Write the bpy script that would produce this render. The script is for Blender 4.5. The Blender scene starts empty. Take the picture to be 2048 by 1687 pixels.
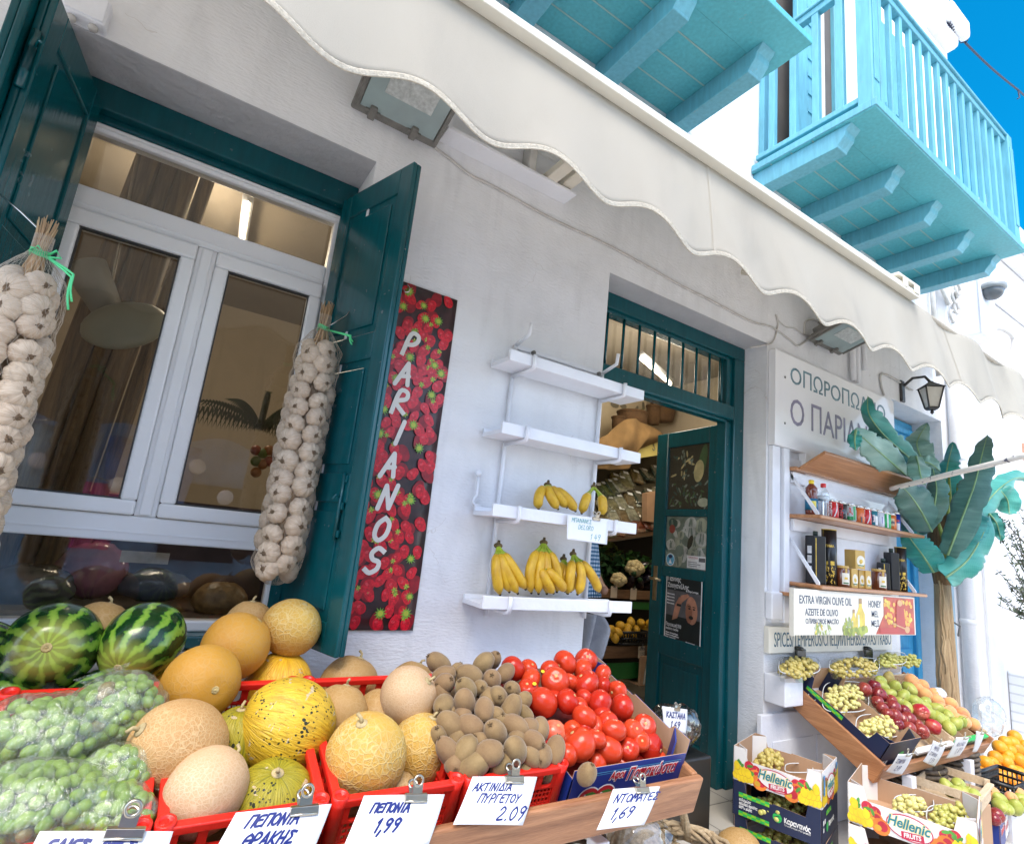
import bpy, bmesh, math, random
from mathutils import Vector, Matrix, Euler, noise
random.seed(7)
S = bpy.context.scene
COL = S.collection
R_ = math.radians

# ------------------------------------------------------------------ camera
FPX, CX, CY = 1097.37, 1024.0, 843.5
MR = ((0.8372261554, -0.5366791940, 0.1050133677),
      (0.1971539165, 0.1171040169, -0.9733534725),
      (0.5100810699, 0.8356207824, 0.2038509508))
CAM = Vector((0.0, -2.0, 1.25))
cd = bpy.data.cameras.new("camera")
cam = bpy.data.objects.new("camera", cd)
COL.objects.link(cam)
cd.sensor_fit = 'HORIZONTAL'
cd.sensor_width = 36.0
cd.lens = FPX / 2048.0 * 36.0
cd.clip_start = 0.02
cd.clip_end = 500
cam.matrix_world = Matrix(((MR[0][0], -MR[1][0], -MR[2][0], CAM.x),
                           (MR[0][1], -MR[1][1], -MR[2][1], CAM.y),
                           (MR[0][2], -MR[1][2], -MR[2][2], CAM.z), (0, 0, 0, 1)))
S.camera = cam

# ------------------------------------------------------------------ light
SUN_EL, SUN_AZ = 58.0, 218.0      # azimuth clockwise from +Y; the sun stands in front of the shop, to its left
w = bpy.data.worlds.new("World")
S.world = w
w.use_nodes = True
nt = w.node_tree
bg = nt.nodes['Background']
sky = nt.nodes.new('ShaderNodeTexSky')
sky.sky_type = 'NISHITA'
sky.sun_disc = False
sky.sun_elevation = R_(SUN_EL)
sky.sun_rotation = R_(SUN_AZ)
sky.altitude = 300
sky.ozone_density = 2.2
sky.dust_density = 0.4
sky.air_density = 1.0
# the clear northern sky, far from the sun, is the deepest blue
_g = nt.nodes.new('ShaderNodeTexCoord'); _d = nt.nodes.new('ShaderNodeVectorMath'); _d.operation = 'DOT_PRODUCT'
_d.inputs[1].default_value = (.72, .38, .58); nt.links.new(_g.outputs['Generated'], _d.inputs[0])
_r = nt.nodes.new('ShaderNodeMapRange'); _r.interpolation_type = 'SMOOTHSTEP'
_r.inputs['From Min'].default_value = .55; _r.inputs['From Max'].default_value = .95; nt.links.new(_d.outputs['Value'], _r.inputs['Value'])
_m = nt.nodes.new('ShaderNodeMix'); _m.data_type = 'RGBA'; _m.blend_type = 'MULTIPLY'; _m.inputs[7].default_value = (.003, .33, .52, 1)
nt.links.new(_r.outputs[0], _m.inputs['Factor']); _h = nt.nodes.new('ShaderNodeHueSaturation'); _h.inputs['Saturation'].default_value = .74; nt.links.new(sky.outputs[0], _h.inputs['Color']); nt.links.new(_h.outputs[0], _m.inputs[6]); nt.links.new(_m.outputs[2], bg.inputs[0])
bg.inputs[1].default_value = 0.15
sd = bpy.data.lights.new("sun", 'SUN')
sd.energy = 1.15
sd.angle = R_(32)
sd.color = (1.0, 0.90, 0.76)
sun = bpy.data.objects.new("sun", sd)
COL.objects.link(sun)
az = R_(SUN_AZ); el = R_(SUN_EL)
sv = Vector((math.sin(az) * math.cos(el), math.cos(az) * math.cos(el), math.sin(el)))
sun.rotation_euler = sv.to_track_quat('Z', 'Y').to_euler()
sun.location = (0, -3, 8)
S.view_settings.view_transform = 'Standard'
S.view_settings.look = 'None'
S.view_settings.exposure = 1.92
S.view_settings.gamma = 1.0
S.cycles.max_bounces = 8
S.cycles.use_denoising = True
S.cycles.caustics_reflective = False
S.cycles.caustics_refractive = False

# ------------------------------------------------------------------ rays from photo points to real planes
def ray(px, py):
    a, b = (px - CX) / FPX, (py - CY) / FPX
    return Vector([MR[0][i] * a + MR[1][i] * b + MR[2][i] for i in range(3)])
def atY(px, py, Y):
    d = ray(px, py); return CAM + d * ((Y - CAM.y) / d.y)
def atX(px, py, X):
    d = ray(px, py); return CAM + d * ((X - CAM.x) / d.x)
def atZ(px, py, Z):
    d = ray(px, py); return CAM + d * ((Z - CAM.z) / d.z)
def atP(px, py, p0, n):
    d = ray(px, py); n = Vector(n); return CAM + d * ((Vector(p0) - CAM).dot(n) / d.dot(n))
def pxof(p):
    v = Vector(p) - CAM; c = [sum(MR[k][i] * v[i] for i in range(3)) for k in range(3)]; return CX + FPX * c[0] / c[2], CY + FPX * c[1] / c[2]
def depth(p):
    v = Vector(p) - CAM
    return MR[2][0] * v.x + MR[2][1] * v.y + MR[2][2] * v.z
def rad(p, rpx):
    return rpx * depth(p) / FPX

# ------------------------------------------------------------------ materials
def _n(nt, t, **k):
    n = nt.nodes.new(t)
    for a, b in k.items():
        setattr(n, a, b)
    return n
def lnk(nt, a, b): nt.links.new(a, b)
MATS = {}
def mat(name, col, rough=0.5, var=0.12, vscale=6.0, bump=0.0, bscale=40.0, spec=0.5, metal=0.0, col2=None, coat=0.0,
        sss=0.0, trans=0.0, alpha=1.0, emit=0.0, stretch=(1, 1, 1), rvar=0.0, ior=1.5, detail=4.0, sharp=None):
    """principled paint / plaster / skin with noise in colour, roughness and relief"""
    if name in MATS: return MATS[name]
    m = bpy.data.materials.new(name); m.use_nodes = True
    nt = m.node_tree; b = nt.nodes['Principled BSDF']
    tc = _n(nt, 'ShaderNodeTexCoord')
    mp = _n(nt, 'ShaderNodeMapping'); mp.inputs['Scale'].default_value = stretch
    lnk(nt, tc.outputs['Object'], mp.inputs['Vector'])
    ns = _n(nt, 'ShaderNodeTexNoise'); ns.inputs['Scale'].default_value = vscale; ns.inputs['Detail'].default_value = detail
    lnk(nt, mp.outputs[0], ns.inputs['Vector'])
    mx = _n(nt, 'ShaderNodeMix', data_type='RGBA')
    c = list(col)[:3]
    if col2 is None:
        mx.inputs[6].default_value = [max(0, x * (1 - var)) for x in c] + [1]
        mx.inputs[7].default_value = [min(1, x * (1 + var)) for x in c] + [1]
    else:
        mx.inputs[6].default_value = c + [1]; mx.inputs[7].default_value = list(col2)[:3] + [1]
    rp = _n(nt, 'ShaderNodeMapRange')
    lo, hi = sharp if sharp else (0.3, 0.7)
    rp.inputs['From Min'].default_value = lo; rp.inputs['From Max'].default_value = hi
    lnk(nt, ns.outputs['Fac'], rp.inputs['Value'])
    lnk(nt, rp.outputs[0], mx.inputs['Factor'])
    lnk(nt, mx.outputs[2], b.inputs['Base Color'])
    b.inputs['Roughness'].default_value = rough
    b.inputs['Metallic'].default_value = metal
    b.inputs['Specular IOR Level'].default_value = spec
    b.inputs['IOR'].default_value = ior
    b.inputs['Coat Weight'].default_value = coat
    b.inputs['Transmission Weight'].default_value = trans
    b.inputs['Alpha'].default_value = alpha
    if sss:
        b.inputs['Subsurface Weight'].default_value = sss
        b.inputs['Subsurface Radius'].default_value = (0.02, 0.01, 0.005)
    if rvar:
        mr = _n(nt, 'ShaderNodeMapRange')
        mr.inputs['To Min'].default_value = max(0.02, rough - rvar); mr.inputs['To Max'].default_value = min(1, rough + rvar)
        n2 = _n(nt, 'ShaderNodeTexNoise'); n2.inputs['Scale'].default_value = vscale * 3
        lnk(nt, mp.outputs[0], n2.inputs['Vector']); lnk(nt, n2.outputs['Fac'], mr.inputs['Value']); lnk(nt, mr.outputs[0], b.inputs['Roughness'])
    if emit:
        b.inputs['Emission Color'].default_value = c + [1]; b.inputs['Emission Strength'].default_value = emit
    if bump:
        nb = _n(nt, 'ShaderNodeTexNoise'); nb.inputs['Scale'].default_value = bscale; nb.inputs['Detail'].default_value = 6
        lnk(nt, mp.outputs[0], nb.inputs['Vector'])
        bp = _n(nt, 'ShaderNodeBump'); bp.inputs['Strength'].default_value = bump; bp.inputs['Distance'].default_value = 0.02
        lnk(nt, nb.outputs['Fac'], bp.inputs['Height']); lnk(nt, bp.outputs[0], b.inputs['Normal'])
    MATS[name] = m
    return m
def math_n(nt, op, a, b=None):
    n = _n(nt, 'ShaderNodeMath', operation=op)
    for i, v in enumerate((a, b)):
        if v is None: continue
        if isinstance(v, (int, float)): n.inputs[i].default_value = v
        else: lnk(nt, v, n.inputs[i])
    return n.outputs[0]
def ramp(nt, fac, stops, interp='LINEAR'):
    r = _n(nt, 'ShaderNodeValToRGB'); r.color_ramp.interpolation = interp
    e = r.color_ramp.elements
    while len(e) < len(stops): e.new(0.5)
    for x, (p, c) in zip(e, stops):
        x.position = p; x.color = list(c)[:3] + [1]
    lnk(nt, fac, r.inputs[0]); return r.outputs[0]
def mixc(nt, f, a, b):
    n = _n(nt, 'ShaderNodeMix', data_type='RGBA')
    for s, v in ((0, f), (6, a), (7, b)):
        if isinstance(v, (int, float)): n.inputs[s].default_value = v
        elif isinstance(v, (tuple, list)): n.inputs[s].default_value = list(v)[:3] + [1]
        else: lnk(nt, v, n.inputs[s])
    return n.outputs[2]
def base(name):
    m = bpy.data.materials.new(name); m.use_nodes = True; nt = m.node_tree
    tc = _n(nt, 'ShaderNodeTexCoord')
    MATS[name] = m
    return m, nt, nt.nodes['Principled BSDF'], tc.outputs['Object']
def tnoise(nt, v, scale, detail=4, dist=0.0):
    n = _n(nt, 'ShaderNodeTexNoise'); n.inputs['Scale'].default_value = scale; n.inputs['Detail'].default_value = detail
    n.inputs['Distortion'].default_value = dist
    lnk(nt, v, n.inputs['Vector']); return n.outputs['Fac']
def tvor(nt, v, scale, feature='F1', rnd=1.0):
    n = _n(nt, 'ShaderNodeTexVoronoi', feature=feature); n.inputs['Scale'].default_value = scale
    n.inputs['Randomness'].default_value = rnd
    lnk(nt, v, n.inputs['Vector']); return n
def mapped(nt, v, scale, loc=(0, 0, 0), rot=(0, 0, 0)):
    n = _n(nt, 'ShaderNodeMapping'); n.inputs['Scale'].default_value = scale; n.inputs['Location'].default_value = loc; n.inputs['Rotation'].default_value = rot
    lnk(nt, v, n.inputs['Vector']); return n.outputs[0]
def bumpn(nt, b, h, strength, dist=0.01, invert=False):
    bp = _n(nt, 'ShaderNodeBump', invert=invert); bp.inputs['Strength'].default_value = strength; bp.inputs['Distance'].default_value = dist
    lnk(nt, h, bp.inputs['Height']); lnk(nt, bp.outputs[0], b.inputs['Normal'])
def rnd_obj(nt):
    return _n(nt, 'ShaderNodeObjectInfo').outputs['Random']

# ------------------------------------------------------------------ mesh builder
class MB:
    def __init__(s):
        s.v = []; s.f = []; s.mi = []; s.sm = []
    def add(s, vs, fs, mi=0, smooth=False):
        o = len(s.v); s.v += [Vector(x) for x in vs]
        for f in fs:
            s.f.append([o + i for i in f]); s.mi.append(mi); s.sm.append(smooth)
        return s
    def box(s, lo, hi, mi=0, M=None, bev=0.0):
        lo = Vector(lo); hi = Vector(hi)
        if bev > 0:
            bm = bmesh.new(); bmesh.ops.create_cube(bm, size=1)
            sz = hi - lo
            for v in bm.verts: v.co = Vector((lo.x + (v.co.x + .5) * sz.x, lo.y + (v.co.y + .5) * sz.y, lo.z + (v.co.z + .5) * sz.z))
            bmesh.ops.bevel(bm, geom=bm.edges[:], offset=min(bev, min(abs(sz.x), abs(sz.y), abs(sz.z)) * .45), segments=2, affect='EDGES', profile=.5)
            bm.verts.index_update()
            vs = [(M @ v.co if M else v.co.copy()) for v in bm.verts]; fs = [[v.index for v in f.verts] for f in bm.faces]
            bm.free(); return s.add(vs, fs, mi)
        c = [Vector((x, y, z)) for x in (lo.x, hi.x) for y in (lo.y, hi.y) for z in (lo.z, hi.z)]
        if M: c = [M @ p for p in c]
        return s.add(c, [(0, 1, 3, 2), (4, 6, 7, 5), (0, 4, 5, 1), (2, 3, 7, 6), (0, 2, 6, 4), (1, 5, 7, 3)], mi)
    def quad(s, a, b, c, d, mi=0):
        return s.add([a, b, c, d], [(0, 1, 2, 3)], mi)
    def slab(s, pts, off, mi=0):
        """closed polygon extruded by the vector off"""
        n = len(pts); off = Vector(off); p = [Vector(x) for x in pts]
        fs = [tuple(range(n))[::-1], tuple(range(n, 2 * n))] + [(i, (i + 1) % n, n + (i + 1) % n, n + i) for i in range(n)]
        return s.add(p + [x + off for x in p], fs, mi)
    def tube(s, path, r, seg=8, mi=0, cap=True, flat=None):
        path = [Vector(p) for p in path]; n = len(path)
        rs = r if isinstance(r, (list, tuple)) else [r] * n
        vs = []; up = None
        for i, p in enumerate(path):
            t = (path[min(i + 1, n - 1)] - path[max(i - 1, 0)])
            if t.length < 1e-9: t = Vector((0, 0, 1))
            t.normalize()
            if up is None:
                up = t.orthogonal().normalized()
            else:
                up = (up - t * up.dot(t))
                up = up.normalized() if up.length > 1e-6 else t.orthogonal().normalized()
            sd = t.cross(up)
            for k in range(seg):
                a = 2 * math.pi * k / seg
                vs.append(p + (up * math.cos(a) + sd * math.sin(a)) * rs[i])
        fs = [(i * seg + k, i * seg + (k + 1) % seg, (i + 1) * seg + (k + 1) % seg, (i + 1) * seg + k) for i in range(n - 1) for k in range(seg)]
        if cap: fs += [tuple(range(seg))[::-1], tuple((n - 1) * seg + k for k in range(seg))]
        return s.add(vs, fs, mi, True)
    def lathe(s, prof, o=(0, 0, 0), seg=20, mi=0, M=None, smooth=True):
        o = Vector(o); vs = []; n = len(prof)
        for r, z in prof:
            for k in range(seg):
                a = 2 * math.pi * k / seg
                p = Vector((r * math.cos(a), r * math.sin(a), z))
                vs.append((M @ p if M else p) + o)
        fs = [(i * seg + k, i * seg + (k + 1) % seg, (i + 1) * seg + (k + 1) % seg, (i + 1) * seg + k) for i in range(n - 1) for k in range(seg)]
        fs += [tuple(range(seg))[::-1], tuple((n - 1) * seg + k for k in range(seg))]
        return s.add(vs, fs, mi, smooth)
    def ball(s, c, r, seg=16, rings=10, mi=0, M=None, fn=None):
        """ellipsoid; r a number or three; fn(unit vector) -> factor on the radius"""
        c = Vector(c); r = (r, r, r) if isinstance(r, (int, float)) else r
        vs = []
        for i in range(rings + 1):
            th = math.pi * i / rings
            for k in range(seg):
                ph = 2 * math.pi * k / seg
                u = Vector((math.sin(th) * math.cos(ph), math.sin(th) * math.sin(ph), math.cos(th)))
                q = fn(u) if fn else 1.0
                p = Vector((u.x * r[0] * q, u.y * r[1] * q, u.z * r[2] * q))
                vs.append((M @ p if M else p) + c)
        fs = [(i * seg + k, (i + 1) * seg + k, (i + 1) * seg + (k + 1) % seg, i * seg + (k + 1) % seg) for i in range(rings) for k in range(seg)]
        return s.add(vs, fs, mi, True)
    def grid(s, fn, nu, nv, mi=0, smooth=True):
        vs = [fn(i / nu, j / nv) for j in range(nv + 1) for i in range(nu + 1)]
        fs = [(j * (nu + 1) + i, j * (nu + 1) + i + 1, (j + 1) * (nu + 1) + i + 1, (j + 1) * (nu + 1) + i) for j in range(nv) for i in range(nu)]
        return s.add(vs, fs, mi, smooth)
    def build(s, name, m, parent=None, solid=0.0, sub=0, bev=0.0):
        me = bpy.data.meshes.new(name)
        off = Vector((0, 0, 0))
        p = parent
        while p is not None:
            off += p.location; p = p.parent
        me.from_pydata([tuple(x - off) for x in s.v], [], s.f)
        ms = m if isinstance(m, (list, tuple)) else [m]
        for x in ms: me.materials.append(x)
        me.polygons.foreach_set('material_index', s.mi)
        me.polygons.foreach_set('use_smooth', s.sm)
        bm = bmesh.new(); bm.from_mesh(me)
        bmesh.ops.remove_doubles(bm, verts=bm.verts, dist=1e-6)
        bmesh.ops.recalc_face_normals(bm, faces=bm.faces)
        bm.to_mesh(me); bm.free()
        o = bpy.data.objects.new(name, me); COL.objects.link(o)
        if parent: o.parent = parent
        if solid:
            d = o.modifiers.new('thick', 'SOLIDIFY'); d.thickness = solid; d.offset = 0
        if bev:
            d = o.modifiers.new('bevel', 'BEVEL'); d.width = bev; d.segments = 2; d.limit_method = 'ANGLE'; d.angle_limit = R_(40)
        if sub:
            d = o.modifiers.new('sub', 'SUBSURF'); d.levels = sub; d.render_levels = sub
        return o
def tag(o, label=None, cat=None, group=None, kind=None):
    if label: o['label'] = label
    if cat: o['category'] = cat
    if group: o['group'] = group
    if kind: o['kind'] = kind
    return o
def thing(name, label, cat, loc=(0, 0, 0), group=None):
    o = bpy.data.objects.new(name, None); o.empty_display_size = 0.05
    COL.objects.link(o); o.location = loc
    return tag(o, label, cat, group)
def struct(name, mb, m, **k):
    o = mb.build(name, m, **k); o['kind'] = 'structure'; return o
def copy_tree(o, parent=None):
    c = o.copy(); COL.objects.link(c)
    if parent is not None: c.parent = parent
    for ch in list(o.children):
        copy_tree(ch, c)
    return c
def clone(o, loc, rot=(0, 0, 0), sc=1.0, label=None, group=None):
    c = copy_tree(o); c.location = loc
    c.rotation_mode = 'XYZ' ; c.rotation_euler = rot if not isinstance(rot, Matrix) else rot.to_euler('XYZ')
    c.scale = (sc, sc, sc) if isinstance(sc, (int, float)) else sc
    if label: c['label'] = label
    if group: c['group'] = group
    return c
def axis_rot(z, spin=0.0):
    """rotation taking local +Z onto z, spun about it"""
    return (Vector(z).normalized().to_track_quat('Z', 'Y').to_matrix() @ Matrix.Rotation(spin, 3, 'Z')).to_euler('XYZ')
def frame(o, x, y):
    """4x4 matrix from an origin and two directions in a sign's plane"""
    x = Vector(x).normalized(); y = Vector(y); y = (y - x * y.dot(x)).normalized(); z = x.cross(y)
    return Matrix(((x.x, y.x, z.x, o[0]), (x.y, y.y, z.y, o[1]), (x.z, y.z, z.z, o[2]), (0, 0, 0, 1)))

# ------------------------------------------------------------------ lettering
def lettering(txt, M, size, m, parent, width=None, thick=0.0006, align='LEFT', name='lettering', bold=0.0, shear=0.0, yscale=1.0):
    txt = txt.translate(str.maketrans('ΑΒΕΖΗΙΚΜΝΟΡΤΥΧАВЕКМНОРСТХ', 'ABEZHIKMNOPTYXABEKMHOPCTX'))
    cu = bpy.data.curves.new('t', 'FONT'); cu.body = txt; cu.size = size; cu.extrude = thick; cu.align_x = align
    cu.offset = bold; cu.shear = shear; cu.resolution_u = 3
    t = bpy.data.objects.new('t', cu); COL.objects.link(t)
    dg = bpy.context.evaluated_depsgraph_get(); dg.update()
    me = bpy.data.meshes.new_from_object(t.evaluated_get(dg))
    bpy.data.objects.remove(t)
    xs = [v.co.x for v in me.vertices] or [0, 1]
    sx = 1.0
    if width and max(xs) > min(xs): sx = width / (max(xs) - min(xs))
    x0 = min(xs) if width and align == 'LEFT' else 0
    for v in me.vertices:
        v.co = M @ Vector(((v.co.x - x0) * sx, v.co.y * yscale, v.co.z))
    off = Vector((0, 0, 0)); p = parent
    while p is not None:
        off += p.location; p = p.parent
    for v in me.vertices: v.co -= off
    me.materials.clear(); me.materials.append(m)
    me.name = name
    o = bpy.data.objects.new(name, me); COL.objects.link(o); o.parent = parent
    return o
# a felt-tip alphabet: each letter a few pen strokes in a 0.6 x 1 box
ST = {
 'Π': [[(0, 0), (.08, 1), (.62, 1.0), (.56, 0)]], 'Ε': [[(.55, .95), (.15, .9), (.02, .5), (.1, .06), (.55, .08)], [(.05, .52), (.45, .55)]],
 'Ο': [[(.3, .95), (.05, .7), (.05, .25), (.3, .03), (.55, .25), (.55, .7), (.3, .95)]], 'Ν': [[(0, 0), (.08, .98), (.48, .02), (.58, 1)]],
 'Ι': [[(.12, 0), (.2, 1)]], 'Α': [[(0, 0), (.32, 1), (.6, 0)], [(.1, .35), (.5, .38)]], 'Θ': [[(.3, .95), (.05, .7), (.05, .25), (.3, .03), (.6, .25), (.6, .7), (.3, .95)], [(.1, .5), (.55, .53)]],
 'Ρ': [[(.05, 0), (.12, .97), (.45, .98), (.58, .75), (.42, .52), (.1, .48)]], 'Κ': [[(.05, 0), (.12, 1)], [(.58, 1), (.1, .48), (.6, 0)]],
 'Η': [[(.03, 0), (.1, 1)], [(.55, 0), (.6, 1)], [(.08, .5), (.58, .52)]], 'Σ': [[(.6, .9), (.1, .95), (.38, .52), (.05, .06), (.6, .1)]],
 'Τ': [[(0, .95), (.62, 1)], [(.3, .97), (.26, 0)]], 'Υ': [[(.0, 1), (.28, .5), (.6, 1)], [(.28, .5), (.2, 0)]], 'Γ': [[(.05, 0), (.12, .96), (.58, 1)]],
 'Δ': [[(0, .03), (.33, 1), (.62, .02), (0, .03)]], 'Μ': [[(0, 0), (.1, .98), (.32, .35), (.55, 1), (.64, 0)]], 'Λ': [[(0, 0), (.32, 1), (.6, 0)]],
 'Φ': [[(.3, .8), (.03, .6), (.05, .3), (.3, .15), (.58, .35), (.56, .65), (.3, .8)], [(.3, 1.05), (.28, -.1)]], 'Χ': [[(0, 1), (.6, 0)], [(.6, 1), (0, 0)]],
 'Ω': [[(0, .03), (.2, .03), (.05, .5), (.3, .97), (.58, .5), (.42, .03), (.64, .03)]], 'Β': [[(.05, 0), (.1, .97), (.45, .9), (.42, .58), (.1, .52), (.52, .42), (.5, .08), (.05, 0)]],
 'D': [[(.05, 0), (.1, .97), (.45, .85), (.6, .5), (.42, .1), (.05, 0)]], 'L': [[(.12, 1), (.05, .04), (.55, .06)]], 'R': [[(.05, 0), (.12, .97), (.48, .95), (.52, .65), (.1, .48), (.6, 0)]],
 'S': [[(.58, .85), (.3, 1), (.08, .8), (.2, .55), (.5, .42), (.52, .15), (.25, 0), (0, .15)]], 'P': [[(.05, 0), (.15, .97), (.5, .95), (.58, .7), (.42, .5), (.1, .46)]],
 '1': [[(.1, .75), (.28, 1), (.2, 0)]], '9': [[(.52, .85), (.28, 1), (.06, .78), (.22, .52), (.5, .68), (.54, .9), (.42, .35), (.25, 0)]], '0': [[(.3, .97), (.05, .65), (.07, .25), (.28, .02), (.52, .3), (.53, .7), (.3, .97)]],
 '2': [[(.05, .75), (.25, .98), (.5, .8), (.4, .5), (.05, .05), (.58, .08)]], '6': [[(.5, .98), (.18, .65), (.06, .25), (.28, .02), (.52, .2), (.42, .48), (.12, .36)]],
 '4': [[(.25, 1), (.03, .4), (.55, .42)], [(.42, .75), (.38, 0)]], '5': [[(.55, .97), (.15, .95), (.1, .6), (.42, .6), (.52, .3), (.3, .02), (.03, .1)]], '8': [[(.3, .5), (.1, .75), (.3, .98), (.5, .78), (.3, .5), (.06, .22), (.3, 0), (.54, .22), (.3, .5)]],
 ',': [[(.2, .1), (.08, -.28)]], '.': [[(.12, .03), (.16, .06)]], ' ': [],
}
def pen_text(mb, txt, x, y, h, M, wpen, slant=0.15, sp=.74, mi=0, rnd=random.Random(3), z=0.0006):
    """pen strokes as thin ribbons in the plane of M; x,y the start of the base line"""
    u = x; zc = [z]
    for ch in txt:
        for st in ST.get(ch, []):
            pts = []
            jx, jy = rnd.uniform(-.03, .03), rnd.uniform(-.03, .03)
            raw = [Vector((a, b)) for a, b in st]
            # soft corners for hand-drawn curves
            if len(raw) > 4:
                q = []
                for i in range(len(raw) - 1):
                    p0 = raw[max(0, i - 1)]; p1 = raw[i]; p2 = raw[i + 1]; p3 = raw[min(len(raw) - 1, i + 2)]
                    for k in range(4):
                        t = k / 4
                        q.append(.5 * ((2 * p1) + (-p0 + p2) * t + (2 * p0 - 5 * p1 + 4 * p2 - p3) * t * t + (-p0 + 3 * p1 - 3 * p2 + p3) * t ** 3))
                q.append(raw[-1]); raw = q
            for p in raw:
                pts.append(Vector((u + (p.x + jx + slant * p.y) * h, y + (p.y + jy) * h)))
            n = len(pts); L = []; Rr = []; zc[0] += 3e-5
            if len(st) <= 4:
                for p, q in zip(pts, pts[1:]):
                    t = (q - p).normalized(); nn = Vector((-t.y, t.x)) * wpen * .5; zc[0] += 1.2e-5
                    mb.add([M @ Vector((k.x, k.y, zc[0])) for k in (p + nn, p - nn, q - nn, q + nn)], [(0, 1, 2, 3)], mi)
                for p in pts:
                    zc[0] += 1.2e-5
                    mb.add([M @ Vector((p.x + math.cos(a) * wpen * .5, p.y + math.sin(a) * wpen * .5, zc[0])) for a in [k * math.pi / 6 for k in range(12)]], [tuple(range(12))], mi)
                continue
            for i, p in enumerate(pts):
                t = pts[min(i + 1, n - 1)] - pts[max(0, i - 1)]
                if t.length < 1e-9: t = Vector((1, 0))
                t.normalize(); nn = Vector((-t.y, t.x)) * wpen * .5
                e = Vector((0, 0))
                if i == 0: e = -t * wpen * .4
                if i == n - 1: e = t * wpen * .4
                L.append(p + nn + e); Rr.append(p - nn + e)
            vs = [M @ Vector((p.x, p.y, zc[0] + i * 4e-6)) for i, p in enumerate(L)] + [M @ Vector((p.x, p.y, zc[0] + i * 4e-6)) for i, p in enumerate(Rr)]
            zc[0] += n * 4e-6
            mb.add(vs, [(i, n + i, n + i + 1, i + 1) for i in range(n - 1)], mi)
        u += h * (sp if ch not in 'Ι1,. ' else (.42 if ch != ' ' else .5))
    return u
# ================================================================== MATERIALS OF THE SETTING
def plaster(name, col, b1=.5):
    m, nt, b, v = base(name)
    big = tnoise(nt, v, 1.3, 5, .6); fine = tnoise(nt, v, 9, 6)
    f = math_n(nt, 'ADD', math_n(nt, 'MULTIPLY', big, .65), math_n(nt, 'MULTIPLY', fine, .35))
    c = ramp(nt, f, [(.3, [x * .86 for x in col]), (.5, [x * .97 for x in col]), (.62, col)])
    # hair-thin stains
    wn = _n(nt, 'ShaderNodeTexNoise'); wn.inputs['Scale'].default_value = 3.5; wn.inputs['Detail'].default_value = 5; lnk(nt, v, wn.inputs['Vector'])
    wa = _n(nt, 'ShaderNodeVectorMath', operation='MULTIPLY_ADD'); lnk(nt, wn.outputs['Color'], wa.inputs[0]); wa.inputs[1].default_value = (.45, .45, .45); lnk(nt, v, wa.inputs[2])
    vo = tvor(nt, mapped(nt, wa.outputs[0], (1.2, 1.2, .9)), 2.2, 'DISTANCE_TO_EDGE')
    cr = math_n(nt, 'LESS_THAN', math_n(nt, 'ADD', vo.outputs['Distance'], math_n(nt, 'MULTIPLY', tnoise(nt, v, 5, 3), .03)), .0165)
    gate = math_n(nt, 'GREATER_THAN', tnoise(nt, mapped(nt, v, (1, 1, 1), (5, 3, 1)), 1.7, 2), .585)
    c = mixc(nt, math_n(nt, 'MULTIPLY', math_n(nt, 'MULTIPLY', cr, gate), .28), c, (.42, .36, .30))
    gr = _n(nt, 'ShaderNodeMapRange'); gr.inputs['From Min'].default_value = .52; gr.inputs['From Max'].default_value = .78; gr.inputs['To Max'].default_value = .30; lnk(nt, tnoise(nt, mapped(nt, v, (3.2, 3.2, .55)), 2.4, 6, .9), gr.inputs['Value'])
    c = mixc(nt, gr.outputs[0], c, [x * .62 for x in col])
    lnk(nt, c, b.inputs['Base Color']); b.inputs['Roughness'].default_value = .78
    h = math_n(nt, 'ADD', math_n(nt, 'MULTIPLY', tnoise(nt, v, 5, 4), 1.0), math_n(nt, 'MULTIPLY', tnoise(nt, mapped(nt, v, (1, 1, 3)), 38, 5), .28))
    bumpn(nt, b, h, b1, .025)
    return m
M_WALL = plaster('white_plaster', (.83, .83, .845))
M_WALL2 = plaster('rough_plaster', (.72, .73, .75), .7); M_SOF = plaster('shaded_soffit_plaster', (.50, .50, .52), .9)  # soffit plaster darkened in colour to carry the shade under the lintels
M_FAR = plaster('far_plaster', (.82, .82, .84), .3)
def paint(name, col, rough, bump=.12, streak=(9, 9, 1.2)):
    m, nt, b, v = base(name)
    s = tnoise(nt, mapped(nt, v, streak), 6, 5)
    big = tnoise(nt, v, 2.2, 4)
    f = math_n(nt, 'ADD', math_n(nt, 'MULTIPLY', s, .5), math_n(nt, 'MULTIPLY', big, .5))
    cc = ramp(nt, f, [(.3, [x * .74 for x in col]), (.7, [min(1, x * 1.14) for x in col])])
    chip = math_n(nt, 'GREATER_THAN', math_n(nt, 'ADD', tnoise(nt, v, 42, 4), math_n(nt, 'MULTIPLY', tnoise(nt, v, 3, 2), .35)), .905)
    lnk(nt, mixc(nt, math_n(nt, 'MULTIPLY', chip, .55), cc, [min(1, x * .4 + .16) for x in col]), b.inputs['Base Color'])
    r = _n(nt, 'ShaderNodeMapRange'); r.inputs['To Min'].default_value = rough * .7; r.inputs['To Max'].default_value = rough * 1.4
    lnk(nt, big, r.inputs['Value']); lnk(nt, r.outputs[0], b.inputs['Roughness'])
    bumpn(nt, b, s, bump, .006)
    return m
M_TEAL = paint('teal_gloss_paint', (.0012, .078, .094), .18)
M_BLUE = paint('sky_blue_paint', (.13, .40, .50), .42)
M_BLUE2 = paint('turquoise_board_paint', (.095, .43, .50), .45)
M_DOORBLUE = paint('deep_blue_paint', (.05, .34, .60), .4)
M_WFRAME = mat('white_window_plastic', (.93, .93, .93), .28, .03, 3)
M_WPAINT = mat('white_shelf_paint', (.80, .81, .85), .4, .05, 5, .15, 30)
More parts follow.
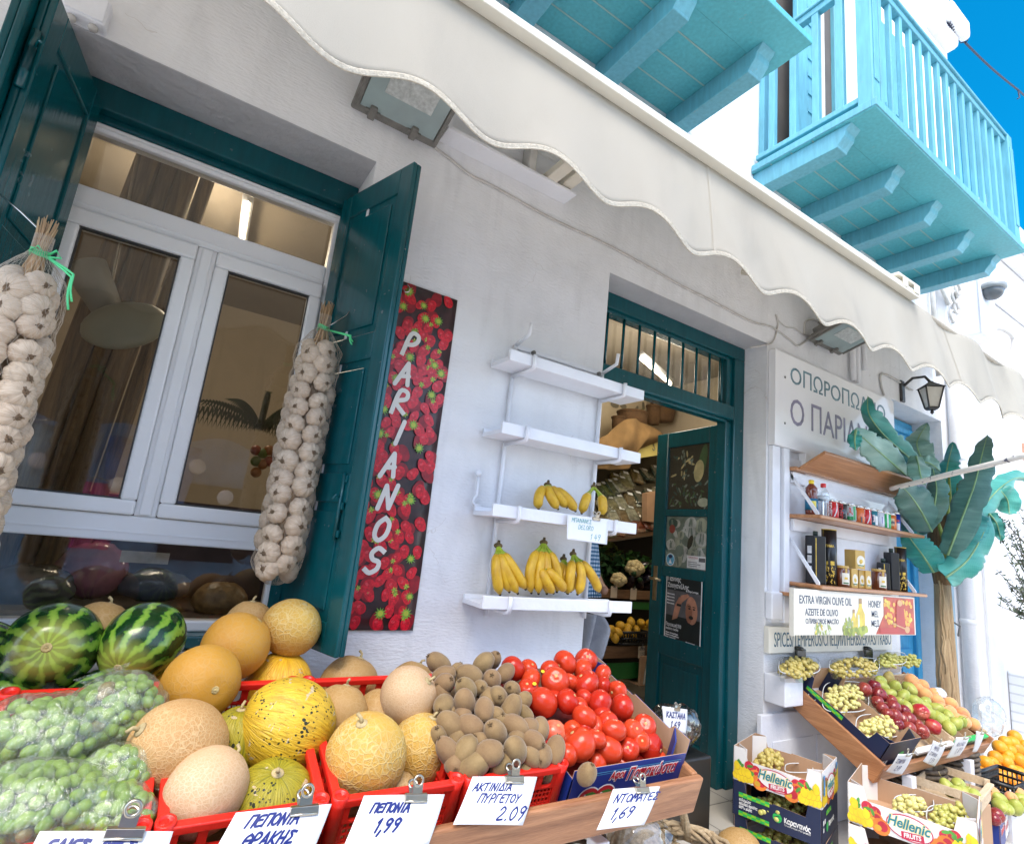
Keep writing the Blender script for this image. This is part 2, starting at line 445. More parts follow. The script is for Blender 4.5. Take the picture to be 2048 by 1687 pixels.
M_DARK = mat('dark_recess', (.02, .018, .016), .7)
M_GREYMETAL = mat('grey_cast_metal', (.16, .155, .14), .45, .2, 20, .2, 60)
M_CHROME = mat('chrome', (.62, .60, .56), .22, .08, 10, metal=1.0)
M_CABLE = mat('painted_cable', (.55, .53, .50), .6, .15, 12)
M_GLASSM = None
def schlick(nt):
    lw = _n(nt, 'ShaderNodeLayerWeight'); return math_n(nt, 'ADD', math_n(nt, 'MULTIPLY', math_n(nt, 'POWER', lw.outputs['Facing'], 4.0), .85), .035)
def glass_mat(name, tint, rough=.0, refl=.35, opac=0.0):
    """thin pane: a clear sheet with a mirror sheen that grows at grazing angles"""
    m = bpy.data.materials.new(name); m.use_nodes = True; nt = m.node_tree
    for n in list(nt.nodes):
        if n.type == 'BSDF_PRINCIPLED': nt.nodes.remove(n)
    out = [n for n in nt.nodes if n.type == 'OUTPUT_MATERIAL'][0]
    tr = _n(nt, 'ShaderNodeBsdfTransparent'); tr.inputs[0].default_value = list(tint) + [1]
    gl = _n(nt, 'ShaderNodeBsdfGlossy'); gl.inputs['Roughness'].default_value = rough; gl.inputs[0].default_value = (1, 1, 1, 1)
    f = math_n(nt, 'ADD', schlick(nt), refl)
    mx = _n(nt, 'ShaderNodeMixShader'); lnk(nt, f, mx.inputs[0]); lnk(nt, tr.outputs[0], mx.inputs[1]); lnk(nt, gl.outputs[0], mx.inputs[2])
    lnk(nt, mx.outputs[0], out.inputs[0]); MATS[name] = m
    return m
M_PANE = glass_mat('window_glass', (.86, .84, .80), .0, .02)
M_PANE2 = glass_mat('clear_glass', (.92, .93, .92), .0, .02)
M_FILM = glass_mat('clear_film', (.93, .95, .93), .06, .06)
M_PUNNET = glass_mat('clear_plastic', (.93, .94, .93), .04, .07)
def wood_mat(name, c1, c2, axis='X', rough=.42, sc=1.0):
    m, nt, b, v = base(name)
    st = {'X': (.5, 9, 9), 'Y': (9, .5, 9), 'Z': (9, 9, .5)}[axis]
    v2 = mapped(nt, v, [x * sc for x in st])
    a = tnoise(nt, v2, 4, 6, 1.2); g = tnoise(nt, mapped(nt, v, [x * sc * 6 for x in st]), 9, 3)
    f = math_n(nt, 'ADD', math_n(nt, 'MULTIPLY', a, .7), math_n(nt, 'MULTIPLY', g, .3))
    lnk(nt, ramp(nt, f, [(.32, c1), (.5, [(x + y) / 2 for x, y in zip(c1, c2)]), (.66, c2)]), b.inputs['Base Color'])
    b.inputs['Roughness'].default_value = rough
    bumpn(nt, b, g, .15, .004)
    return m
M_WOOD = wood_mat('varnished_wood', (.20, .075, .03), (.50, .24, .115))
M_WOODY = wood_mat('varnished_wood_across', (.26, .10, .04), (.52, .25, .11), 'Y')
M_PLANK = wood_mat('honey_wood', (.33, .14, .055), (.52, .255, .115), rough=.3)

# ================================================================== GROUND
m, nt, b, v = base('lane_paving')
vo = tvor(nt, v, 1.6, 'DISTANCE_TO_EDGE')
jf = ramp(nt, vo.outputs['Distance'], [(.03, (.74, .74, .72)), (.07, (.70, .66, .60))])
c = mixc(nt, math_n(nt, 'MULTIPLY', tnoise(nt, v, 12, 5), .5), jf, (.64, .61, .56))
lnk(nt, c, b.inputs['Base Color']); b.inputs['Roughness'].default_value = .85
bumpn(nt, b, tnoise(nt, v, 14, 5), .3, .02)
M_LANE = m
g = MB(); g.quad((-60, -60, -.2), (60, -60, -.2), (60, 60, -.2), (-60, 60, -.2))
struct('ground', g, M_LANE)
m, nt, b, v = base('floor_tiles')
bk = _n(nt, 'ShaderNodeTexBrick'); bk.offset = 0; bk.inputs['Scale'].default_value = 1; bk.inputs['Mortar Size'].default_value = .004
bk.inputs['Brick Width'].default_value = .33; bk.inputs['Row Height'].default_value = .33
bk.inputs['Color1'].default_value = (.50, .47, .41, 1); bk.inputs['Color2'].default_value = (.46, .43, .38, 1); bk.inputs['Mortar'].default_value = (.13, .12, .11, 1)
lnk(nt, mapped(nt, v, (1, 1, 1), (.10, .215, 0), (0, 0, R_(1))), bk.inputs['Vector'])
c = mixc(nt, math_n(nt, 'MULTIPLY', tnoise(nt, v, 7, 6), .35), bk.outputs['Color'], (.30, .28, .25))
lnk(nt, c, b.inputs['Base Color']); b.inputs['Roughness'].default_value = .4
M_TILE = m
g = MB(); g.box((1.55, -.125, -.02), (3.2, .36, 0.0)); g.box((-1.9, .3602, -.02), (4.6, 3.6, 0.0)); struct('floor', g, M_TILE)
g = MB(); g.box((1.555, -.118, -.2), (3.195, .35, -.021)); struct('doorstep', g, M_WALL2)

# ================================================================== THE SHOP BUILDING
shop = thing('shop_building', 'white plastered greengrocer building with teal window and door and turquoise balconies above', 'building', (0, 0, 0))
WY = .25                                   # how deep the window sits
WX0, WX1, WZ0, WZ1 = -.53, .46, .76, 2.652
DX0, DX1, DZ1 = 1.711, 3.062, 2.628
BX0, BX1, BZ1 = 4.70, 5.60, 2.632
TH = .36
wl = MB()
def wallbox(x0, x1, z0, z1, y0=0.0): wl.box((x0, y0, z0), (x1, TH, z1))
wallbox(-7, WX0, -.2, 3.3); wallbox(WX0, WX1, -.2, WZ0); wallbox(WX0, WX1, WZ1, 3.3)
wallbox(WX1, DX0, -.2, 3.3); wallbox(DX0, DX1, DZ1, 3.3)
wallbox(DX1, BX0, -.2, 3.3); wallbox(BX0, BX1, BZ1, 3.3); wallbox(BX1, 6.27, -.2, 3.3)
wl.build('wall', M_WALL, shop)
up = MB(); up.box((-7, -.004, 3.3), (6.27, 6.5, 10.5)); up.build('upper_wall', M_WALL, shop)
sil = MB(); sil.slab([(WX0, WY + .1, .772), (WX0, WY + .1, .765), (WX0, -.012, .72), (WX0, -.012, .74)], (WX1 - WX0, 0, 0)); sil.build('window_sill', M_WALL2, shop)
# plaster soffits and reveals, rougher than the wall, the soffits' shade mixed into their colour
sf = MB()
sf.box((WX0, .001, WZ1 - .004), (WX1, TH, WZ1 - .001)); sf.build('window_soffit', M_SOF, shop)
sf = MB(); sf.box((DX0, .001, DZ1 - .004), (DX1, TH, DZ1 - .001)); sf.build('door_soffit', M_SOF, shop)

# ---- front window
win = MB(); fx0, fx1 = -.5, .435
def bar(mb, x0, x1, z0, z1, y0, y1, bev=.006, mi=0): mb.box((x0, y0, z0), (x1, y1, z1), mi, bev=bev)
fr = MB()      # teal casing
bar(fr, WX0, WX1, 2.545, WZ1 - .004, WY - .03, TH); bar(fr, WX0, WX1, 2.518, 2.547, WY + .01, TH)
bar(fr, WX0, -.492, .80, 2.545, WY - .03, TH); bar(fr, .430, WX1, .80, 2.545, WY - .03, TH); bar(fr, WX0, WX1, .772, .812, WY - .045, TH)
casing = fr.build('window_casing', M_TEAL, shop)
wf = MB(); Y0, Y1 = WY + .03, WY + .09
bar(wf, -.492, .43, 2.49, 2.53, Y0, Y1); bar(wf, -.492, .43, 2.505, 2.518, Y0 - .012, Y0 + .01)
bar(wf, -.492, -.458, .842, 2.49, Y0, Y1); bar(wf, .398, .43, .842, 2.49, Y0, Y1)
bar(wf, -.458, .398, 2.19, 2.278, Y0, Y1); bar(wf, -.458, .398, 2.213, 2.217, Y0 - .003, Y0 + .01, 0)
bar(wf, -.458, .398, 1.10, 1.185, Y0, Y1); bar(wf, -.458, .398, 1.128, 1.132, Y0 - .003, Y0 + .01, 0)
bar(wf, -.492, .43, .812, .848, Y0, Y1)
bar(wf, -.064, .002, 1.185, 2.19, Y0, Y1); bar(wf, -.05, -.013, 1.19, 2.185, Y0 - .016, Y0 + .01)
frame_o = wf.build('window_frame', M_WFRAME, shop)
for a, b_ in ((-.458, -.064), (.002, .398)):
    s = MB(); ys = Y0 - .018
    for (p, q, r, t) in ((a, b_, 2.128, 2.188), (a, b_, 1.187, 1.236), (a, a + .048, 1.236, 2.128), (b_ - .048, b_, 1.236, 2.128)):
        bar(s, p, q, r, t, ys, Y1 - .01, .008)
    sash = s.build('window_sash', M_WFRAME, shop)
    gsk = MB()
    for (p, q, r, t) in ((a + .046, b_ - .046, 2.122, 2.13), (a + .046, b_ - .046, 1.234, 1.242), (a + .046, a + .053, 1.242, 2.122), (b_ - .053, b_ - .046, 1.242, 2.122)):
        bar(gsk, p, q, r, t, ys + .012, ys + .03, 0)
    gsk.build('gasket', mat('dark_gasket', (.05, .05, .05), .6), sash)
    pn = MB(); pn.box((a + .045, Y0 + .02, 1.234), (b_ - .045, Y0 + .024, 2.13)); pn.build('pane', M_PANE, sash)
pn = MB(); pn.box((-.46, Y0 + .02, 2.275), (.40, Y0 + .024, 2.492)); pn.build('transom_pane', M_PANE, shop)
pn = MB(); pn.box((-.46, Y0 + .02, .846), (.40, Y0 + .024, 1.102)); pn.build('lower_pane', M_PANE, shop)

# ---- shutters: each leaf panelled, swung out on its hinges
def shutter(h, free, z0, z1, panels, name='shutter', inner=1, thick=.036):
    """h, free: the (x, y) of hinge and free edge; the panelled face looks to side `inner`"""
    h = Vector((h[0], h[1], 0)); fr_ = Vector((free[0], free[1], 0)); d = fr_ - h; L = d.length; d.normalize()
    n = Vector((d.y, -d.x, 0)) * inner
    M = Matrix(((d.x, n.x, 0, h.x), (d.y, n.y, 0, h.y), (0, 0, 1, 0), (0, 0, 0, 1)))
    mb = MB(); st = .075
    # core board plus stiles and rails standing 9 mm proud, and raised fields inside each panel
    mb.box((0.004, -thick / 2 + .008, z0 + .004), (L - .004, thick / 2 - .008, z1 - .004), 0, M)
    zs = [z0] + [v for p in panels for v in p] + [z1]
    for s_ in (1, -1):
        ya, yb = (0.0, thick / 2) if s_ == 1 else (-thick / 2, 0.0)
        mb.box((0, ya, z0), (st, yb, z1), 0, M, .004); mb.box((L - st, ya, z0), (L, yb, z1), 0, M, .004)
        for i in range(0, len(zs), 2):
            mb.box((st - .001, ya, zs[i]), (L - st + .001, yb - s_ * .0 if s_ == 1 else yb, zs[i + 1]), 0, M, .004)
        for p in panels:
            yy = (thick / 2 - .009, thick / 2 - .002) if s_ == 1 else (-thick / 2 + .002, -thick / 2 + .009)
            mb.box((st + .03, yy[0], p[0] + .03), (L - st - .03, yy[1], p[1] - .03), 0, M, .006)
    return mb.build(name, M_TEAL, shop), M, L
PAN = [(.93, 1.30), (1.40, 1.80), (1.90, 2.44)]
sr, MSR, LR = shutter((.414, .20), (.552, -.245), .838, 2.545, PAN, inner=1)
sr['label'] = 'open shutter leaf right of the window'
slf, MSL, LL = shutter((-.447, .20), (-.510, -.24), .838, 2.545, PAN, inner=-1)
sl2, MSL2, LL2 = shutter((-.50, .19), (-.552, -.27), .838, 2.545, PAN, inner=-1)
# iron work on the leaves
def ironwork(par, Mx, L, side, z, name='slide_bolt'):
    k = MB(); y = side * .024
    k.tube([Mx @ Vector((L - .10, y, z)), Mx @ Vector((L - .10, y, z + .22))], .006, 8)
    for dz in (.02, .11, .2): k.box((L - .115, min(y, side * .016), z + dz - .012), (L - .085, max(y, side * .016), z + dz + .012), 0, Mx, .002)
    k.tube([Mx @ Vector((L - .10, y, z + .14)), Mx @ Vector((L - .10, y + side * .02, z + .145)), Mx @ Vector((L - .10, y + side * .03, z + .13))], .004, 6)
    k.build(name, M_TEAL, par)
ironwork(sr, MSR, LR, 1, 1.18)
k = MB()
for z in (2.35, 2.30): k.tube([MSL @ Vector((LL + .006, 0, z - .06)), MSL @ Vector((LL + .006, 0, z + .06))], .011, 10)
k.tube([MSL @ Vector((LL, .0, 2.36)), MSL @ Vector((LL + .03, .02, 2.37)), MSL @ Vector((LL + .05, .035, 2.355))], .004, 6)
k.build('hinge', M_TEAL, slf)
k = MB()
for z in (1.0, 2.4): k.tube([MSR @ Vector((-.01, 0, z - .05)), MSR @ Vector((-.01, 0, z + .05))], .011, 10)
k.build('hinge', M_TEAL, sr)

# ---- doorway: frame, barred transom, half-open leaf
DY = .157
df = MB()
bar(df, DX0, DX1, 2.535, DZ1 - .004, DY, DY + .11); bar(df, DX0, DX1, 2.515, 2.537, DY + .02, DY + .09)
bar(df, DX0, DX0 + .07, 0.0, 2.535, DY, DY + .11); bar(df, DX1 - .10, DX1, 0.0, 2.535, DY, DY + .11)
bar(df, DX1 - .155, DX1 - .098, 0.0, 2.53, DY + .02, DY + .09)
bar(df, DX0 + .07, DX1 - .1, 2.118, 2.212, DY - .004, DY + .1, .012); bar(df, DX0 + .07, DX1 - .1, 2.10, 2.12, DY + .02, DY + .08)
df.build('door_frame', M_TEAL, shop)
for i in range(9):
    x = 1.885 + i * .1235
    bm_ = MB(); bm_.tube([(x, DY + .035, 2.205), (x, DY + .035, 2.525)], .0085, 10); bm_.build('transom_bar', M_TEAL, shop)
pn = MB(); pn.box((DX0 + .07, DY + .07, 2.21), (DX1 - .1, DY + .074, 2.53)); pn.build('transom_glass', M_PANE2, shop)
# the leaf is hinged at the right and stands open into the shop
hp = Vector((2.95, DY + .05, 0)); dd = Vector((.126, .992, 0)).normalized(); LW = .635
nn_ = Vector((-dd.y, dd.x, 0))
MD = Matrix(((dd.x, nn_.x, 0, hp.x), (dd.y, nn_.y, 0, hp.y), (0, 0, 1, 0), (0, 0, 0, 1)))
dl = MB(); t = .022
def dbox(x0, x1, z0, z1, y0=-t, y1=t, bev=.006): dl.box((x0, y0, z0), (x1, y1, z1), 0, MD, bev)
dbox(0, .12, .012, 2.10); dbox(LW - .12, LW, .012, 2.10)
for z0, z1 in ((1.99, 2.10), (1.505, 1.555), (1.10, 1.17), (.60, .72), (.012, .16)): dbox(.118, LW - .118, z0, z1)
dbox(.11, LW - .11, .15, 1.12, -.008, .008, 0); dbox(.16, LW - .16, .21, .55, -.016, .016, .008)
dbox(.16, LW - .16, .77, 1.05, -.012, .012, .008)
door = dl.build('door', M_TEAL, shop)
dg_ = MB()
for z0, z1 in ((1.553, 1.992), (1.168, 1.507)): dg_.box((.117, .004, z0), (LW - .117, .008, z1), 0, MD)
dg_.build('door_pane', M_PANE2, door)
dh = MB()
dh.box((LW - .075, .022, .93), (LW - .035, .027, 1.16), 0, MD, .004)
dh.tube([MD @ Vector((LW - .055, .02, 1.075)), MD @ Vector((LW - .055, .07, 1.075)), MD @ Vector((LW - .07, .078, 1.075)), MD @ Vector((LW - .17, .078, 1.072))], .0085, 10)
dh.build('door_handle', mat('worn_brass', (.42, .36, .25), .35, .2, 20, metal=1.0), door)
# produce photographs behind the door's panes (flat prints)
PR = {k: mat('print_' + k, c, .35, .25, 18) for k, c in dict(black=(.012, .02, .022), teal=(.02, .10, .10), leaf=(.05, .16, .06), pale=(.60, .63, .50), white=(.82, .82, .79), cream=(.78, .66, .34), red=(.45, .05, .05), mid=(.26, .34, .30), skin=(.52, .24, .15), skin2=(.36, .15, .09), orange=(.70, .20, .06), grey=(.12, .12, .125), gold=(.55, .38, .10), navy=(.015, .03, .10), sky=(.10, .38, .60)).items()}
def disc(mb, M, x, y, rx, ry, z, mi, n=14, rot=0.0, wob=0.0, rnd=random):
    ca, sa = math.cos(rot), math.sin(rot)
    vs = []
    for k in range(n):
        a = 2 * math.pi * k / n; q = 1 + (rnd.uniform(-wob, wob) if wob else 0)
        u, v_ = rx * math.cos(a) * q, ry * math.sin(a) * q
        vs.append(M @ Vector((x + u * ca - v_ * sa, y + u * sa + v_ * ca, z)))
    mb.add(vs, [tuple(range(n))], mi)
def rect(mb, M, x0, y0, x1, y1, z, mi): mb.add([M @ Vector(p) for p in ((x0, y0, z), (x1, y0, z), (x1, y1, z), (x0, y1, z))], [(0, 1, 2, 3)], mi)
MP = frame(MD @ Vector((LW - .12, .001, 0)), -dd, (0, 0, 1))     # x runs left to right as seen from the lane
PW = LW - .24
pl_ = ['black', 'teal', 'leaf', 'pale', 'white', 'cream', 'red', 'mid']
def pm(*n): return [PR[x] for x in n]
rd = random.Random(11)
a = MB(); rect(a, MP, 0, 1.555, PW, 1.99, 0, 0)
for i in range(60): disc(a, MP, rd.uniform(.03, PW - .03), rd.uniform(1.575, 1.73), rd.uniform(.008, .03), .007, .0004 + i * 1e-5, rd.choice((1, 2, 7)), 6, rd.uniform(0, 3))
for i in range(40): disc(a, MP, rd.uniform(.03, PW * .6), rd.uniform(1.78, 1.96), rd.uniform(.01, .035), .008, .0004 + i * 1e-5, rd.choice((1, 7, 0, 5)), 6, rd.uniform(0, 3))
disc(a, MP, PW * .82, 1.87, .035, .12, .0012, 2, 18, -.2); disc(a, MP, PW * .74, 1.81, .045, .075, .0014, 5, 18, -.15); disc(a, MP, PW * .86, 1.60, .05, .03, .0013, 3)
a.build('vegetable_print', pm(*pl_), door)
a = MB(); rect(a, MP, 0, 1.17, PW, 1.505, 0, 7)
for i in range(46):
    x, y = rd.uniform(.04, PW - .04), rd.uniform(1.2, 1.48); r = rd.uniform(.03, .06)
    disc(a, MP, x, y, r, r * .85, .0004 + i * 2e-5, rd.choice((3, 4, 4, 3, 1, 7)), 12, 0, .08)
    for q in range(3): disc(a, MP, x + rd.uniform(-.3, .3) * r, y, r * .12, r * .7, .0004 + i * 2e-5 + 1e-5, 7, 8, rd.uniform(-.4, .4))
disc(a, MP, .06, 1.42, .03, .03, .0018, 6); disc(a, MP, PW * .6, 1.34, .05, .022, .0018, 0, 14, 1.2)
a.build('garlic_print', pm(*pl_), door)
st_ = MB(); disc(st_, MP, .065, 1.215, .042, .042, .011, 0, 24); disc(st_, MP, .065, 1.215, .037, .037, .0113, 1, 24); disc(st_, MP, .065, 1.20, .022, .018, .0116, 0, 3, 1.57); disc(st_, MP, .065, 1.235, .02, .012, .0116, 2, 12)
st_.build('round_sticker', [PR['white'], PR['sky'], PR['navy']], door)
st_ = MB(); rect(st_, MP, .225, 1.175, .395, 1.255, .011, 0); rect(st_, MP, .33, 1.22, .385, 1.245, .0114, 1)
for i in range(3): rect(st_, MP, .235, 1.188 + i * .012, .235 + .08 + .03 * (i % 2), 1.192 + i * .012, .0114, 1)
sk = st_.build('notice_sticker', [PR['white'], PR['grey']], door)
lettering('ΠΡΟΣΟΧΗ', MP @ Matrix.Translation((.235, 1.236, .0112)), .018, PR['red'], sk.parent, width=.085, thick=.0002)

# ---- event poster stuck on the door
po = thing('event_poster', 'black event poster with a bald man holding his head, stuck on the teal door', 'poster', MP @ Vector((PW / 2, .87, .02)))
PX0, PX1, PZ0, PZ1 = .045, .375, .645, 1.135
a = MB(); a.slab([MP @ Vector(p) for p in ((PX0, PZ0, .0175), (PX1, PZ0, .0175), (PX1, PZ1, .0175), (PX0, PZ1, .0175))], nn_ * .0008, 0)
z = .0186
rect(a, MP, PX0 + .008, PZ0 + .008, PX1 - .008, PZ1 - .008, z, 1)
rect(a, MP, PX0 + .008, PZ0 + .008, PX1 - .008, PZ0 + .036, z + .0002, 2)
rect(a, MP, PX0 + .008, .86, PX1 - .008, 1.02, z + .0002, 5)
a.build('paper', [PR['white'], PR['black'], PR['orange'], PR['skin'], PR['skin2'], PR['grey']], po)
a = MB()
disc(a, MP, .29, .915, .052, .085, z + .0005, 0, 20, .12); disc(a, MP, .268, .895, .03, .06, z + .0007, 1, 16, .1)
a.add([MP @ Vector(p) for p in ((.115, .83, z + .0006), (.165, .85, z + .0006), (.205, .96, z + .0006), (.175, .985, z + .0006), (.14, .93, z + .0006))], [(0, 1, 2, 3, 4)], 0)
a.add([MP @ Vector(p) for p in ((.175, .955, z + .0008), (.20, .95, z + .0008), (.27, 1.0, z + .0008), (.25, 1.012, z + .0008), (.19, .995, z + .0008))], [(0, 1, 2, 3, 4)], 0)
rect(a, MP, .155, .925, .195, .94, z + .0009, 2)
for x in (.272, .312): disc(a, MP, x, .925, .012, .005, z + .001, 2, 8); disc(a, MP, x, .938, .016, .003, z + .001, 2, 8)
disc(a, MP, .288, .872, .02, .012, z + .001, 2, 10); disc(a, MP, .288, .888, .013, .004, z + .0011, 1, 8); disc(a, MP, .29, .905, .007, .016, z + .0009, 1, 8)
a.build('portrait', [PR['skin'], PR['skin2'], PR['black']], po)
lt = PR['white']
def pt(s_, x, y, h, wd, m_=lt): lettering(s_, MP @ Matrix.Translation((x, y, z + .0006)), h, m_, po, width=wd, thick=.0002, bold=.0006)
pt('Γιάννης', .06, 1.078, .042, .125); pt('Ζουγανέλης', .06, 1.036, .042, .20); pt('& Ορέστης', .235, 1.024, .014, .11)
pt('Παρασκευή 7/10', .058, .79, .03, .145); pt('ΑΝΟΙΧΤΟ ΘΕΑΤΡΟ', .058, .768, .016, .12)
for i, wd in enumerate((.12, .13, .10)): pt('Ώρα έναρξης', .058, .745 - i * .014, .010, wd)
for i in range(4): pt('Μουσική', .06, .99 - i * .02, .011, .07)
pt('live', .10, .70, .024, .05, PR['red'])
for i in range(3): pt('Εισιτήρια', .25, .715 - i * .014, .010, .08)
# ================================================================== AWNING
m, nt, b, v = base('cream_canvas')
wv = tnoise(nt, mapped(nt, v, (60, 60, 60)), 9, 3); bg_ = tnoise(nt, mapped(nt, v, (1, 1, .45)), 3.2, 6, .7)
lnk(nt, ramp(nt, math_n(nt, 'ADD', math_n(nt, 'MULTIPLY', wv, .3), math_n(nt, 'MULTIPLY', bg_, .7)), [(.33, (.50, .47, .405)), (.5, (.66, .615, .525)), (.7, (.71, .665, .57))]), b.inputs['Base Color'])
b.inputs['Roughness'].default_value = .85; b.inputs['Sheen Weight'].default_value = .15
bumpn(nt, b, math_n(nt, 'ADD', wv, math_n(nt, 'MULTIPLY', bg_, 6)), .18, .01)
tl_ = _n(nt, 'ShaderNodeBsdfTranslucent'); tl_.inputs[0].default_value = (.70, .655, .59, 1)
mxs = _n(nt, 'ShaderNodeMixShader'); mxs.inputs[0].default_value = .5
lnk(nt, b.outputs[0], mxs.inputs[1]); lnk(nt, tl_.outputs[0], mxs.inputs[2]); lnk(nt, mxs.outputs[0], [n for n in nt.nodes if n.type == 'OUTPUT_MATERIAL'][0].inputs[0])
M_CANVAS = m
M_BRAID = mat('braided_trim', (.52, .47, .38), .8, .18, 120, .2, 160)
M_RAIL = mat('cream_rail_metal', (.74, .69, .58), .4, .05, 6)
aw = thing('awning', 'cream canvas awning with a long wavy hanging edge over the shopfront', 'awning', (1.0, -.8, 2.7))
AYT, AYB = -.80, -.86
AX0, AX1 = -1.6, 5.4
def wave(x):
    return 2.266 + .031 * math.cos((x - .125) / .3955 * 2 * math.pi + math.pi) + .012 * math.sin(x * 2.1)
def atop(x): return 2.665 - .012 * max(0, x - 3.0) ** 1.2
def val(u, v_):
    x = AX0 + (AX1 - AX0) * u
    zt, zb = atop(x), wave(x); z_ = zt + (zb - zt) * v_
    y = AYT + (AYB - AYT) * v_ + .006 * math.sin(x * 5.1) * v_ + .012 * v_ * v_ * math.sin((x - .125) / .3955 * 2 * math.pi)
    if x > 3.3: y += .02 * math.sin((x - 3.3) * 9) * (1 - v_ * .4)
    return (x, y, z_)
a = MB(); a.grid(val, 420, 14); a.build('valance', M_CANVAS, aw, solid=.0025)
a = MB(); path = []
for i in range(0, 700):
    x = AX0 + (AX1 - AX0) * i / 699; u = i / 699
    p = Vector(val(u, 1.0)); path.append(p + Vector((0, 0, .004)))
# flat braid: two stitched edges and the band between
def band(u, v_):
    p = Vector(val(u, 1.0)); q = Vector(val(min(1, u + .0005), 1.0)); t_ = (q - p)
    t_ = t_.normalized() if t_.length > 0 else Vector((1, 0, 0))
    n_ = Vector((-t_.z, 0, t_.x)); ph = u * 3200
    return p + n_ * (-.003 + .012 * v_) + Vector((0, -.0035 - .0012 * math.sin(ph + v_ * 9), 0))
a.grid(band, 1400, 4); a.tube([p + Vector((0, -.003, -.008)) for p in path], .0018, 5); a.build('edge_trim', M_BRAID, aw, solid=.002)
for xs in (1.455, 3.5, -.6):
    a = MB(); a.grid(lambda u, v_, xs=xs: Vector(val((xs + .012 * (u - .5) - AX0) / (AX1 - AX0), .02 + v_ * .95)) + Vector((0, -.004, 0)), 1, 12); a.build('seam', M_CANVAS, aw)
a = MB()
a.slab([(AX0, -.835, 2.672), (AX0, -.835, 2.70), (AX0, -.80, 2.725), (AX0, -.755, 2.725), (AX0, -.755, 2.672)], (3.09 - AX0, 0, 0))
a.slab([(AX0, -.842, 2.664), (AX0, -.842, 2.676), (AX0, -.75, 2.676), (AX0, -.75, 2.664)], (3.07 - AX0, 0, 0))
a.build('front_rail', M_RAIL, aw, bev=.003)
a = MB(); a.box((2.86, -.838, 2.726), (3.06, -.72, 2.74)); a.box((2.9, -.846, 2.676), (2.94, -.836, 2.724)); a.box((3.02, -.846, 2.68), (3.07, -.836, 2.73)); a.build('rail_end_bracket', M_RAIL, aw, bev=.003)
a = MB(); a.tube([(3.05, -.79, atop(3.05) - .005), (AX1, -.79, atop(AX1) - .005)], .012, 8); a.build('hem_tube', M_CANVAS, aw)
def roof(u, v_):
    x = AX0 + (AX1 - AX0) * u
    return (x, -.77 + .76 * v_, (2.69 if x < 3.1 else atop(x)) + (3.34 - 2.69) * v_ - .03 * math.sin(math.pi * v_))
a = MB(); a.grid(roof, 60, 10); a.build('roof_canvas', M_CANVAS, aw, solid=.003)
for x in (-1.2, 2.75):
    a = MB(); a.tube([(x, -.03, 3.0), (x + .1, -.45, 2.83), (x, -.76, 2.69)], .018, 8); a.build('folding_arm', M_RAIL, aw)
rv = MB()
for px_, py_ in ((1390, 358), (1590, 478)):
    p = atY(px_, py_, -.806); rv.lathe([(.006, -.002), (.006, .002)], p, 8, M=Matrix.Rotation(R_(90), 3, 'X'))
rv.build('rivet', M_GREYMETAL, aw)

# white trunking box under the awning, with the awning's motor tubes
tb = thing('awning_box', 'long white wall box under the awning with two cream tubes', 'wall box', (1.0, -.05, 2.9))
a = MB(); a.box((.70, -.10, 2.872), (1.385, 0.0, 2.885)); a.box((.70, -.10, 2.885), (.715, 0, 3.05)); a.box((.70, -.02, 2.885), (1.385, 0, 3.05)); a.box((1.37, -.06, 2.885), (1.385, 0, 3.02)); a.build('casing', M_WPAINT, tb, bev=.003)
for k, x in enumerate((1.24, 1.33)):
    a = MB(); a.box((x - .03, -.42, 2.885 + k * .01), (x + .03, -.03, 2.93 + k * .01), bev=.008); a.build('arm_tube', M_RAIL, tb)
a = MB(); a.box((1.11, -.09, 2.89), (1.15, -.02, 3.05), bev=.004); a.build('bracket', M_CABLE, tb)

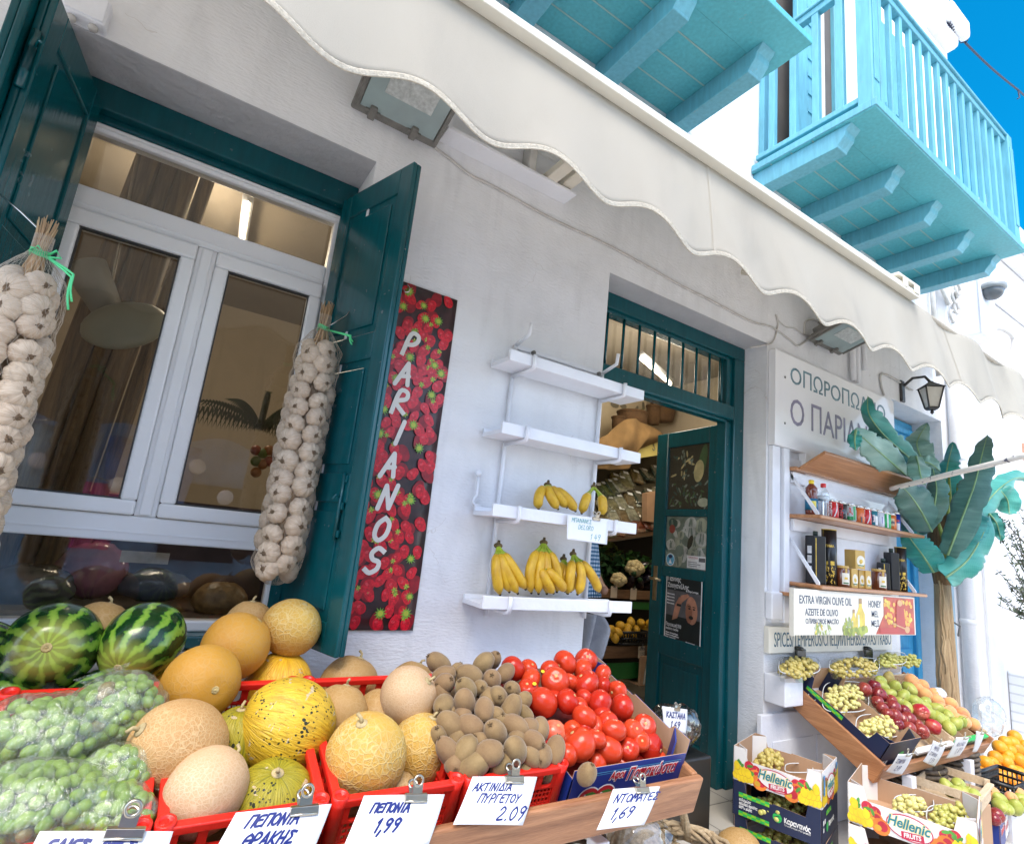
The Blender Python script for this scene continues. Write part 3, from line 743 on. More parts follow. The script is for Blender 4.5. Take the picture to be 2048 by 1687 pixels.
# ================================================================== BALCONIES
def balcony(name, label, x0, x1, joists, rail):
    B = thing(name, label, 'balcony', ((x0 + x1) / 2, -.4, 3.75), 'turquoise wooden balconies above the awning')
    ZB, YF = 3.759, -.76
    # deck boards run along the wall; one part (its boards are surface pattern)
    a = MB(); yb = [0.0, -.135, -.27, -.405, -.54]
    for i in range(4): a.box((x0, yb[i + 1] + .004, ZB), (x1, yb[i] - .004, ZB + .035), bev=.003)
    a.box((x0, YF, ZB - .002), (x1, -.536, ZB + .035), bev=.004); a.box((x0 + .01, YF + .02, ZB + .0355), (x1 - .01, -.01, ZB + .06)); a.build('deck', M_BLUE2, B)
    a = MB()
    for i in range(1, 4): a.box((x0 + .01, yb[i] - .0035, ZB + .0005), (x1 - .01, yb[i] + .0035, ZB + .004))
    a.build('board_gap', mat('pale_gap_caulk', (.30, .46, .44), .7), B)
    for x in joists:
        a = MB(); h = .12; w_ = .105
        prof = [(0.02, ZB - h), (-.545, ZB - h), (-.548, ZB - h + .012), (-.562, ZB - h + .03), (-.585, ZB - h + .055), (-.592, ZB - .035), (-.612, ZB - .018), (-.625, ZB - .001), (.02, ZB - .001)]
        a.slab([(x - w_, y, z_) for y, z_ in prof], (w_, 0, 0)); a.build('joist', M_BLUE, B, bev=.004)
    if rail:
        a = MB(); a.box((x0 - .006, YF - .008, ZB + .004), (x1 + .006, YF + .02, ZB + .052), bev=.004); a.box((x0 - .008, YF + .02, ZB + .004), (x0 + .015, -.01, ZB + .052), bev=.004); a.build('fascia', M_BLUE, B)
        zt = ZB + .98; zb = ZB + .10
        px = [x0 + .05, x1 - .06]
        for x in px:
            a = MB(); a.box((x - .042, YF + .012, ZB + .055), (x + .042, YF + .096, zt + .02), bev=.006)
            a.box((x - .028, YF + .006, ZB + .2), (x + .028, YF + .012, zt - .1), bev=.003); a.build('rail_post', M_BLUE, B)
        a = MB()
        for z0, z1 in ((zb, zb + .035), (zt - .045, zt)):
            a.box((px[0], YF + .03, z0), (px[1], YF + .078, z1), bev=.005); a.box((px[0] - .03, YF + .05, z0), (px[0] + .018, -.02, z1), bev=.005)
        a.box((px[0], YF + .015, zt + .001), (px[1], YF + .093, zt + .022), bev=.005); a.box((px[0] - .045, YF + .05, zt + .001), (px[0] + .035, -.02, zt + .022), bev=.005)
        a.build('handrail', M_BLUE, B)
        n = 16
        for i in range(1, n):
            x = px[0] + (px[1] - px[0]) * i / n
            a = MB(); a.box((x - .018, YF + .038, zb + .03), (x + .018, YF + .068, zt - .04), bev=.005); a.build('baluster', M_BLUE, B)
        for i in range(1, 5):
            y = YF + .054 + i * .145
            a = MB(); a.box((px[0] - .025, y - .022, zb + .03), (px[0] + .013, y + .022, zt - .04), bev=.005); a.build('baluster', M_BLUE, B)
    return B
balcony('balcony', 'turquoise balcony with a railing of flat balusters, beside the open sky', 2.86, 5.13, [2.985, 3.54, 4.085, 4.622, 5.125], True)
balcony('balcony', 'turquoise balcony cut off by the top edge, seen only from below', -.4, 2.243, [-.04, .505, 1.055, 1.604, 2.15], False)
# upper storey: blue balcony doors with half-open louvred leaves
ud = thing('balcony_door', 'pale blue balcony door with its panelled leaf folded open', 'door', (3.4, -.02, 3.8))
a = MB()
for x0, x1 in ((2.93, 3.06), (3.86, 3.97)): a.box((x0, -.045, 3.83), (x1, -.004, 6.2), bev=.006)
a.build('frame', M_BLUE, ud)
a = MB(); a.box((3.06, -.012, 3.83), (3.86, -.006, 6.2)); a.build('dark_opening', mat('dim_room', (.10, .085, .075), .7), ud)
a = MB(); a.box((3.17, -.14, 3.84), (3.30, -.10, 6.1), bev=.006); a.box((3.30, -.132, 3.84), (3.36, -.11, 6.1)); a.box((3.36, -.14, 3.84), (3.45, -.10, 6.1), bev=.006)
for k in range(14): a.box((3.29, -.14, 3.95 + k * .15), (3.37, -.10, 3.97 + k * .15))
a.build('leaf', M_BLUE, ud)
a = MB(); a.box((3.60, -.06, 3.84), (3.68, -.02, 6.1), bev=.006); a.box((3.48, -.03, 4.5), (3.62, -.02, 4.6)); a.build('inner_frame', mat('cream_window_wood', (.62, .57, .50), .5), ud)
ud2 = thing('balcony_shutter', 'pale blue panelled shutter behind the balcony railing near the sky', 'shutter', (4.6, -.02, 3.8))
a = MB(); a.box((4.62, -.05, 3.83), (5.12, -.004, 6.2), bev=.006)
for z0, z1 in ((3.95, 4.5), (4.6, 5.3)):
    a.box((4.68, -.06, z0), (5.06, -.051, z0 + .03)); a.box((4.68, -.06, z1), (5.06, -.051, z1 + .03)); a.box((4.68, -.06, z0), (4.71, -.051, z1)); a.box((5.03, -.06, z0), (5.06, -.051, z1))
a.build('panel', M_BLUE, ud2)
dp = thing('drainpipe', 'white drainpipe bracketed to the wall behind the balcony railing', 'pipe', (4.35, -.05, 3.8))
a = MB(); a.tube([(4.33, -.06, 3.8), (4.33, -.06, 7.2)], .055, 14); a.build('pipe', M_WALL, dp)
a = MB(); a.box((4.26, -.12, 4.95), (4.40, -.01, 4.985), bev=.004); a.tube([(4.33, -.1, 4.97), (4.45, -.16, 5.02)], .008, 6); a.build('clamp', M_BLUE, dp)

# rooftop ornament and wire against the sky
ch = thing('chimney', 'white plastered chimney end on the roof corner against the blue sky', 'chimney', (6.05, -.05, 6.6))
a = MB(); a.box((5.75, -.12, 6.9), (6.29, .3, 7.4), bev=.05); a.build('stack', M_FAR, ch)
a = MB(); a.box((5.9, -.2, 7.0), (6.36, -.1, 7.22), bev=.04); a.build('ledge', M_FAR, ch)
wr = thing('overhead_wire', 'thin dark cable with curled ends crossing the blue sky', 'cable', (6.3, 0, 6.8))
p0 = atY(1893, 46, -.12); p1 = atY(2036, 180, -.1); p2 = atY(2075, 215, -.1)
a = MB(); pts = []
for i in range(13):
    t_ = i / 12; p = p0.lerp(p1, t_); p.z -= .05 * math.sin(math.pi * t_); pts.append(p)
a.tube(pts + [p2], .011, 6); a.build('strand', mat('dark_cable', (.015, .02, .05), .5), wr)
a = MB(); q = []
for i in range(60):
    t_ = i / 59; p = p0.lerp(p0.lerp(p1, .22), t_); p.z -= .02 * t_; q.append(p + Vector((0, math.cos(i * 1.25) * .03, math.sin(i * 1.25) * .03)))
a.tube(q, .006, 5)
a.tube([p1 + Vector((0, 0, .0)), p1 + Vector((.03, 0, -.1)), p1 + Vector((-.06, 0, -.17))], .008, 5); a.build('curl', MATS['dark_cable'], wr)

# ================================================================== FIXTURES ON THE SHOPFRONT
def floodlight(c, label, sx=1.0, yaw=0):
    """twin-lamp floodlight box tilted face down, on a bracket"""
    c = Vector(c); t_ = thing('floodlight', label, 'floodlight', c)
    M = Matrix.Translation(c) @ Matrix.Rotation(R_(yaw), 4, 'Z') @ Matrix.Rotation(R_(-18), 4, 'X')
    w_, h_, d_ = .165 * sx, .15, .06
    a = MB(); a.slab([M @ Vector(p) for p in ((-w_ * 1.1, -h_, 0), (w_ * 1.1, -h_, 0), (w_ * 1.1, h_ * .98, 0), (-w_ * 1.1, h_ * .98, 0))], M.to_3x3() @ Vector((0, 0, .02)))
    a.slab([M @ Vector(p) for p in ((-w_ * .95, -h_ * .9, .02), (w_ * .95, -h_ * .9, .02), (w_ * .9, h_ * .7, .02), (-w_ * .9, h_ * .7, .02))], M.to_3x3() @ Vector((0, 0, d_)))
    a.build('housing', M_GREYMETAL, t_, bev=.01)
    a = MB(); a.box((-w_ * .93, -h_ * .82, -.006), (w_ * .93, h_ * .72, -.001), 0, M); a.build('glass', mat('pale_lamp_glass', (.30, .37, .37), .15, .1, 8), t_)
    a = MB(); a.box((-w_ * .55, -h_ * .55, -.009), (w_ * .6, h_ * .1, -.0061), 0, M); a.build('reflector', mat('frosted_reflector', (.46, .49, .48), .35, .25, 60, .4, 150), t_)
    for x in (-.62, .42):
        a = MB(); a.box((w_ * x - .014, h_ * .58, -.022), (w_ * x + .014, h_ * .95, .012), 0, M, .005); a.box((w_ * x - .03, h_ * .7, -.018), (w_ * x + .03, h_ * .78, -.004), 0, M, .003); a.build('clip', M_GREYMETAL, t_)
    for x in (-1.0, 1.0):
        a = MB(); a.box((w_ * x - .008, -h_ * .9, -.012), (w_ * x + .008, h_ * .75, .03), 0, M, .003); a.build('side_bracket', M_GREYMETAL, t_)
    return t_
floodlight((.50, -.17, 2.845), 'grey floodlight with a glass face on the wall above the window')
floodlight((3.66, -.17, 2.80), 'grey floodlight half hidden by the awning above the letterboard', 1.15)

def cable(pts, r, label, name='wall_cable', m_=None, cat='cable'):
    q = []
    for i in range(len(pts) - 1):
        p0, p1, p2, p3 = pts[max(0, i - 1)], pts[i], pts[i + 1], pts[min(len(pts) - 1, i + 2)]
        for k in range(6):
            t_ = k / 6
            q.append(.5 * ((2 * p1) + (-p0 + p2) * t_ + (2 * p0 - 5 * p1 + 4 * p2 - p3) * t_ ** 2 + (-p0 + 3 * p1 - 3 * p2 + p3) * t_ ** 3))
    q.append(pts[-1])
    a = MB(); a.tube(q, r, 6); return tag(a.build(name, m_ or M_CABLE), label, cat)
cable([atY(*q, -.006) for q in ((803, 248), (815, 262), (855, 285), (900, 318), (940, 350), (985, 372), (1035, 400), (1085, 428), (1140, 455), (1215, 490), (1290, 530), (1360, 570), (1420, 600), (1500, 642), (1545, 655), (1580, 680), (1600, 690), (1640, 655), (1632, 640), (1612, 642), (1608, 668))], .0065, 'white painted cable sagging along the wall from the floodlight over the door')
cable([atY(*q, -.006) for q in ((1552, 628), (1556, 645), (1553, 665), (1545, 684), (1530, 690), (1500, 695))], .005, 'short cable loop hanging beside the top corner of the doorway')
cable([atY(*q, -.006) for q in ((1556, 640), (1572, 654), (1590, 657), (1612, 670), (1650, 672))], .004, 'thin dangling cable ends above the letterboard')
jb = thing('junction_box', 'small white junction box on the wall at the top of the shutter', 'junction box', atY(172, 28, -.02))
p = atY(172, 25, -.03)
a = MB(); a.box((p.x - .055, -.05, p.z - .03), (p.x + .055, .002, p.z + .06), bev=.006); a.box((p.x - .05, -.056, p.z - .025), (p.x + .05, -.049, p.z + .055), bev=.004); a.build('box', M_WPAINT, jb)
for x in (-.03, .025):
    a = MB(); a.lathe([(.012, 0), (.014, -.01), (.010, -.016)], (p.x + x, -.025, p.z - .03), 10); a.build('gland', M_CABLE, jb)
a = MB(); a.tube([(p.x - .03, -.025, p.z - .04), (p.x - .07, -.02, p.z - .06), (p.x - .12, -.015, p.z - .07)], .006, 6); a.build('lead', M_WPAINT, jb)
hk = thing('wall_hook', 'thin white iron catch hook hanging on the wall left of the banana shelves', 'hook', (1.07, -.01, 1.45))
a = MB(); a.tube([atY(*q, -.02) for q in ((957, 950), (955, 975), (953, 990), (947, 997), (945, 1004), (950, 1010), (962, 1010))], .006, 8); a.build('rod', M_WPAINT, hk)
a = MB(); a.lathe([(.014, 0), (.014, .008)], atY(956, 946, -.02), 12, M=Matrix.Rotation(R_(90), 3, 'X')); a.build('plate', M_WPAINT, hk)
# lantern
ln = thing('wall_lantern', 'dark four-sided wall lantern under the awning edge', 'lantern', (4.97, -.16, 2.7))
lc = Vector((4.97, -.17, 2.70))
a = MB(); a.lathe([(.105, .055), (.03, .095), (.012, .11)], lc, 4, smooth=False); a.lathe([(.038, -.125), (.05, -.115), (.05, -.105)], lc, 4, smooth=False); a.lathe([(.004, -.16), (.014, -.145), (.006, -.125)], lc, 8)
for k in range(4):
    an = k * math.pi / 2
    a.tube([lc + Vector((math.cos(an) * .047, math.sin(an) * .047, -.11)), lc + Vector((math.cos(an) * .088, math.sin(an) * .088, .055))], .006, 5)
a.tube([lc + Vector((0, 0, .1)), lc + Vector((-.02, .03, .15)), lc + Vector((-.06, .10, .14)), lc + Vector((-.09, .15, .08))], .011, 8)
a.box(tuple(lc + Vector((-.13, .15, -.06))), tuple(lc + Vector((-.07, .169, .12))), bev=.01); a.build('ironwork', mat('dark_lantern_iron', (.05, .05, .05), .5), ln)
a = MB(); a.lathe([(.042, -.108), (.082, .05)], lc, 4, smooth=False); a.build('panes', mat('milky_glass', (.66, .64, .58), .2, .08, 8), ln)
cable([atY(*q, -.01) for q in ((1768, 790), (1762, 770), (1763, 748), (1790, 758), (1815, 775), (1825, 780))], .008, 'cable looping up to the dark wall lantern')
# pipes and conduits above and right of the letterboard
for x, px_ in ((3.95, 1703), (4.02, 1712), (4.12, 1722)):
    pass
for k, (pa, pb) in enumerate((((1700, 640), (1707, 760)), ((1711, 650), (1716, 765)), ((1724, 660), (1729, 740)))):
    A = atY(*pa, -.03); B_ = atY(*pb, -.03); A.z = 3.2; A.x = B_.x
    a = MB(); a.tube([A, B_], .02, 8); tag(a.build('conduit', M_WALL), 'white vertical conduit on the wall above the letterboard', 'conduit', 'white conduits beside the half hidden floodlight')
pp = thing('drainpipe', 'tall white drainpipe at the corner right of the blue door', 'pipe', (5.74, -.06, 1.5))
a = MB(); a.tube([(5.74, -.06, -.2), (5.74, -.06, 4.2)], .05, 14); a.build('pipe', M_WALL, pp)
for z_ in (.95, 2.3):
    a = MB(); a.lathe([(.053, 0), (.058, .01), (.058, .03), (.053, .04)], (5.74, -.06, z_), 14); a.box((5.74, -.07, z_ + .01), (5.86, -.001, z_ + .03)); a.build('collar', M_WALL, pp)
# letterboard (painted name board) ---------------------------------
SX0, SX1, SZ0, SZ1 = 3.075, 4.62, 1.70, 2.585
lb = thing('name_board', 'glossy white name board with Greek shop lettering right of the doorway', 'sign', ((SX0 + SX1) / 2, -.03, SZ1))
a = MB(); a.box((SX0, -.05, 1.97), (SX1, -.002, SZ1), bev=.004); a.box((SX0 + .33, -.0495, SZ0), (SX1, -.003, 1.972)); a.build('board', mat('white_gloss_board', (.92, .92, .93), .09, .05, 2, .04, 5), lb)
M_LET = mat('faded_teal_letters', (.13, .24, .29), .4, .3, 20); M_LETP = mat('plum_grey_letters', (.24, .22, .31), .4, .3, 20)
MS = frame((SX0, -.051, SZ0), (1, 0, 0), (0, 0, 1))
def outl(txt, x, z, h, wd, m_):
    lettering(txt, MS @ Matrix.Translation((x, z, 0)), h, m_, lb, width=wd, thick=.0008)
outl('ΟΠΩΡΟΠΩΛΕΙΟ', .16, .70, .16, 1.24, M_LET); outl('Ο ΠΑΡΙΑΝΟΣ', .16, .43, .25, 1.28, M_LETP); outl('ΓΕΩΡΓΙΟΣ Ν. Σ', .55, .235, .10, .62, M_LET)
sc_ = MB()
for x, z_ in ((.10, .72), (.10, .42), (1.44, .70)): sc_.lathe([(.008, 0), (.008, .002)], MS @ Vector((x, z_, 0)), 8, M=Matrix.Rotation(R_(90), 3, 'X'))
sc_.build('screw', M_GREYMETAL, lb)

# ================================================================== BLUE DOOR BESIDE THE SHELVES
bd = thing('blue_door', 'blue panelled double door in a deep white reveal behind the banana plant', 'door', (5.15, .2, 0))
a = MB(); y0 = .22
a.box((BX0, y0, 2.45), (BX1, y0 + .1, 2.62), bev=.01); a.box((BX0, y0 - .03, 2.50), (BX1, y0 + .02, 2.55), bev=.01); a.box((BX0, y0, -.2), (BX0 + .08, y0 + .1, 2.45), bev=.01); a.box((BX1 - .08, y0, -.2), (BX1, y0 + .1, 2.45), bev=.01); a.build('frame', M_DOORBLUE, bd)
for x0, x1 in ((BX0 + .08, 5.14), (5.15, BX1 - .08)):
    a = MB(); a.box((x0, y0 + .03, -.19), (x1, y0 + .07, 2.2), bev=.006)
    for z0, z1 in ((-.05, .7), (.8, 1.45)):
        a.box((x0 + .07, y0 + .012, z0), (x1 - .07, y0 + .029, z1), bev=.008); a.box((x0 + .10, y0 + .002, z0 + .04), (x1 - .10, y0 + .0115, z1 - .04), bev=.008)
    a.build('leaf', M_DOORBLUE, bd)
a = MB(); a.box((BX0 + .08, y0 + .05, 2.2), (BX1 - .08, y0 + .06, 2.45)); a.build('fanlight', mat('pale_fanlight', (.45, .47, .50), .2, .15, 5), bd)
a = MB(); a.tube([(5.52, -.0, .98), (5.60, -.05, .93), (5.53, -.06, .86)], .008, 6); tag(a.build('iron_catch', M_GREYMETAL), 'small dark bent iron catch on the wall beside the banana trunk', 'catch')
a = MB(); a.box((5.6002, -.003, -.2), (5.66, .0, 2.2)); tag(a.build('painted_strip', mat('pale_blue_limewash', (.36, .50, .58), .8, .1, 5)), 'pale blue painted strip of wall beside the blue door', 'painted strip')

# ================================================================== ELECTRIC BOXES, CAMERA, NEIGHBOUR
eb = thing('meter_cabinet', 'white electric cabinet high on the wall below the balcony end', 'cabinet', (6.1, -.08, 3.8))
a = MB(); a.box((5.95, -.22, 3.50), (6.24, -.0, 4.12), bev=.012); a.box((5.93, -.245, 3.49), (6.26, -.221, 4.14), bev=.01); a.build('cabinet', M_WPAINT, eb)
cable([Vector(p) for p in ((6.26, -.12, 3.66), (6.36, -.16, 3.68), (6.55, -.2, 3.72), (6.75, -.22, 3.68), (6.72, -.2, 3.5), (6.6, -.15, 3.35))], .02, 'grey hose curving out of the electric cabinet', 'hose')
a = MB(); a.box((6.5, -.1, 3.62), (6.58, -.02, 3.9), bev=.01); tag(a.build('warning_sign', mat('red_white_sign', (.62, .08, .08), .5, .6, 14, col2=(.8, .75, .75), sharp=(.48, .52))), 'small red and white plate near the electric cabinet', 'sign')
mb_ = thing('meter_box', 'pale panel with coiled cables left of the electric cabinet', 'meter box', (5.75, -.06, 3.7))
a = MB(); a.box((5.62, -.08, 3.40), (5.92, -.0, 4.10), bev=.01); a.build('panel', mat('dull_white_panel', (.66, .67, .69), .6, .1, 6), mb_)
a = MB()
for k in range(4):
    c = Vector((5.70 + .05 * (k % 2), -.10, 3.62 + .09 * k)); a.tube([c + Vector((math.cos(t_ / 9 * 2 * math.pi) * .055, -.01 * k, math.sin(t_ / 9 * 2 * math.pi) * .055)) for t_ in range(10)], .012, 6)
a.tube([(5.55, -.05, 4.3), (5.57, -.06, 3.9), (5.62, -.1, 3.7)], .015, 6); a.tube([(5.44, -.04, 4.4), (5.46, -.05, 3.0)], .02, 6); a.build('coil', M_CABLE, mb_)
dc = thing('dome_camera', 'grey dome security camera on a white arm under the balcony corner', 'camera', (6.0, -.3, 3.9))
c = atY(1985, 582, -.3)
a = MB(); a.lathe([(.0, .16), (.075, .15), (.085, .07), (.085, .05)], c, 20); a.tube([c + Vector((0, 0, .12)), c + Vector((.02, .16, .14)), c + Vector((.02, .30, .14))], .03, 10); a.build('housing', M_WPAINT, dc)
a = MB(); a.lathe([(.105, .05), (.105, .02), (.095, .01)], c, 20); a.build('ring', mat('grey_camera_ring', (.25, .27, .28), .4), dc)
a = MB(); a.ball(c + Vector((0, 0, .0)), .085, 18, 12); a.build('dome', mat('smoked_dome', (.10, .11, .12), .08, .1, 6), dc)
nb_ = thing('neighbour_house', 'tall white house beyond the shop with a moulded cornice', 'house', (8, 0, 0))
a = MB(); a.box((6.272, -.02, -.2), (14, 6, 5.05)); a.build('wall', M_FAR, nb_)
a = MB(); a.box((6.274, -.16, 4.82), (14, -.021, 4.92), bev=.02); a.box((6.274, -.26, 4.92), (14, -.021, 5.06), bev=.02); a.box((6.274, -.07, 4.2), (14, -.021, 4.26), bev=.02); a.build('cornice', M_FAR, nb_)
a = MB(); a.box((7.6, -.03, .9), (8.7, -.0201, 2.6)); a.build('shop_window', mat('dark_plum_window', (.12, .08, .10), .2), nb_)
a = MB(); a.box((7.5, -.10, 2.6), (8.8, -.021, 2.78)); a.build('brick_lintel', mat('salmon_brick', (.55, .30, .20), .7), nb_)
m, nt, b, v = base('white_brick')
bk = _n(nt, 'ShaderNodeTexBrick'); bk.inputs['Scale'].default_value = 1; bk.inputs['Brick Width'].default_value = .24; bk.inputs['Row Height'].default_value = .075; bk.inputs['Mortar Size'].default_value = .008
bk.inputs['Color1'].default_value = (.80, .82, .84, 1); bk.inputs['Color2'].default_value = (.76, .78, .80, 1); bk.inputs['Mortar'].default_value = (.62, .64, .66, 1)
lnk(nt, mapped(nt, v, (1, 1, 1), rot=(R_(90), 0, 0)), bk.inputs['Vector']); lnk(nt, bk.outputs['Color'], b.inputs['Base Color']); b.inputs['Roughness'].default_value = .7
bumpn(nt, b, bk.outputs['Fac'], .6, .01, True)
a = MB(); a.box((6.62, -.30, -.2), (8.2, -.022, .56), bev=.02); tag(a.build('brick_wall', m), 'low white painted brick wall at the right edge', 'wall')

# ================================================================== ACROSS THE LANE (seen in the window's reflection)
oh = thing('opposite_house', 'white house across the lane, seen only in the window reflection', 'house', (0, -6, 0))
a = MB(); a.box((-9, -7.2, -.2), (10, -6.0, 2.5)); a.build('wall', mat('cream_limewash', (.82, .76, .68), .85, .06, 2), oh)
a = MB()
a.box((-4.5, -5.995, -.1), (2.4, -5.95, 2.4)); a.build('blue_doors', mat('pale_blue_shopfront', (.26, .42, .62), .5, .3, 3), oh)
a = MB(); a.box((.1, -5.945, .5), (1.0, -5.92, 1.5)); a.build('shop_opening', M_DARK, oh)
oa = thing('awning', 'brown awning added across the lane to darken the window reflection', 'awning', (0, -4.6, 2.2)); a = MB(); a.grid(lambda u, v_: (-2.1 + 3.9 * u, -4.6, 3.95 - (2.0 + .06 * math.sin(u * 26)) * v_), 120, 4); a.grid(lambda u, v_: (-2.1 + 3.9 * u, -4.6 - 1.35 * v_, 3.952 + .1 * v_), 2, 2); a.build('canvas', mat('brown_canvas', (.16, .12, .085), .9, .15, 6), oa)  # made-up awning, sized to darken the upper part of the panes' reflection
for k in range(9):
    a = MB(); c = Vector((-1.5 + .36 * k, -4.9, 1.35 + .16 * ((k * 7) % 3))); a.ball(c, .09, 12, 8); tag(a.build('paper_lamp', mat('paper_white', (.75, .70, .72), .8)), 'round paper lamp across the lane, reflected in the window', 'lamp', 'paper lamps across the lane')
def garment(c, w_, h_, m_, label):
    a = MB(); c = Vector(c)
    a.grid(lambda u, v_: c + Vector((w_ * (u - .5) * (1 + .25 * (1 - v_) * (abs(u - .5) > .25)), .03 * math.sin(u * 22) + .03 * math.sin(v_ * 5), -h_ * v_)), 24, 12)
    t_ = thing('hanging_shirt', label, 'clothing', c); a.build('cloth', m_, t_, solid=.01)
    k = MB(); k.tube([c + Vector((-w_ * .4, 0, .01)), c + Vector((0, 0, .06)), c + Vector((w_ * .4, 0, .01))], .008, 6); k.tube([c + Vector((0, 0, .06)), c + Vector((0, 0, .14))], .006, 6); k.build('hanger', M_CHROME, t_)
garment((-.62, -4.9, 1.35), .5, .7, mat('pink_cloth', (.62, .10, .26), .8, .15, 6), 'pink shirt on a hanger across the lane, reflected in the window')
garment((-.15, -5.1, 1.9), .75, .9, mat('blue_cloth', (.12, .25, .55), .8, .25, 5), 'blue cloth hung across the lane, reflected in the right pane')
garment((-1.1, -5.0, 1.9), .7, 1.0, mat('pale_blue_cloth', (.38, .52, .62), .8, .2, 5), 'pale blue cloth hung across the lane, reflected in the left pane')
# ================================================================== INSIDE THE SHOP
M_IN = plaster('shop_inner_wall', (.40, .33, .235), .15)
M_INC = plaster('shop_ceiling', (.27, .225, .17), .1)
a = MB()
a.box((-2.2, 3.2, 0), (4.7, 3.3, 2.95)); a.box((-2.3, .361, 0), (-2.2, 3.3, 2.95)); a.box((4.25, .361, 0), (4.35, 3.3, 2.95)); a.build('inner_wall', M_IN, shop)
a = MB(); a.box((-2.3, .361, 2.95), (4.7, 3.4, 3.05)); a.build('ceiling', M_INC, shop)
M_TUBE = bpy.data.materials.new('lit_tube'); M_TUBE.use_nodes = True
b = M_TUBE.node_tree.nodes['Principled BSDF']; b.inputs['Emission Color'].default_value = (1, .86, .62, 1); b.inputs['Emission Strength'].default_value = 8
def tube_light(p, q, label, e):
    t_ = thing('tube_light', label, 'lamp', (Vector(p) + Vector(q)) / 2)
    a = MB(); a.tube([p, q], .013, 10); a.build('tube', M_TUBE, t_)
    a = MB(); d = Vector((0, 0, .035)); a.tube([Vector(p) + d, Vector(q) + d], .03, 6); a.build('fitting', M_WPAINT, t_)
    l = bpy.data.lights.new('tube_glow', 'POINT'); l.energy = e; l.color = (1, .90, .74); l.shadow_soft_size = .25
    o = bpy.data.objects.new('tube_glow', l); COL.objects.link(o); o.parent = t_; o.location = (-.25, -.25, -.22)
tube_light((2.95, 1.0, 2.72), (3.6, 1.28, 2.72), 'lit fluorescent tube on the ceiling behind the door transom', 9)
tube_light((.08, 1.1, 2.85), (.13, 1.9, 2.85), 'lit fluorescent tube seen through the top pane of the window', 8)

IY = 1.55
def ip(x, y, Y=IY): return atY(x, y, Y)
def face(mb, pts, th, mi=0, Y=IY): mb.slab([ip(*p, Y) for p in pts], (0, th, 0), mi)
M_BURLAP = mat('burlap', (.19, .11, .04), .95, .2, 8, .5, 220)
M_CARD = mat('brown_cardboard', (.43, .255, .145), .8, .12, 9, .1, 120)
M_RATTAN = mat('dark_wicker', (.11, .055, .02), .7, .5, 60, .8, 90, stretch=(1, 1, 5))
M_LEAFG = mat('dark_greens', (.02, .075, .018), .6, .5, 14)
M_LEAFB = mat('bright_greens', (.06, .20, .03), .55, .4, 14)
a = MB(); face(a, [(1190, 790), (1330, 790), (1330, 925), (1190, 925)], .04, Y=2.2); t_ = thing('wall_panel', 'cream wall panel with grey printed leaves above the shop shelves', 'panel', ip(1260, 850, 2.2)); a.build('panel', mat('cream_panel', (.62, .52, .36), .6, .08, 4), t_)
a = MB(); rd = random.Random(5); c = ip(1245, 800, 2.19)
MPn = frame((c.x, 2.195, c.z), (1, 0, 0), (0, 0, 1))
for i in range(3): disc(a, MPn, -.1, .10 - i * .085, .06, .035, .001, 0, 14)
for i in range(3): disc(a, MPn, .02, .08 - i * .07, .05, .03, .001, 0, 14)
for i in range(24): disc(a, MPn, rd.uniform(.18, .55), rd.uniform(-.15, .15), rd.uniform(.02, .06), .02, .001 + i * 1e-5, rd.choice((0, 1)), 7, rd.uniform(0, 3))
a.build('leaf_print', [mat('grey_print', (.22, .19, .13), .7), mat('olive_print', (.28, .27, .07), .7)], t_)
# header shelf of yellow board, its lit look put into the colour
hs = thing('header_shelf', 'long pale yellow shelf edge under the burlap sack', 'shelf', ip(1260, 905))
a = MB(); face(a, [(1180, 932), (1180, 905), (1345, 872), (1345, 905)], .35); a.build('board', mat('yellow_board', (.66, .55, .17), .5, .06, 6), hs)
a = MB(); q = ip(1307, 887, IY - .01); a.tube([q, q + Vector((0, -.01, -.03)), q + Vector((.015, -.01, -.05)), q + Vector((-.005, -.01, -.065)), q + Vector((-.02, -.01, -.05))], .004, 6); a.build('hook', M_GREYMETAL, hs)
# woven baskets on the shelf
for i, (x0, x1, y0, y1) in enumerate(((1226, 1246, 835, 862), (1241, 1285, 825, 860), (1296, 1316, 812, 848), (1308, 1342, 808, 842))):
    c0 = ip((x0 + x1) / 2, y1, IY + .2); wd = (ip(x1, y1, IY + .2) - ip(x0, y1, IY + .2)).x / 2; h_ = (ip(x0, y0, IY + .2) - ip(x0, y1, IY + .2)).z
    t_ = thing('wicker_basket', ['small dark wicker basket at the left end of the row', 'wide dark wicker basket behind the burlap sack', 'narrow wicker basket leaning on its neighbour', 'wicker basket at the right end, nearest the door'][i], 'basket', c0, 'wicker baskets above the shop shelves')
    a = MB(); a.lathe([(wd * .85, 0), (wd, h_ * .5), (wd * 1.03, h_), (wd * .95, h_), (wd * .9, h_ * .6), (wd * .8, .02)], c0, 14); a.build('body', M_RATTAN, t_)
    a = MB(); a.tube([c0 + Vector((math.cos(k / 12 * 6.283) * wd * 1.02, math.sin(k / 12 * 6.283) * wd * 1.02, h_)) for k in range(13)], .012, 6); a.build('rim', M_RATTAN, t_)
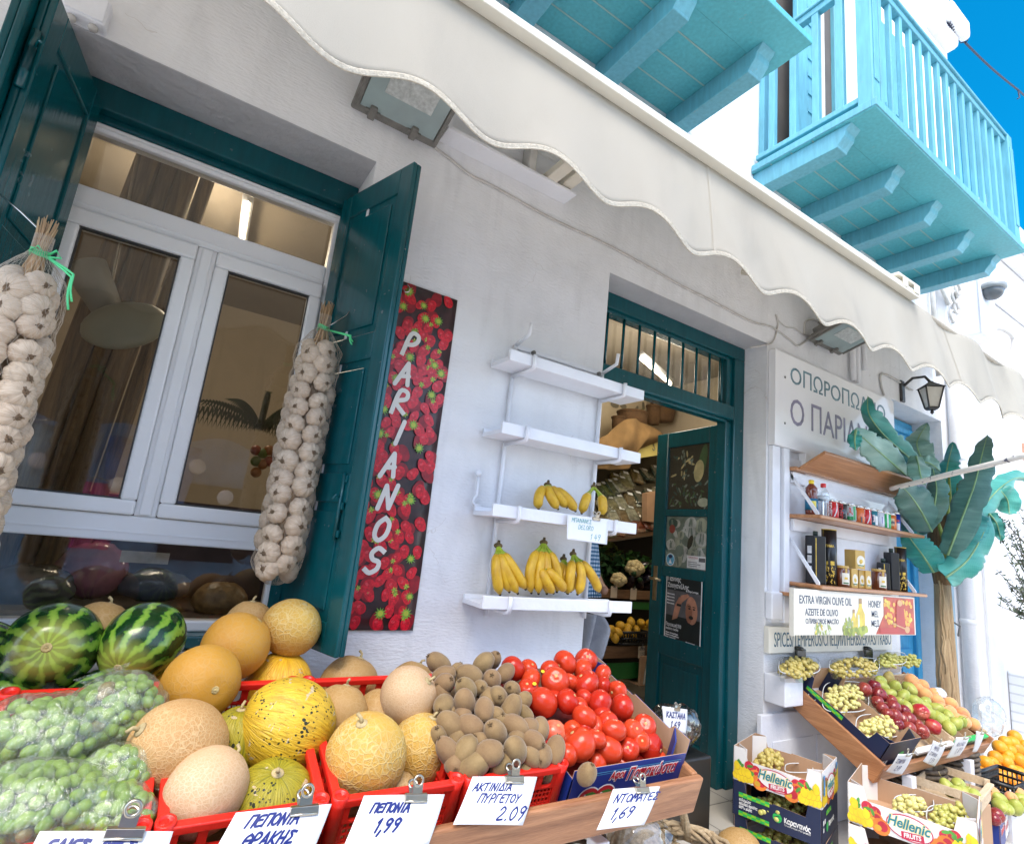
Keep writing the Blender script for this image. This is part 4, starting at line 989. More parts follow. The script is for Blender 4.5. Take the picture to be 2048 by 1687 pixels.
# burlap sack thrown over the shelf
bs = thing('burlap_sack', 'brown burlap sack draped over the shelf edge inside the doorway', 'sack', ip(1260, 880))
def sack(u, v_):
    top = [(1186, 880), (1215, 868), (1250, 838), (1272, 836), (1295, 850), (1330, 872)]
    bot = [(1186, 936), (1205, 938), (1215, 940), (1258, 938), (1264, 905), (1330, 878)]
    k = u * 5; i = min(4, int(k)); f = k - i
    t0 = Vector(top[i]).lerp(Vector(top[i + 1]), f); b0 = Vector(bot[i]).lerp(Vector(bot[i + 1]), f); q = t0.lerp(b0, v_)
    p = ip(q.x, q.y, IY - .03); p.y -= .09 * math.sin(math.pi * min(1, v_ * 1.1)) * (1 - .5 * abs(u - .5)) + .02 * math.sin(u * 16 + v_ * 3)
    return p
a = MB(); a.grid(sack, 40, 20); a.build('cloth', M_BURLAP, bs, solid=.012, sub=1)
# sloped back of the produce rack and the packs on it
rk = thing('produce_rack', 'dark sloped rack full of packed vegetables inside the doorway', 'rack', ip(1255, 1000))
a = MB()
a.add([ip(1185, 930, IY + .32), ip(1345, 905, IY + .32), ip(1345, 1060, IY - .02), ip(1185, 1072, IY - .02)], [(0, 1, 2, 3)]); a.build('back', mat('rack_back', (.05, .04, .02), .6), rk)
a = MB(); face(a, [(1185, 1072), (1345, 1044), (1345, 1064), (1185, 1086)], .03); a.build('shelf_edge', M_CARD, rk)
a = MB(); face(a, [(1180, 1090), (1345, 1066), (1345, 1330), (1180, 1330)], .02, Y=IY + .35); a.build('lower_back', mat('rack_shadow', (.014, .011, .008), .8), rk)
M_PK = [mat('pack_' + str(i), c, .12, .5, 30, .6, 60, coat=.8) for i, c in enumerate([(.10, .13, .05), (.30, .26, .16), (.05, .07, .05), (.26, .06, .03), (.20, .13, .06), (.40, .38, .30)])]
rd = random.Random(2)
rows = [(1195, 985, 1255, 965, 5, 1, IY + .18), (1222, 965, 1345, 940, 6, 0, IY + .24), (1196, 1014, 1345, 985, 8, 0, IY + .12), (1200, 1040, 1345, 1012, 8, 1, IY + .05), (1205, 1062, 1345, 1038, 7, 3, IY + .0)]
nP = 0
pkn = ['dark leaf', 'pale', 'dark green', 'red pepper', 'brown nut', 'silvery']
for (x0, y0, x1, y1, n, k0, Y) in rows:
    for i in range(n):
        f = (i + .5) / n; px_, py_ = x0 + (x1 - x0) * f, y0 + (y1 - y0) * f
        c = ip(px_, py_, Y - .03); mi = rd.choice((0, 1, 2, 4, 5, 1, 2)) if k0 != 3 else rd.choice((3, 4, 3, 1))
        t_ = thing('produce_pack', {3: 'clear pack of red dried peppers on the lowest rack row', 4: 'clear pack of brown nuts on the sloped rack', 0: 'clear pack of dark leaves on the sloped rack', 1: 'clear pack of pale pasta on the sloped rack', 2: 'clear pack of dark green vegetables on the sloped rack', 5: 'shiny silvery pack on the sloped rack'}[mi], 'pack', c, 'packs of ' + pkn[mi] + ' produce on the rack')
        M = Matrix.Translation(c) @ Matrix.Rotation(R_(-42 + rd.uniform(-9, 9)), 4, 'X') @ Matrix.Rotation(R_(rd.uniform(-14, 14)), 4, 'Y')
        a = MB(); a.box((-.062, -.02, -.075), (.062, .02, .075), 0, M, .018); a.build('filling', M_PK[mi], t_)
        a = MB(); a.box((-.066, -.025, -.08), (.066, -.021, .08), 0, M, .002); a.box((-.03, -.0262, .05), (.03, -.0252, .078), 1, M); a.build('wrapper', [M_FILM, PR['white']], t_)
cb = thing('carton', 'tall brown carton standing on the rack beside the door', 'carton', ip(1307, 1040, IY - .08))
a = MB(); face(a, [(1294, 1042), (1294, 986), (1312, 982), (1311, 1044)], .06, Y=IY - .1); a.build('box', M_CARD, cb)
# greens, cauliflower, aubergines above the vegetable crate
def leaf_heap(name, label, cat, x0, x1, y0, y1, n, m_, Y, sz, seed, grp=None):
    rd = random.Random(seed); t_ = thing(name, label, cat, ip((x0 + x1) / 2, y1, Y), grp); a = MB()
    for i in range(n):
        c = ip(rd.uniform(x0, x1), rd.uniform(y0, y1), Y + rd.uniform(-.08, .1)); L = sz * rd.uniform(.6, 1.3); wv = L * rd.uniform(.25, .5)
        E_ = Euler((rd.uniform(-1, 1), rd.uniform(-1, 1), rd.uniform(0, 6.3))).to_matrix()
        pts = [E_ @ Vector(q) + c for q in ((0, 0, 0), (wv, L * .4, .02), (0, L, -.02), (-wv, L * .4, .02))]
        a.add(pts, [(0, 1, 2, 3)], 0, True)
    a.build('leaves', m_, t_); return t_
leaf_heap('leafy_greens', 'heap of dark green leafy vegetables left of the cauliflower', 'vegetables', 1200, 1275, 1105, 1165, 150, M_LEAFG, IY + .1, .10, 1)
leaf_heap('lettuce', 'bright green leaves around the cauliflower on the shop counter', 'vegetables', 1250, 1330, 1110, 1165, 50, M_LEAFB, IY + .05, .10, 2)
leaf_heap('leek_bunch', 'yellow green vegetable bunch in the dark shelf above the greens', 'vegetables', 1198, 1225, 1085, 1130, 30, mat('leek_green', (.12, .15, .03), .6, .4, 14), IY + .2, .12, 3)
cf = thing('cauliflower', 'creamy cauliflower head on the shop counter', 'vegetable', ip(1270, 1138))
rd = random.Random(9); a = MB(); c = ip(1270, 1138, IY - .05)
for i in range(46):
    th, ph = math.acos(rd.uniform(-.2, 1)), rd.uniform(0, 6.283); u = Vector((math.sin(th) * math.cos(ph), math.sin(th) * math.sin(ph), math.cos(th)))
    a.ball(c + u * .062, rd.uniform(.018, .03), 8, 6)
a.ball(c, .065, 12, 8); a.build('florets', mat('cauliflower_cream', (.62, .50, .26), .75, .2, 40, .4, 120), cf)
cf2 = copy_tree(cf); cf2.location = ip(1238, 1160, IY - .08) ; cf2['label'] = 'second cauliflower mostly hidden behind a price card'; cf2.scale = (.8, .8, .8)
ag = MB(); ag.ball((0, 0, 0), (.038, .038, .095), 14, 10, fn=lambda u: 1 + .25 * -u.z)
AG = thing('aubergine', 'glossy black aubergine in the crate beside the cauliflower', 'vegetable', (0, 0, 0), 'aubergines heaped beside the cauliflower'); ag.build('body', mat('aubergine_skin', (.012, .008, .018), .12, .3, 8, coat=.5), AG)
a = MB(); a.lathe([(.024, .0), (.018, .02), (.006, .035)], (0, 0, .085), 8); a.build('calyx', M_LEAFG, AG)
spots = [(1285, 1132), (1297, 1142), (1310, 1133), (1275, 1152), (1290, 1157), (1306, 1155), (1262, 1160), (1280, 1166), (1300, 1168), (1318, 1145)]
for i, (x, y) in enumerate(spots):
    o = AG if i == 0 else clone(AG, (0, 0, 0)); o.location = ip(x, y, IY - .04 - .01 * (i % 3)); o.rotation_euler = (rd.uniform(.8, 1.5), rd.uniform(-.6, .6), rd.uniform(-1.2, 1.2))
def shop_crate(name, label, x0, x1, yt0, yt1, h, m_, Y=IY - .12, d=.3, cat='crate'):
    t_ = thing(name, label, cat, ip((x0 + x1) / 2, yt1, Y)); a = MB()
    p, q = ip(x0, yt0, Y), ip(x1, yt1, Y); a.box((p.x, Y, min(p.z, q.z) - h), (q.x, Y + .02, min(p.z, q.z)), bev=.004); a.build('front_board', m_, t_)
    a = MB(); a.box((p.x, Y + .021, p.z - h), (q.x, Y + d, p.z - h + .015)); a.build('base', m_, t_); return t_
M_CRW = wood_mat('old_crate_wood', (.13, .065, .03), (.30, .16, .08)); M_GRC = mat('green_plastic', (.02, .16, .03), .4, .15, 8)
shop_crate('vegetable_crate', 'brown wooden crate front below the cauliflower with two paper cards', 1195, 1330, 1176, 1168, .07, M_CRW)
shop_crate('green_crate', 'green plastic crate under the brown vegetable crate', 1195, 1330, 1200, 1196, .06, M_GRC, IY - .1)
shop_crate('fruit_crate', 'brown crate board under the black lemon basket', 1185, 1330, 1292, 1290, .09, M_CRW, IY - .2)
shop_crate('green_crate', 'green plastic crate near the floor under the lemon basket', 1185, 1330, 1320, 1322, .12, M_GRC, IY - .18)
shop_crate('carton', 'brown cardboard carton on the floor by the steel ladder', 1282, 1330, 1312, 1310, .22, M_CARD, IY - .24, cat='carton')
for k, (x, y, lab) in enumerate(((1228, 1182, 'blank paper card clipped to the left of the vegetable crate'), (1267, 1186, 'blank paper card clipped to the right of the vegetable crate'), (1283, 1302, 'paper price card on the crate under the lemons'))):
    c = ip(x, y, IY - .135 if k < 2 else IY - .23); t_ = thing('price_card', lab, 'price card', c); a = MB(); a.box((c.x - .035, c.y, c.z - .05), (c.x + .035, c.y + .001, c.z + .04)); a.build('paper', mat('buff_paper', (.58, .46, .33), .8, .05, 8), t_)
    a = MB(); a.box((c.x - .014, c.y - .006, c.z + .03), (c.x + .014, c.y - .001, c.z + .036)); a.tube([c + Vector((0, -.004, .035)), c + Vector((0, -.012, .055))], .004, 6); a.build('clip', M_GREYMETAL, t_)
    if k == 2:
        a = MB(); M = frame((c.x - .033, c.y - .0005, c.z - .04), (1, 0, 0), (0, 0, 1)); pen_text(a, 'ΛΕΜΟΝΙ', .004, .05, .018, M, .003); pen_text(a, '1,50', .02, .012, .022, M, .0035); a.build('lettering', PR['grey'], t_)
# lemons in a black basket
lbk = thing('lemon_basket', 'black plastic basket holding lemons inside the doorway', 'basket', ip(1250, 1275, IY - .15))
c0 = ip(1248, 1280, IY - .1); a = MB(); hx, hy, hz = .15, .13, .085
for k in range(12):
    for s_ in (-1, 1): a.box((c0.x - hx + k * hx * 2 / 11 - .006, c0.y + s_ * hy - .004, c0.z), (c0.x - hx + k * hx * 2 / 11 + .006, c0.y + s_ * hy + .004, c0.z + hz))
for k in range(10):
    for s_ in (-1, 1): a.box((c0.x + s_ * hx - .004, c0.y - hy + k * hy * 2 / 9 - .006, c0.z), (c0.x + s_ * hx + .004, c0.y - hy + k * hy * 2 / 9 + .006, c0.z + hz))
for z_ in (.0, .04, hz):
    a.tube([c0 + Vector((x, y, z_)) for x, y in ((-hx, -hy), (hx, -hy), (hx, hy), (-hx, hy), (-hx, -hy))], .008 if z_ < hz else .012, 6)
a.box((c0.x - hx, c0.y - hy, c0.z - .004), (c0.x + hx, c0.y + hy, c0.z)); a.build('basket', mat('black_plastic', (.012, .012, .012), .4, .2, 10), lbk)
lm = MB(); lm.ball((0, 0, 0), (.034, .034, .042), 14, 10, fn=lambda u: 1 + .10 * max(0, abs(u.z) - .85) / .15)
LM = tag(lm.build('lemon', mat('lemon_skin', (.72, .40, .03), .42, .12, 10, .25, 160)), 'yellow lemon in the black basket inside the doorway', 'lemon', 'lemons in the black basket')
lem = [(1222, 1258), (1241, 1250), (1262, 1244), (1282, 1245), (1235, 1263), (1254, 1262), (1272, 1258), (1290, 1258), (1215, 1266), (1247, 1270), (1265, 1270), (1284, 1268), (1230, 1274), (1300, 1246), (1256, 1254)]
for i, (x, y) in enumerate(lem):
    o = LM if i == 0 else clone(LM, (0, 0, 0)); o.location = ip(x, y, IY - .20 + .03 * (i % 4)); o.rotation_euler = (rd.uniform(0, 3), rd.uniform(0, 3), 0)
# steel step ladder leaning by the door
ld = thing('steel_ladder', 'narrow steel ladder leaning inside beside the door leaf', 'ladder', ip(1298, 1300, IY - .3))
p0, p1 = ip(1318, 1178, 1.15), ip(1288, 1368, 1.05)
a = MB(); a.tube([p0, p1], .011, 8); a.build('rail', M_CHROME, ld)
a = MB(); a.tube([p0 + Vector((.22, .16, 0)), p1 + Vector((.22, .16, 0))], .011, 8); a.build('rail', M_CHROME, ld)
for f in (.35, .62, .9):
    a = MB(); a.tube([p0.lerp(p1, f), p0.lerp(p1, f) + Vector((.22, .16, 0))], .009, 8); a.build('rung', M_CHROME, ld)
# clear bags on the door step
bgm = glass_mat('grey_bag_film', (.72, .74, .77), .12, .16)
gb = thing('plastic_bag', 'grey translucent plastic bag hanging at the left jamb under the banana shelf', 'bag', ip(1190, 1280, .4))
a = MB()
def gbag(u, v_):
    q = Vector((1150, 1225)).lerp(Vector((1198 + 10 * v_, 1222)), u).lerp(Vector((1150, 1335)).lerp(Vector((1205, 1300)), u), v_); p = ip(q.x, q.y, .42); p.y += .04 * math.sin(u * 9 + v_ * 5) - .03; return p
a.grid(gbag, 16, 16); a.build('film', mat('grey_plastic_film', (.30, .31, .34), .3, .2, 8, .3, 20), gb, solid=.003)
# shopper standing just inside, all but one side hidden by the jamb
pe = thing('person', 'person in a blue checked shirt standing inside, mostly hidden by the door jamb', 'person', (2.10, .68, 0))
m, nt, b, v = base('checked_shirt')
sp_ = _n(nt, 'ShaderNodeSeparateXYZ'); lnk(nt, v, sp_.inputs[0])
def stripes(s_, k): return math_n(nt, 'GREATER_THAN', math_n(nt, 'FRACT', math_n(nt, 'MULTIPLY', s_, k)), .5)
ck = math_n(nt, 'ADD', stripes(math_n(nt, 'ADD', sp_.outputs[0], sp_.outputs[1]), 45), stripes(sp_.outputs[2], 45))
lnk(nt, ramp(nt, math_n(nt, 'MULTIPLY', ck, .5), [(.0, (.62, .66, .72)), (.45, (.05, .20, .36)), (.9, (.012, .035, .10))], 'CONSTANT'), b.inputs['Base Color']); b.inputs['Roughness'].default_value = .85
M_CHECK = m
def skin(name, verts, edges, radii, m_, par, root=0, sub=2):
    me = bpy.data.meshes.new(name); me.from_pydata([tuple(Vector(q) - par.location) for q in verts], edges, [])
    o = bpy.data.objects.new(name, me); COL.objects.link(o); o.parent = par
    md = o.modifiers.new('skin', 'SKIN'); md.use_smooth_shade = True
    for i, r in enumerate(radii):
        r = (r, r) if isinstance(r, (int, float)) else r
        me.skin_vertices[0].data[i].radius = r
    me.skin_vertices[0].data[root].use_root = True
    s_ = o.modifiers.new('sub', 'SUBSURF'); s_.levels = sub; s_.render_levels = sub
    me.materials.append(m_); return o
bx, by = 2.10, .68
V = [(bx, by, .92), (bx, by, 1.10), (bx, by, 1.30), (bx, by, 1.44), (bx, by, 1.52), (bx, by - .01, 1.62), (bx, by, 1.72),
     (bx - .09, by, .88), (bx - .10, by - .01, .48), (bx - .10, by + .02, .08), (bx - .10, by - .12, .04), (bx + .09, by, .88), (bx + .10, by - .01, .48), (bx + .10, by + .02, .08), (bx + .10, by - .12, .04),
     (bx - .18, by, 1.40), (bx - .22, by, 1.14), (bx - .20, by - .12, .92), (bx + .17, by, 1.40), (bx + .20, by, 1.14), (bx + .17, by - .15, 1.02), (bx + .15, by - .22, 1.0)]
E_ = [(0, 1), (1, 2), (2, 3), (3, 4), (4, 5), (5, 6), (0, 7), (7, 8), (8, 9), (9, 10), (0, 11), (11, 12), (12, 13), (13, 14), (3, 15), (15, 16), (16, 17), (3, 18), (18, 19), (19, 20), (20, 21)]
RD = [.13, .12, .13, .11, .05, .085, .06, .085, .055, .04, .03, .085, .055, .04, .03, .055, .042, .03, .055, .042, .032, .028]
skin('body', V, E_, RD, mat('skin_tone', (.30, .15, .09), .5, .1, 10), pe)
a = MB()
def shirt(u, v_):
    an = u * 2 * math.pi; z_ = 1.46 - .50 * v_; r = .165 + .085 * v_ ** .8 + .012 * math.sin(an * 9 + v_ * 3) * v_
    rz = (.09 if v_ < .04 else r)
    return Vector((bx + math.cos(an) * rz * 1.06, by + math.sin(an) * rz * .74, z_ + (.03 if v_ < .04 else 0)))
a.grid(shirt, 48, 16); a.build('shirt', M_CHECK, pe, solid=.006)
a = MB(); a.ball((bx, by + .015, 1.70), (.092, .10, .10), 16, 12); a.build('hair', mat('dark_hair', (.02, .014, .01), .6), pe)
# behind the window: a timber post, a scale pan, bags on the ledge
M_BARK = wood_mat('weathered_slats', (.05, .035, .025), (.30, .20, .10), 'Z', .6)
tp = thing('timber_post', 'streaky weathered timber post behind the left window pane', 'post', (-.25, .7, 1.5))
a = MB()
for k, (x, r) in enumerate(((-.44, .05), (-.36, .035), (-.29, .045), (-.21, .03))): a.tube([(x - .10, .80, 0), (x, .78, 1.2), (x + .12, .76, 2.94)], r, 8)
a.build('slats', M_BARK, tp)
sc2 = thing('weighing_scale', 'hanging grey green scale pan behind the left window pane', 'scale', (-.25, .55, 1.9))
a = MB(); Mx = Matrix.Rotation(R_(62), 3, 'X') @ Matrix.Rotation(R_(-25), 3, 'Y')
a.ball(atY(250, 650, .5), (.15, .12, .055), 26, 14, M=Mx, fn=lambda u: 1.0 if abs(u.z) < .2 else 1 - .06 * abs(u.z)); a.build('pan', mat('scale_pan', (.36, .38, .31), .35, .12, 4), sc2)
a = MB(); q = atY(195, 580, .62); a.lathe([(.05, -.11), (.075, .10), (.06, .11)], q, 18, M=Matrix.Rotation(R_(-35), 3, 'Y')); a.build('dial', mat('dial_grey', (.34, .34, .31), .4, .1, 5), sc2)
a = MB(); a.tube([atY(250, 650, .52), atY(215, 600, .62), (q.x, q.y, 2.9)], .008, 6); a.build('rod', M_CHROME, sc2)
ledge = thing('display_ledge', 'dark display ledge behind the lower window pane', 'ledge', (0, .6, .85))
a = MB(); a.box((-.9, .361, .80), (1.2, .85, .845)); a.build('board', mat('dark_ledge', (.06, .05, .045), .5), ledge)
a = MB(); a.box((-.9, .83, .846), (1.2, .85, 1.25)); a.build('back', mat('plum_backing', (.10, .07, .085), .6, .3, 6), ledge)
def bag_heap(c, r, m_, label, seed):
    rd = random.Random(seed); t_ = thing('packed_bag', label, 'bag', c); a = MB()
    a.ball(c, r, 22, 16, fn=lambda u: 1 + .10 * noise.noise(u * 3 + Vector((seed, 0, 0))) + .05 * noise.noise(u * 9)); a.build('bag', m_, t_)
bag_heap(atY(60, 1175, .5), (.13, .08, .08), mat('clear_dark_bag', (.10, .10, .09), .12, .6, 9, .3, 14, coat=.7), 'shiny dark bag lying behind the lower pane at the left', 1)
bag_heap(atY(185, 1140, .55), (.11, .07, .10), mat('rose_bag', (.40, .16, .22), .2, .5, 9, .3, 14, coat=.5), 'pink wrapped bag behind the lower window pane', 2)
bag_heap(atY(310, 1170, .55), (.12, .07, .06), mat('blue_grey_bag', (.12, .15, .22), .2, .4, 9, .3, 14, coat=.5), 'blue grey packet behind the lower window pane', 3)
bag_heap(atY(440, 1200, .5), (.10, .07, .07), mat('nut_bag', (.26, .17, .08), .3, .5, 25, .4, 40), 'bag of brown nuts behind the lower pane near the garlic', 4)
p = atY(300, 1115, .45); a = MB(); a.box((p.x - .09, .45, p.z - .02), (p.x + .06, .455, p.z + .02)); tag(a.build('paper_note', PR['white']), 'pale strip of paper lying behind the lower window pane', 'paper')
# dried palm leaves seen through the right pane
pl2 = thing('palm_fronds', 'dark feathery palm fronds behind the right window pane', 'plant', atY(460, 780, .9)); a = MB(); rd = random.Random(4)
c = atY(520, 850, 1.0)
for k in range(7):
    d = Vector((-.5 + .16 * k, -.1 + rd.uniform(-.2, .2), .35 - .06 * abs(k - 3))); 
    for i in range(26):
        f = i / 26; q = c + d * f + Vector((0, 0, -.22 * f * f)); s_ = .10 * math.sin(math.pi * min(1, f + .1))
        for sg in (-1, 1):
            a.add([q, q + Vector((.01, 0, -.006)), q + Vector((.02 * sg, sg * .3 * s_, -s_))], [(0, 1, 2)])
a.build('fronds', mat('dry_palm', (.035, .05, .022), .7, .3, 8), pl2)
fc = thing('fruit_heap', 'small heap of red and green fruit behind the right pane', 'fruit', atY(520, 930, .8)); 
for k in range(9):
    a = MB(); a.ball(atY(512 + 13 * (k % 4), 900 + 22 * (k // 4) + 6 * (k % 2), .75), .024, 12, 8); a.build('fruit', [mat('heap_red', (.25, .04, .015), .4), mat('heap_green', (.08, .12, .015), .4), mat('heap_orange', (.28, .10, .02), .4)][k % 3], fc)
# ================================================================== FRUIT SKINS
def cantaloupe(name, ground, net, nscale=46, relief=.5, blush=None):
    m, nt, b, v = base(name)
    r = rnd_obj(nt); off = _n(nt, 'ShaderNodeVectorMath', operation='ADD'); cmb = _n(nt, 'ShaderNodeCombineXYZ')
    for i in range(3): lnk(nt, math_n(nt, 'MULTIPLY', r, 7.0 + i), cmb.inputs[i])
    lnk(nt, v, off.inputs[0]); lnk(nt, cmb.outputs[0], off.inputs[1]); q = off.outputs[0]
    wp = _n(nt, 'ShaderNodeTexNoise'); wp.inputs['Scale'].default_value = 22; lnk(nt, q, wp.inputs['Vector'])
    ad = _n(nt, 'ShaderNodeVectorMath', operation='MULTIPLY_ADD'); lnk(nt, wp.outputs['Color'], ad.inputs[0]); ad.inputs[1].default_value = (.022, .022, .022); lnk(nt, q, ad.inputs[2])
    e1 = tvor(nt, ad.outputs[0], nscale, 'DISTANCE_TO_EDGE').outputs['Distance']
    e2 = tvor(nt, ad.outputs[0], nscale * 1.9, 'DISTANCE_TO_EDGE').outputs['Distance']
    f1 = math_n(nt, 'SUBTRACT', 1.0, math_n(nt, 'MINIMUM', math_n(nt, 'MULTIPLY', e1, 7.5), 1.0)); f2 = math_n(nt, 'SUBTRACT', 1.0, math_n(nt, 'MINIMUM', math_n(nt, 'MULTIPLY', e2, 9.0), 1.0))
    f = math_n(nt, 'MAXIMUM', f1, math_n(nt, 'MULTIPLY', f2, .7))
    patch = tnoise(nt, q, 9, 4)
    gate = _n(nt, 'ShaderNodeMapRange'); gate.inputs['From Min'].default_value = .34; gate.inputs['From Max'].default_value = .6; lnk(nt, patch, gate.inputs['Value'])
    f = math_n(nt, 'MULTIPLY', f, math_n(nt, 'ADD', math_n(nt, 'MULTIPLY', gate.outputs[0], .7), .3))
    g = ramp(nt, tnoise(nt, q, 6, 3), [(.3, ground), (.7, blush or [x * .85 for x in ground])])
    lnk(nt, mixc(nt, f, g, net), b.inputs['Base Color']); b.inputs['Roughness'].default_value = .62
    bumpn(nt, b, math_n(nt, 'ADD', f, math_n(nt, 'MULTIPLY', tnoise(nt, q, 120, 3), .3)), relief, .004)
    return m
M_CANT = cantaloupe('netted_melon_skin', (.50, .275, .095), (.62, .43, .22), 95, .4)
M_CANTP = cantaloupe('pale_netted_skin', (.56, .36, .19), (.63, .47, .31), 110, .25)
M_CANTY = cantaloupe('yellow_netted_skin', (.57, .36, .06), (.62, .47, .20), 58, .5, (.50, .25, .04))
M_SMOOTH = cantaloupe('smooth_orange_melon_skin', (.54, .275, .022), (.50, .27, .06), 60, .14, (.48, .22, .02))
M_TANM = cantaloupe('tan_melon_skin', (.43, .25, .08), (.50, .33, .15), 70, .2)
def canary(name, c1, c2, spots=.16):
    m, nt, b, v = base(name)
    sp = _n(nt, 'ShaderNodeSeparateXYZ'); lnk(nt, v, sp.inputs[0])
    ang = _n(nt, 'ShaderNodeMath', operation='ARCTAN2'); lnk(nt, sp.outputs[1], ang.inputs[0]); lnk(nt, sp.outputs[0], ang.inputs[1])
    cm = _n(nt, 'ShaderNodeCombineXYZ'); lnk(nt, math_n(nt, 'MULTIPLY', ang.outputs[0], 5.0), cm.inputs[0]); lnk(nt, math_n(nt, 'MULTIPLY', sp.outputs[2], 9.0), cm.inputs[1]); lnk(nt, rnd_obj(nt), cm.inputs[2])
    rid = tnoise(nt, cm.outputs[0], 3.4, 5, .8)
    vo = tvor(nt, mapped(nt, v, (1, 1, .8)), 105); sz = tnoise(nt, v, 16, 3)
    dark = math_n(nt, 'LESS_THAN', vo.outputs['Distance'], math_n(nt, 'MULTIPLY', math_n(nt, 'MAXIMUM', math_n(nt, 'SUBTRACT', sz, .35), 0.0), 1.25 * spots / .16))
    dark = math_n(nt, 'MULTIPLY', dark, math_n(nt, 'GREATER_THAN', tnoise(nt, v, 45, 2), .42))
    c = ramp(nt, rid, [(.3, c2), (.5, c1), (.72, [min(1, x * 1.15) for x in c1])])
    cork = math_n(nt, 'GREATER_THAN', tnoise(nt, mapped(nt, v, (1, 1, 3)), 26, 5), .655)
    c = mixc(nt, cork, c, (.55, .44, .25))
    lnk(nt, mixc(nt, dark, c, (.025, .03, .012)), b.inputs['Base Color']); b.inputs['Roughness'].default_value = .45
    bumpn(nt, b, rid, .75, .006)
    return m
M_CAN = canary('spotted_yellow_skin', (.62, .40, .025), (.44, .26, .02))
M_CANG = canary('spotted_olive_skin', (.36, .30, .015), (.17, .17, .012), .24)
M_CANP = canary('plain_yellow_skin', (.80, .45, .02), (.62, .30, .015), .06)
m, nt, b, v = base('watermelon_rind')
sp = _n(nt, 'ShaderNodeSeparateXYZ'); lnk(nt, v, sp.inputs[0])
ang = _n(nt, 'ShaderNodeMath', operation='ARCTAN2'); lnk(nt, sp.outputs[1], ang.inputs[0]); lnk(nt, sp.outputs[0], ang.inputs[1])
n1 = tnoise(nt, v, 20, 6, .4); n2 = tnoise(nt, v, 60, 5)
a_ = math_n(nt, 'ADD', math_n(nt, 'MULTIPLY', ang.outputs[0], 12.0), math_n(nt, 'MULTIPLY', math_n(nt, 'SUBTRACT', n1, .5), 7.0))
a_ = math_n(nt, 'ADD', a_, math_n(nt, 'MULTIPLY', math_n(nt, 'SUBTRACT', n2, .5), 4.0))
si = math_n(nt, 'SINE', a_)
c = ramp(nt, math_n(nt, 'ADD', math_n(nt, 'MULTIPLY', si, .5), .5), [(.36, (.006, .035, .006)), (.52, (.02, .10, .010)), (.70, (.12, .26, .025)), (1, (.20, .35, .04))])
pole = _n(nt, 'ShaderNodeMapRange'); pole.inputs['From Min'].default_value = .075; pole.inputs['From Max'].default_value = .122; lnk(nt, sp.outputs[2], pole.inputs['Value'])
c = mixc(nt, math_n(nt, 'MULTIPLY', pole.outputs[0], math_n(nt, 'ADD', .25, math_n(nt, 'MULTIPLY', n1, 1.0))), c, (.52, .56, .10))
lnk(nt, c, b.inputs['Base Color']); b.inputs['Roughness'].default_value = .24; b.inputs['Coat Weight'].default_value = .25
M_WATER = m
M_STEM = mat('dry_stem', (.42, .33, .17), .8, .25, 40)
M_SCAR = mat('melon_scar', (.50, .38, .16), .75, .35, 60, .5, 90)

def melon(p, r, m_, label, kind='melon', ax=(0, 0, 1), el=1.0, stem=True, seed=0, flat=.0):
    """p centre, r the radius across, el length over width along ax"""
    t_ = thing(kind, label, kind, p); rd = random.Random(seed * 13 + 5); s0 = Vector((rd.uniform(0, 50), rd.uniform(0, 50), 0))
    a = MB(); a.ball((0, 0, 0), (1, 1, el), 48, 32, fn=lambda u: 1 + .025 * noise.noise(u * 1.6 + s0) + .006 * noise.noise(u * 6 + s0) - .05 * max(0, abs(u.z) - .93) / .07)
    a.v = [q * r for q in a.v]; o = a.build('rind', m_); o.parent = t_
    a = MB()
    if stem:
        a.lathe([(.16 * r, -.012 * r), (.13 * r, .02 * r), (.07 * r, .035 * r)], (0, 0, el * .955 * r), 12); a.tube([(0, 0, el * .96 * r), (.03 * r, 0, (el + .10) * r), (.14 * r, .06 * r, (el + .16) * r)], [.055 * r, .045 * r, .05 * r], 7)
    else:
        a.lathe([(.11 * r, -.01 * r), (.09 * r, .012 * r), (.05 * r, .006 * r)], (0, 0, el * .953 * r), 14); a.ball((0, 0, el * .955 * r), (.04 * r, .04 * r, .02 * r), 8, 5)
    o = a.build('stem' if stem else 'blossom_scar', M_STEM if stem else M_SCAR); o.parent = t_
    t_.rotation_euler = axis_rot(ax, rd.uniform(0, 6)); return t_
def mel(px, py, rpx, Y, m_, label, **k):
    p = atY(px, py, Y); return melon(p, rad(p, rpx), m_, label, **k)
W = 'watermelon'
mel(105, 1293, 84, -.17, M_WATER, 'striped watermelon showing its pale stem end, left of the other watermelons', kind=W, ax=(-.02, -1, .2), el=1.06, stem=False, seed=1)
mel(287, 1283, 73, -.17, M_WATER, 'dark striped watermelon leaning against the orange melon', kind=W, ax=(-.35, -.72, -.35), el=1.16, stem=False, seed=2)
mel(-42, 1300, 56, -.17, M_WATER, 'watermelon cut off by the left edge above the red crate', kind=W, ax=(1, 0, .3), el=1.1, seed=3)
mel(5, 1402, 58, -.20, M_WATER, 'watermelon low behind the left red crate, seen through its holes', kind=W, ax=(1, -.2, .1), el=1.1, seed=4)
mel(200, 1402, 62, -.20, M_WATER, 'watermelon low behind the olive bags and the crate rim', kind=W, ax=(1, .2, .1), el=1.15, seed=5)
mel(195, 1262, 57, -.09, M_TANM, 'orange tan melon behind and between the two striped watermelons', ax=(.2, .3, 1), seed=6)
mel(403, 1366, 73, -.33, M_SMOOTH, 'smooth orange melon with a ringed stem scar resting on the crate rim', ax=(.30, -.95, .05), el=.93, stem=False, seed=7)
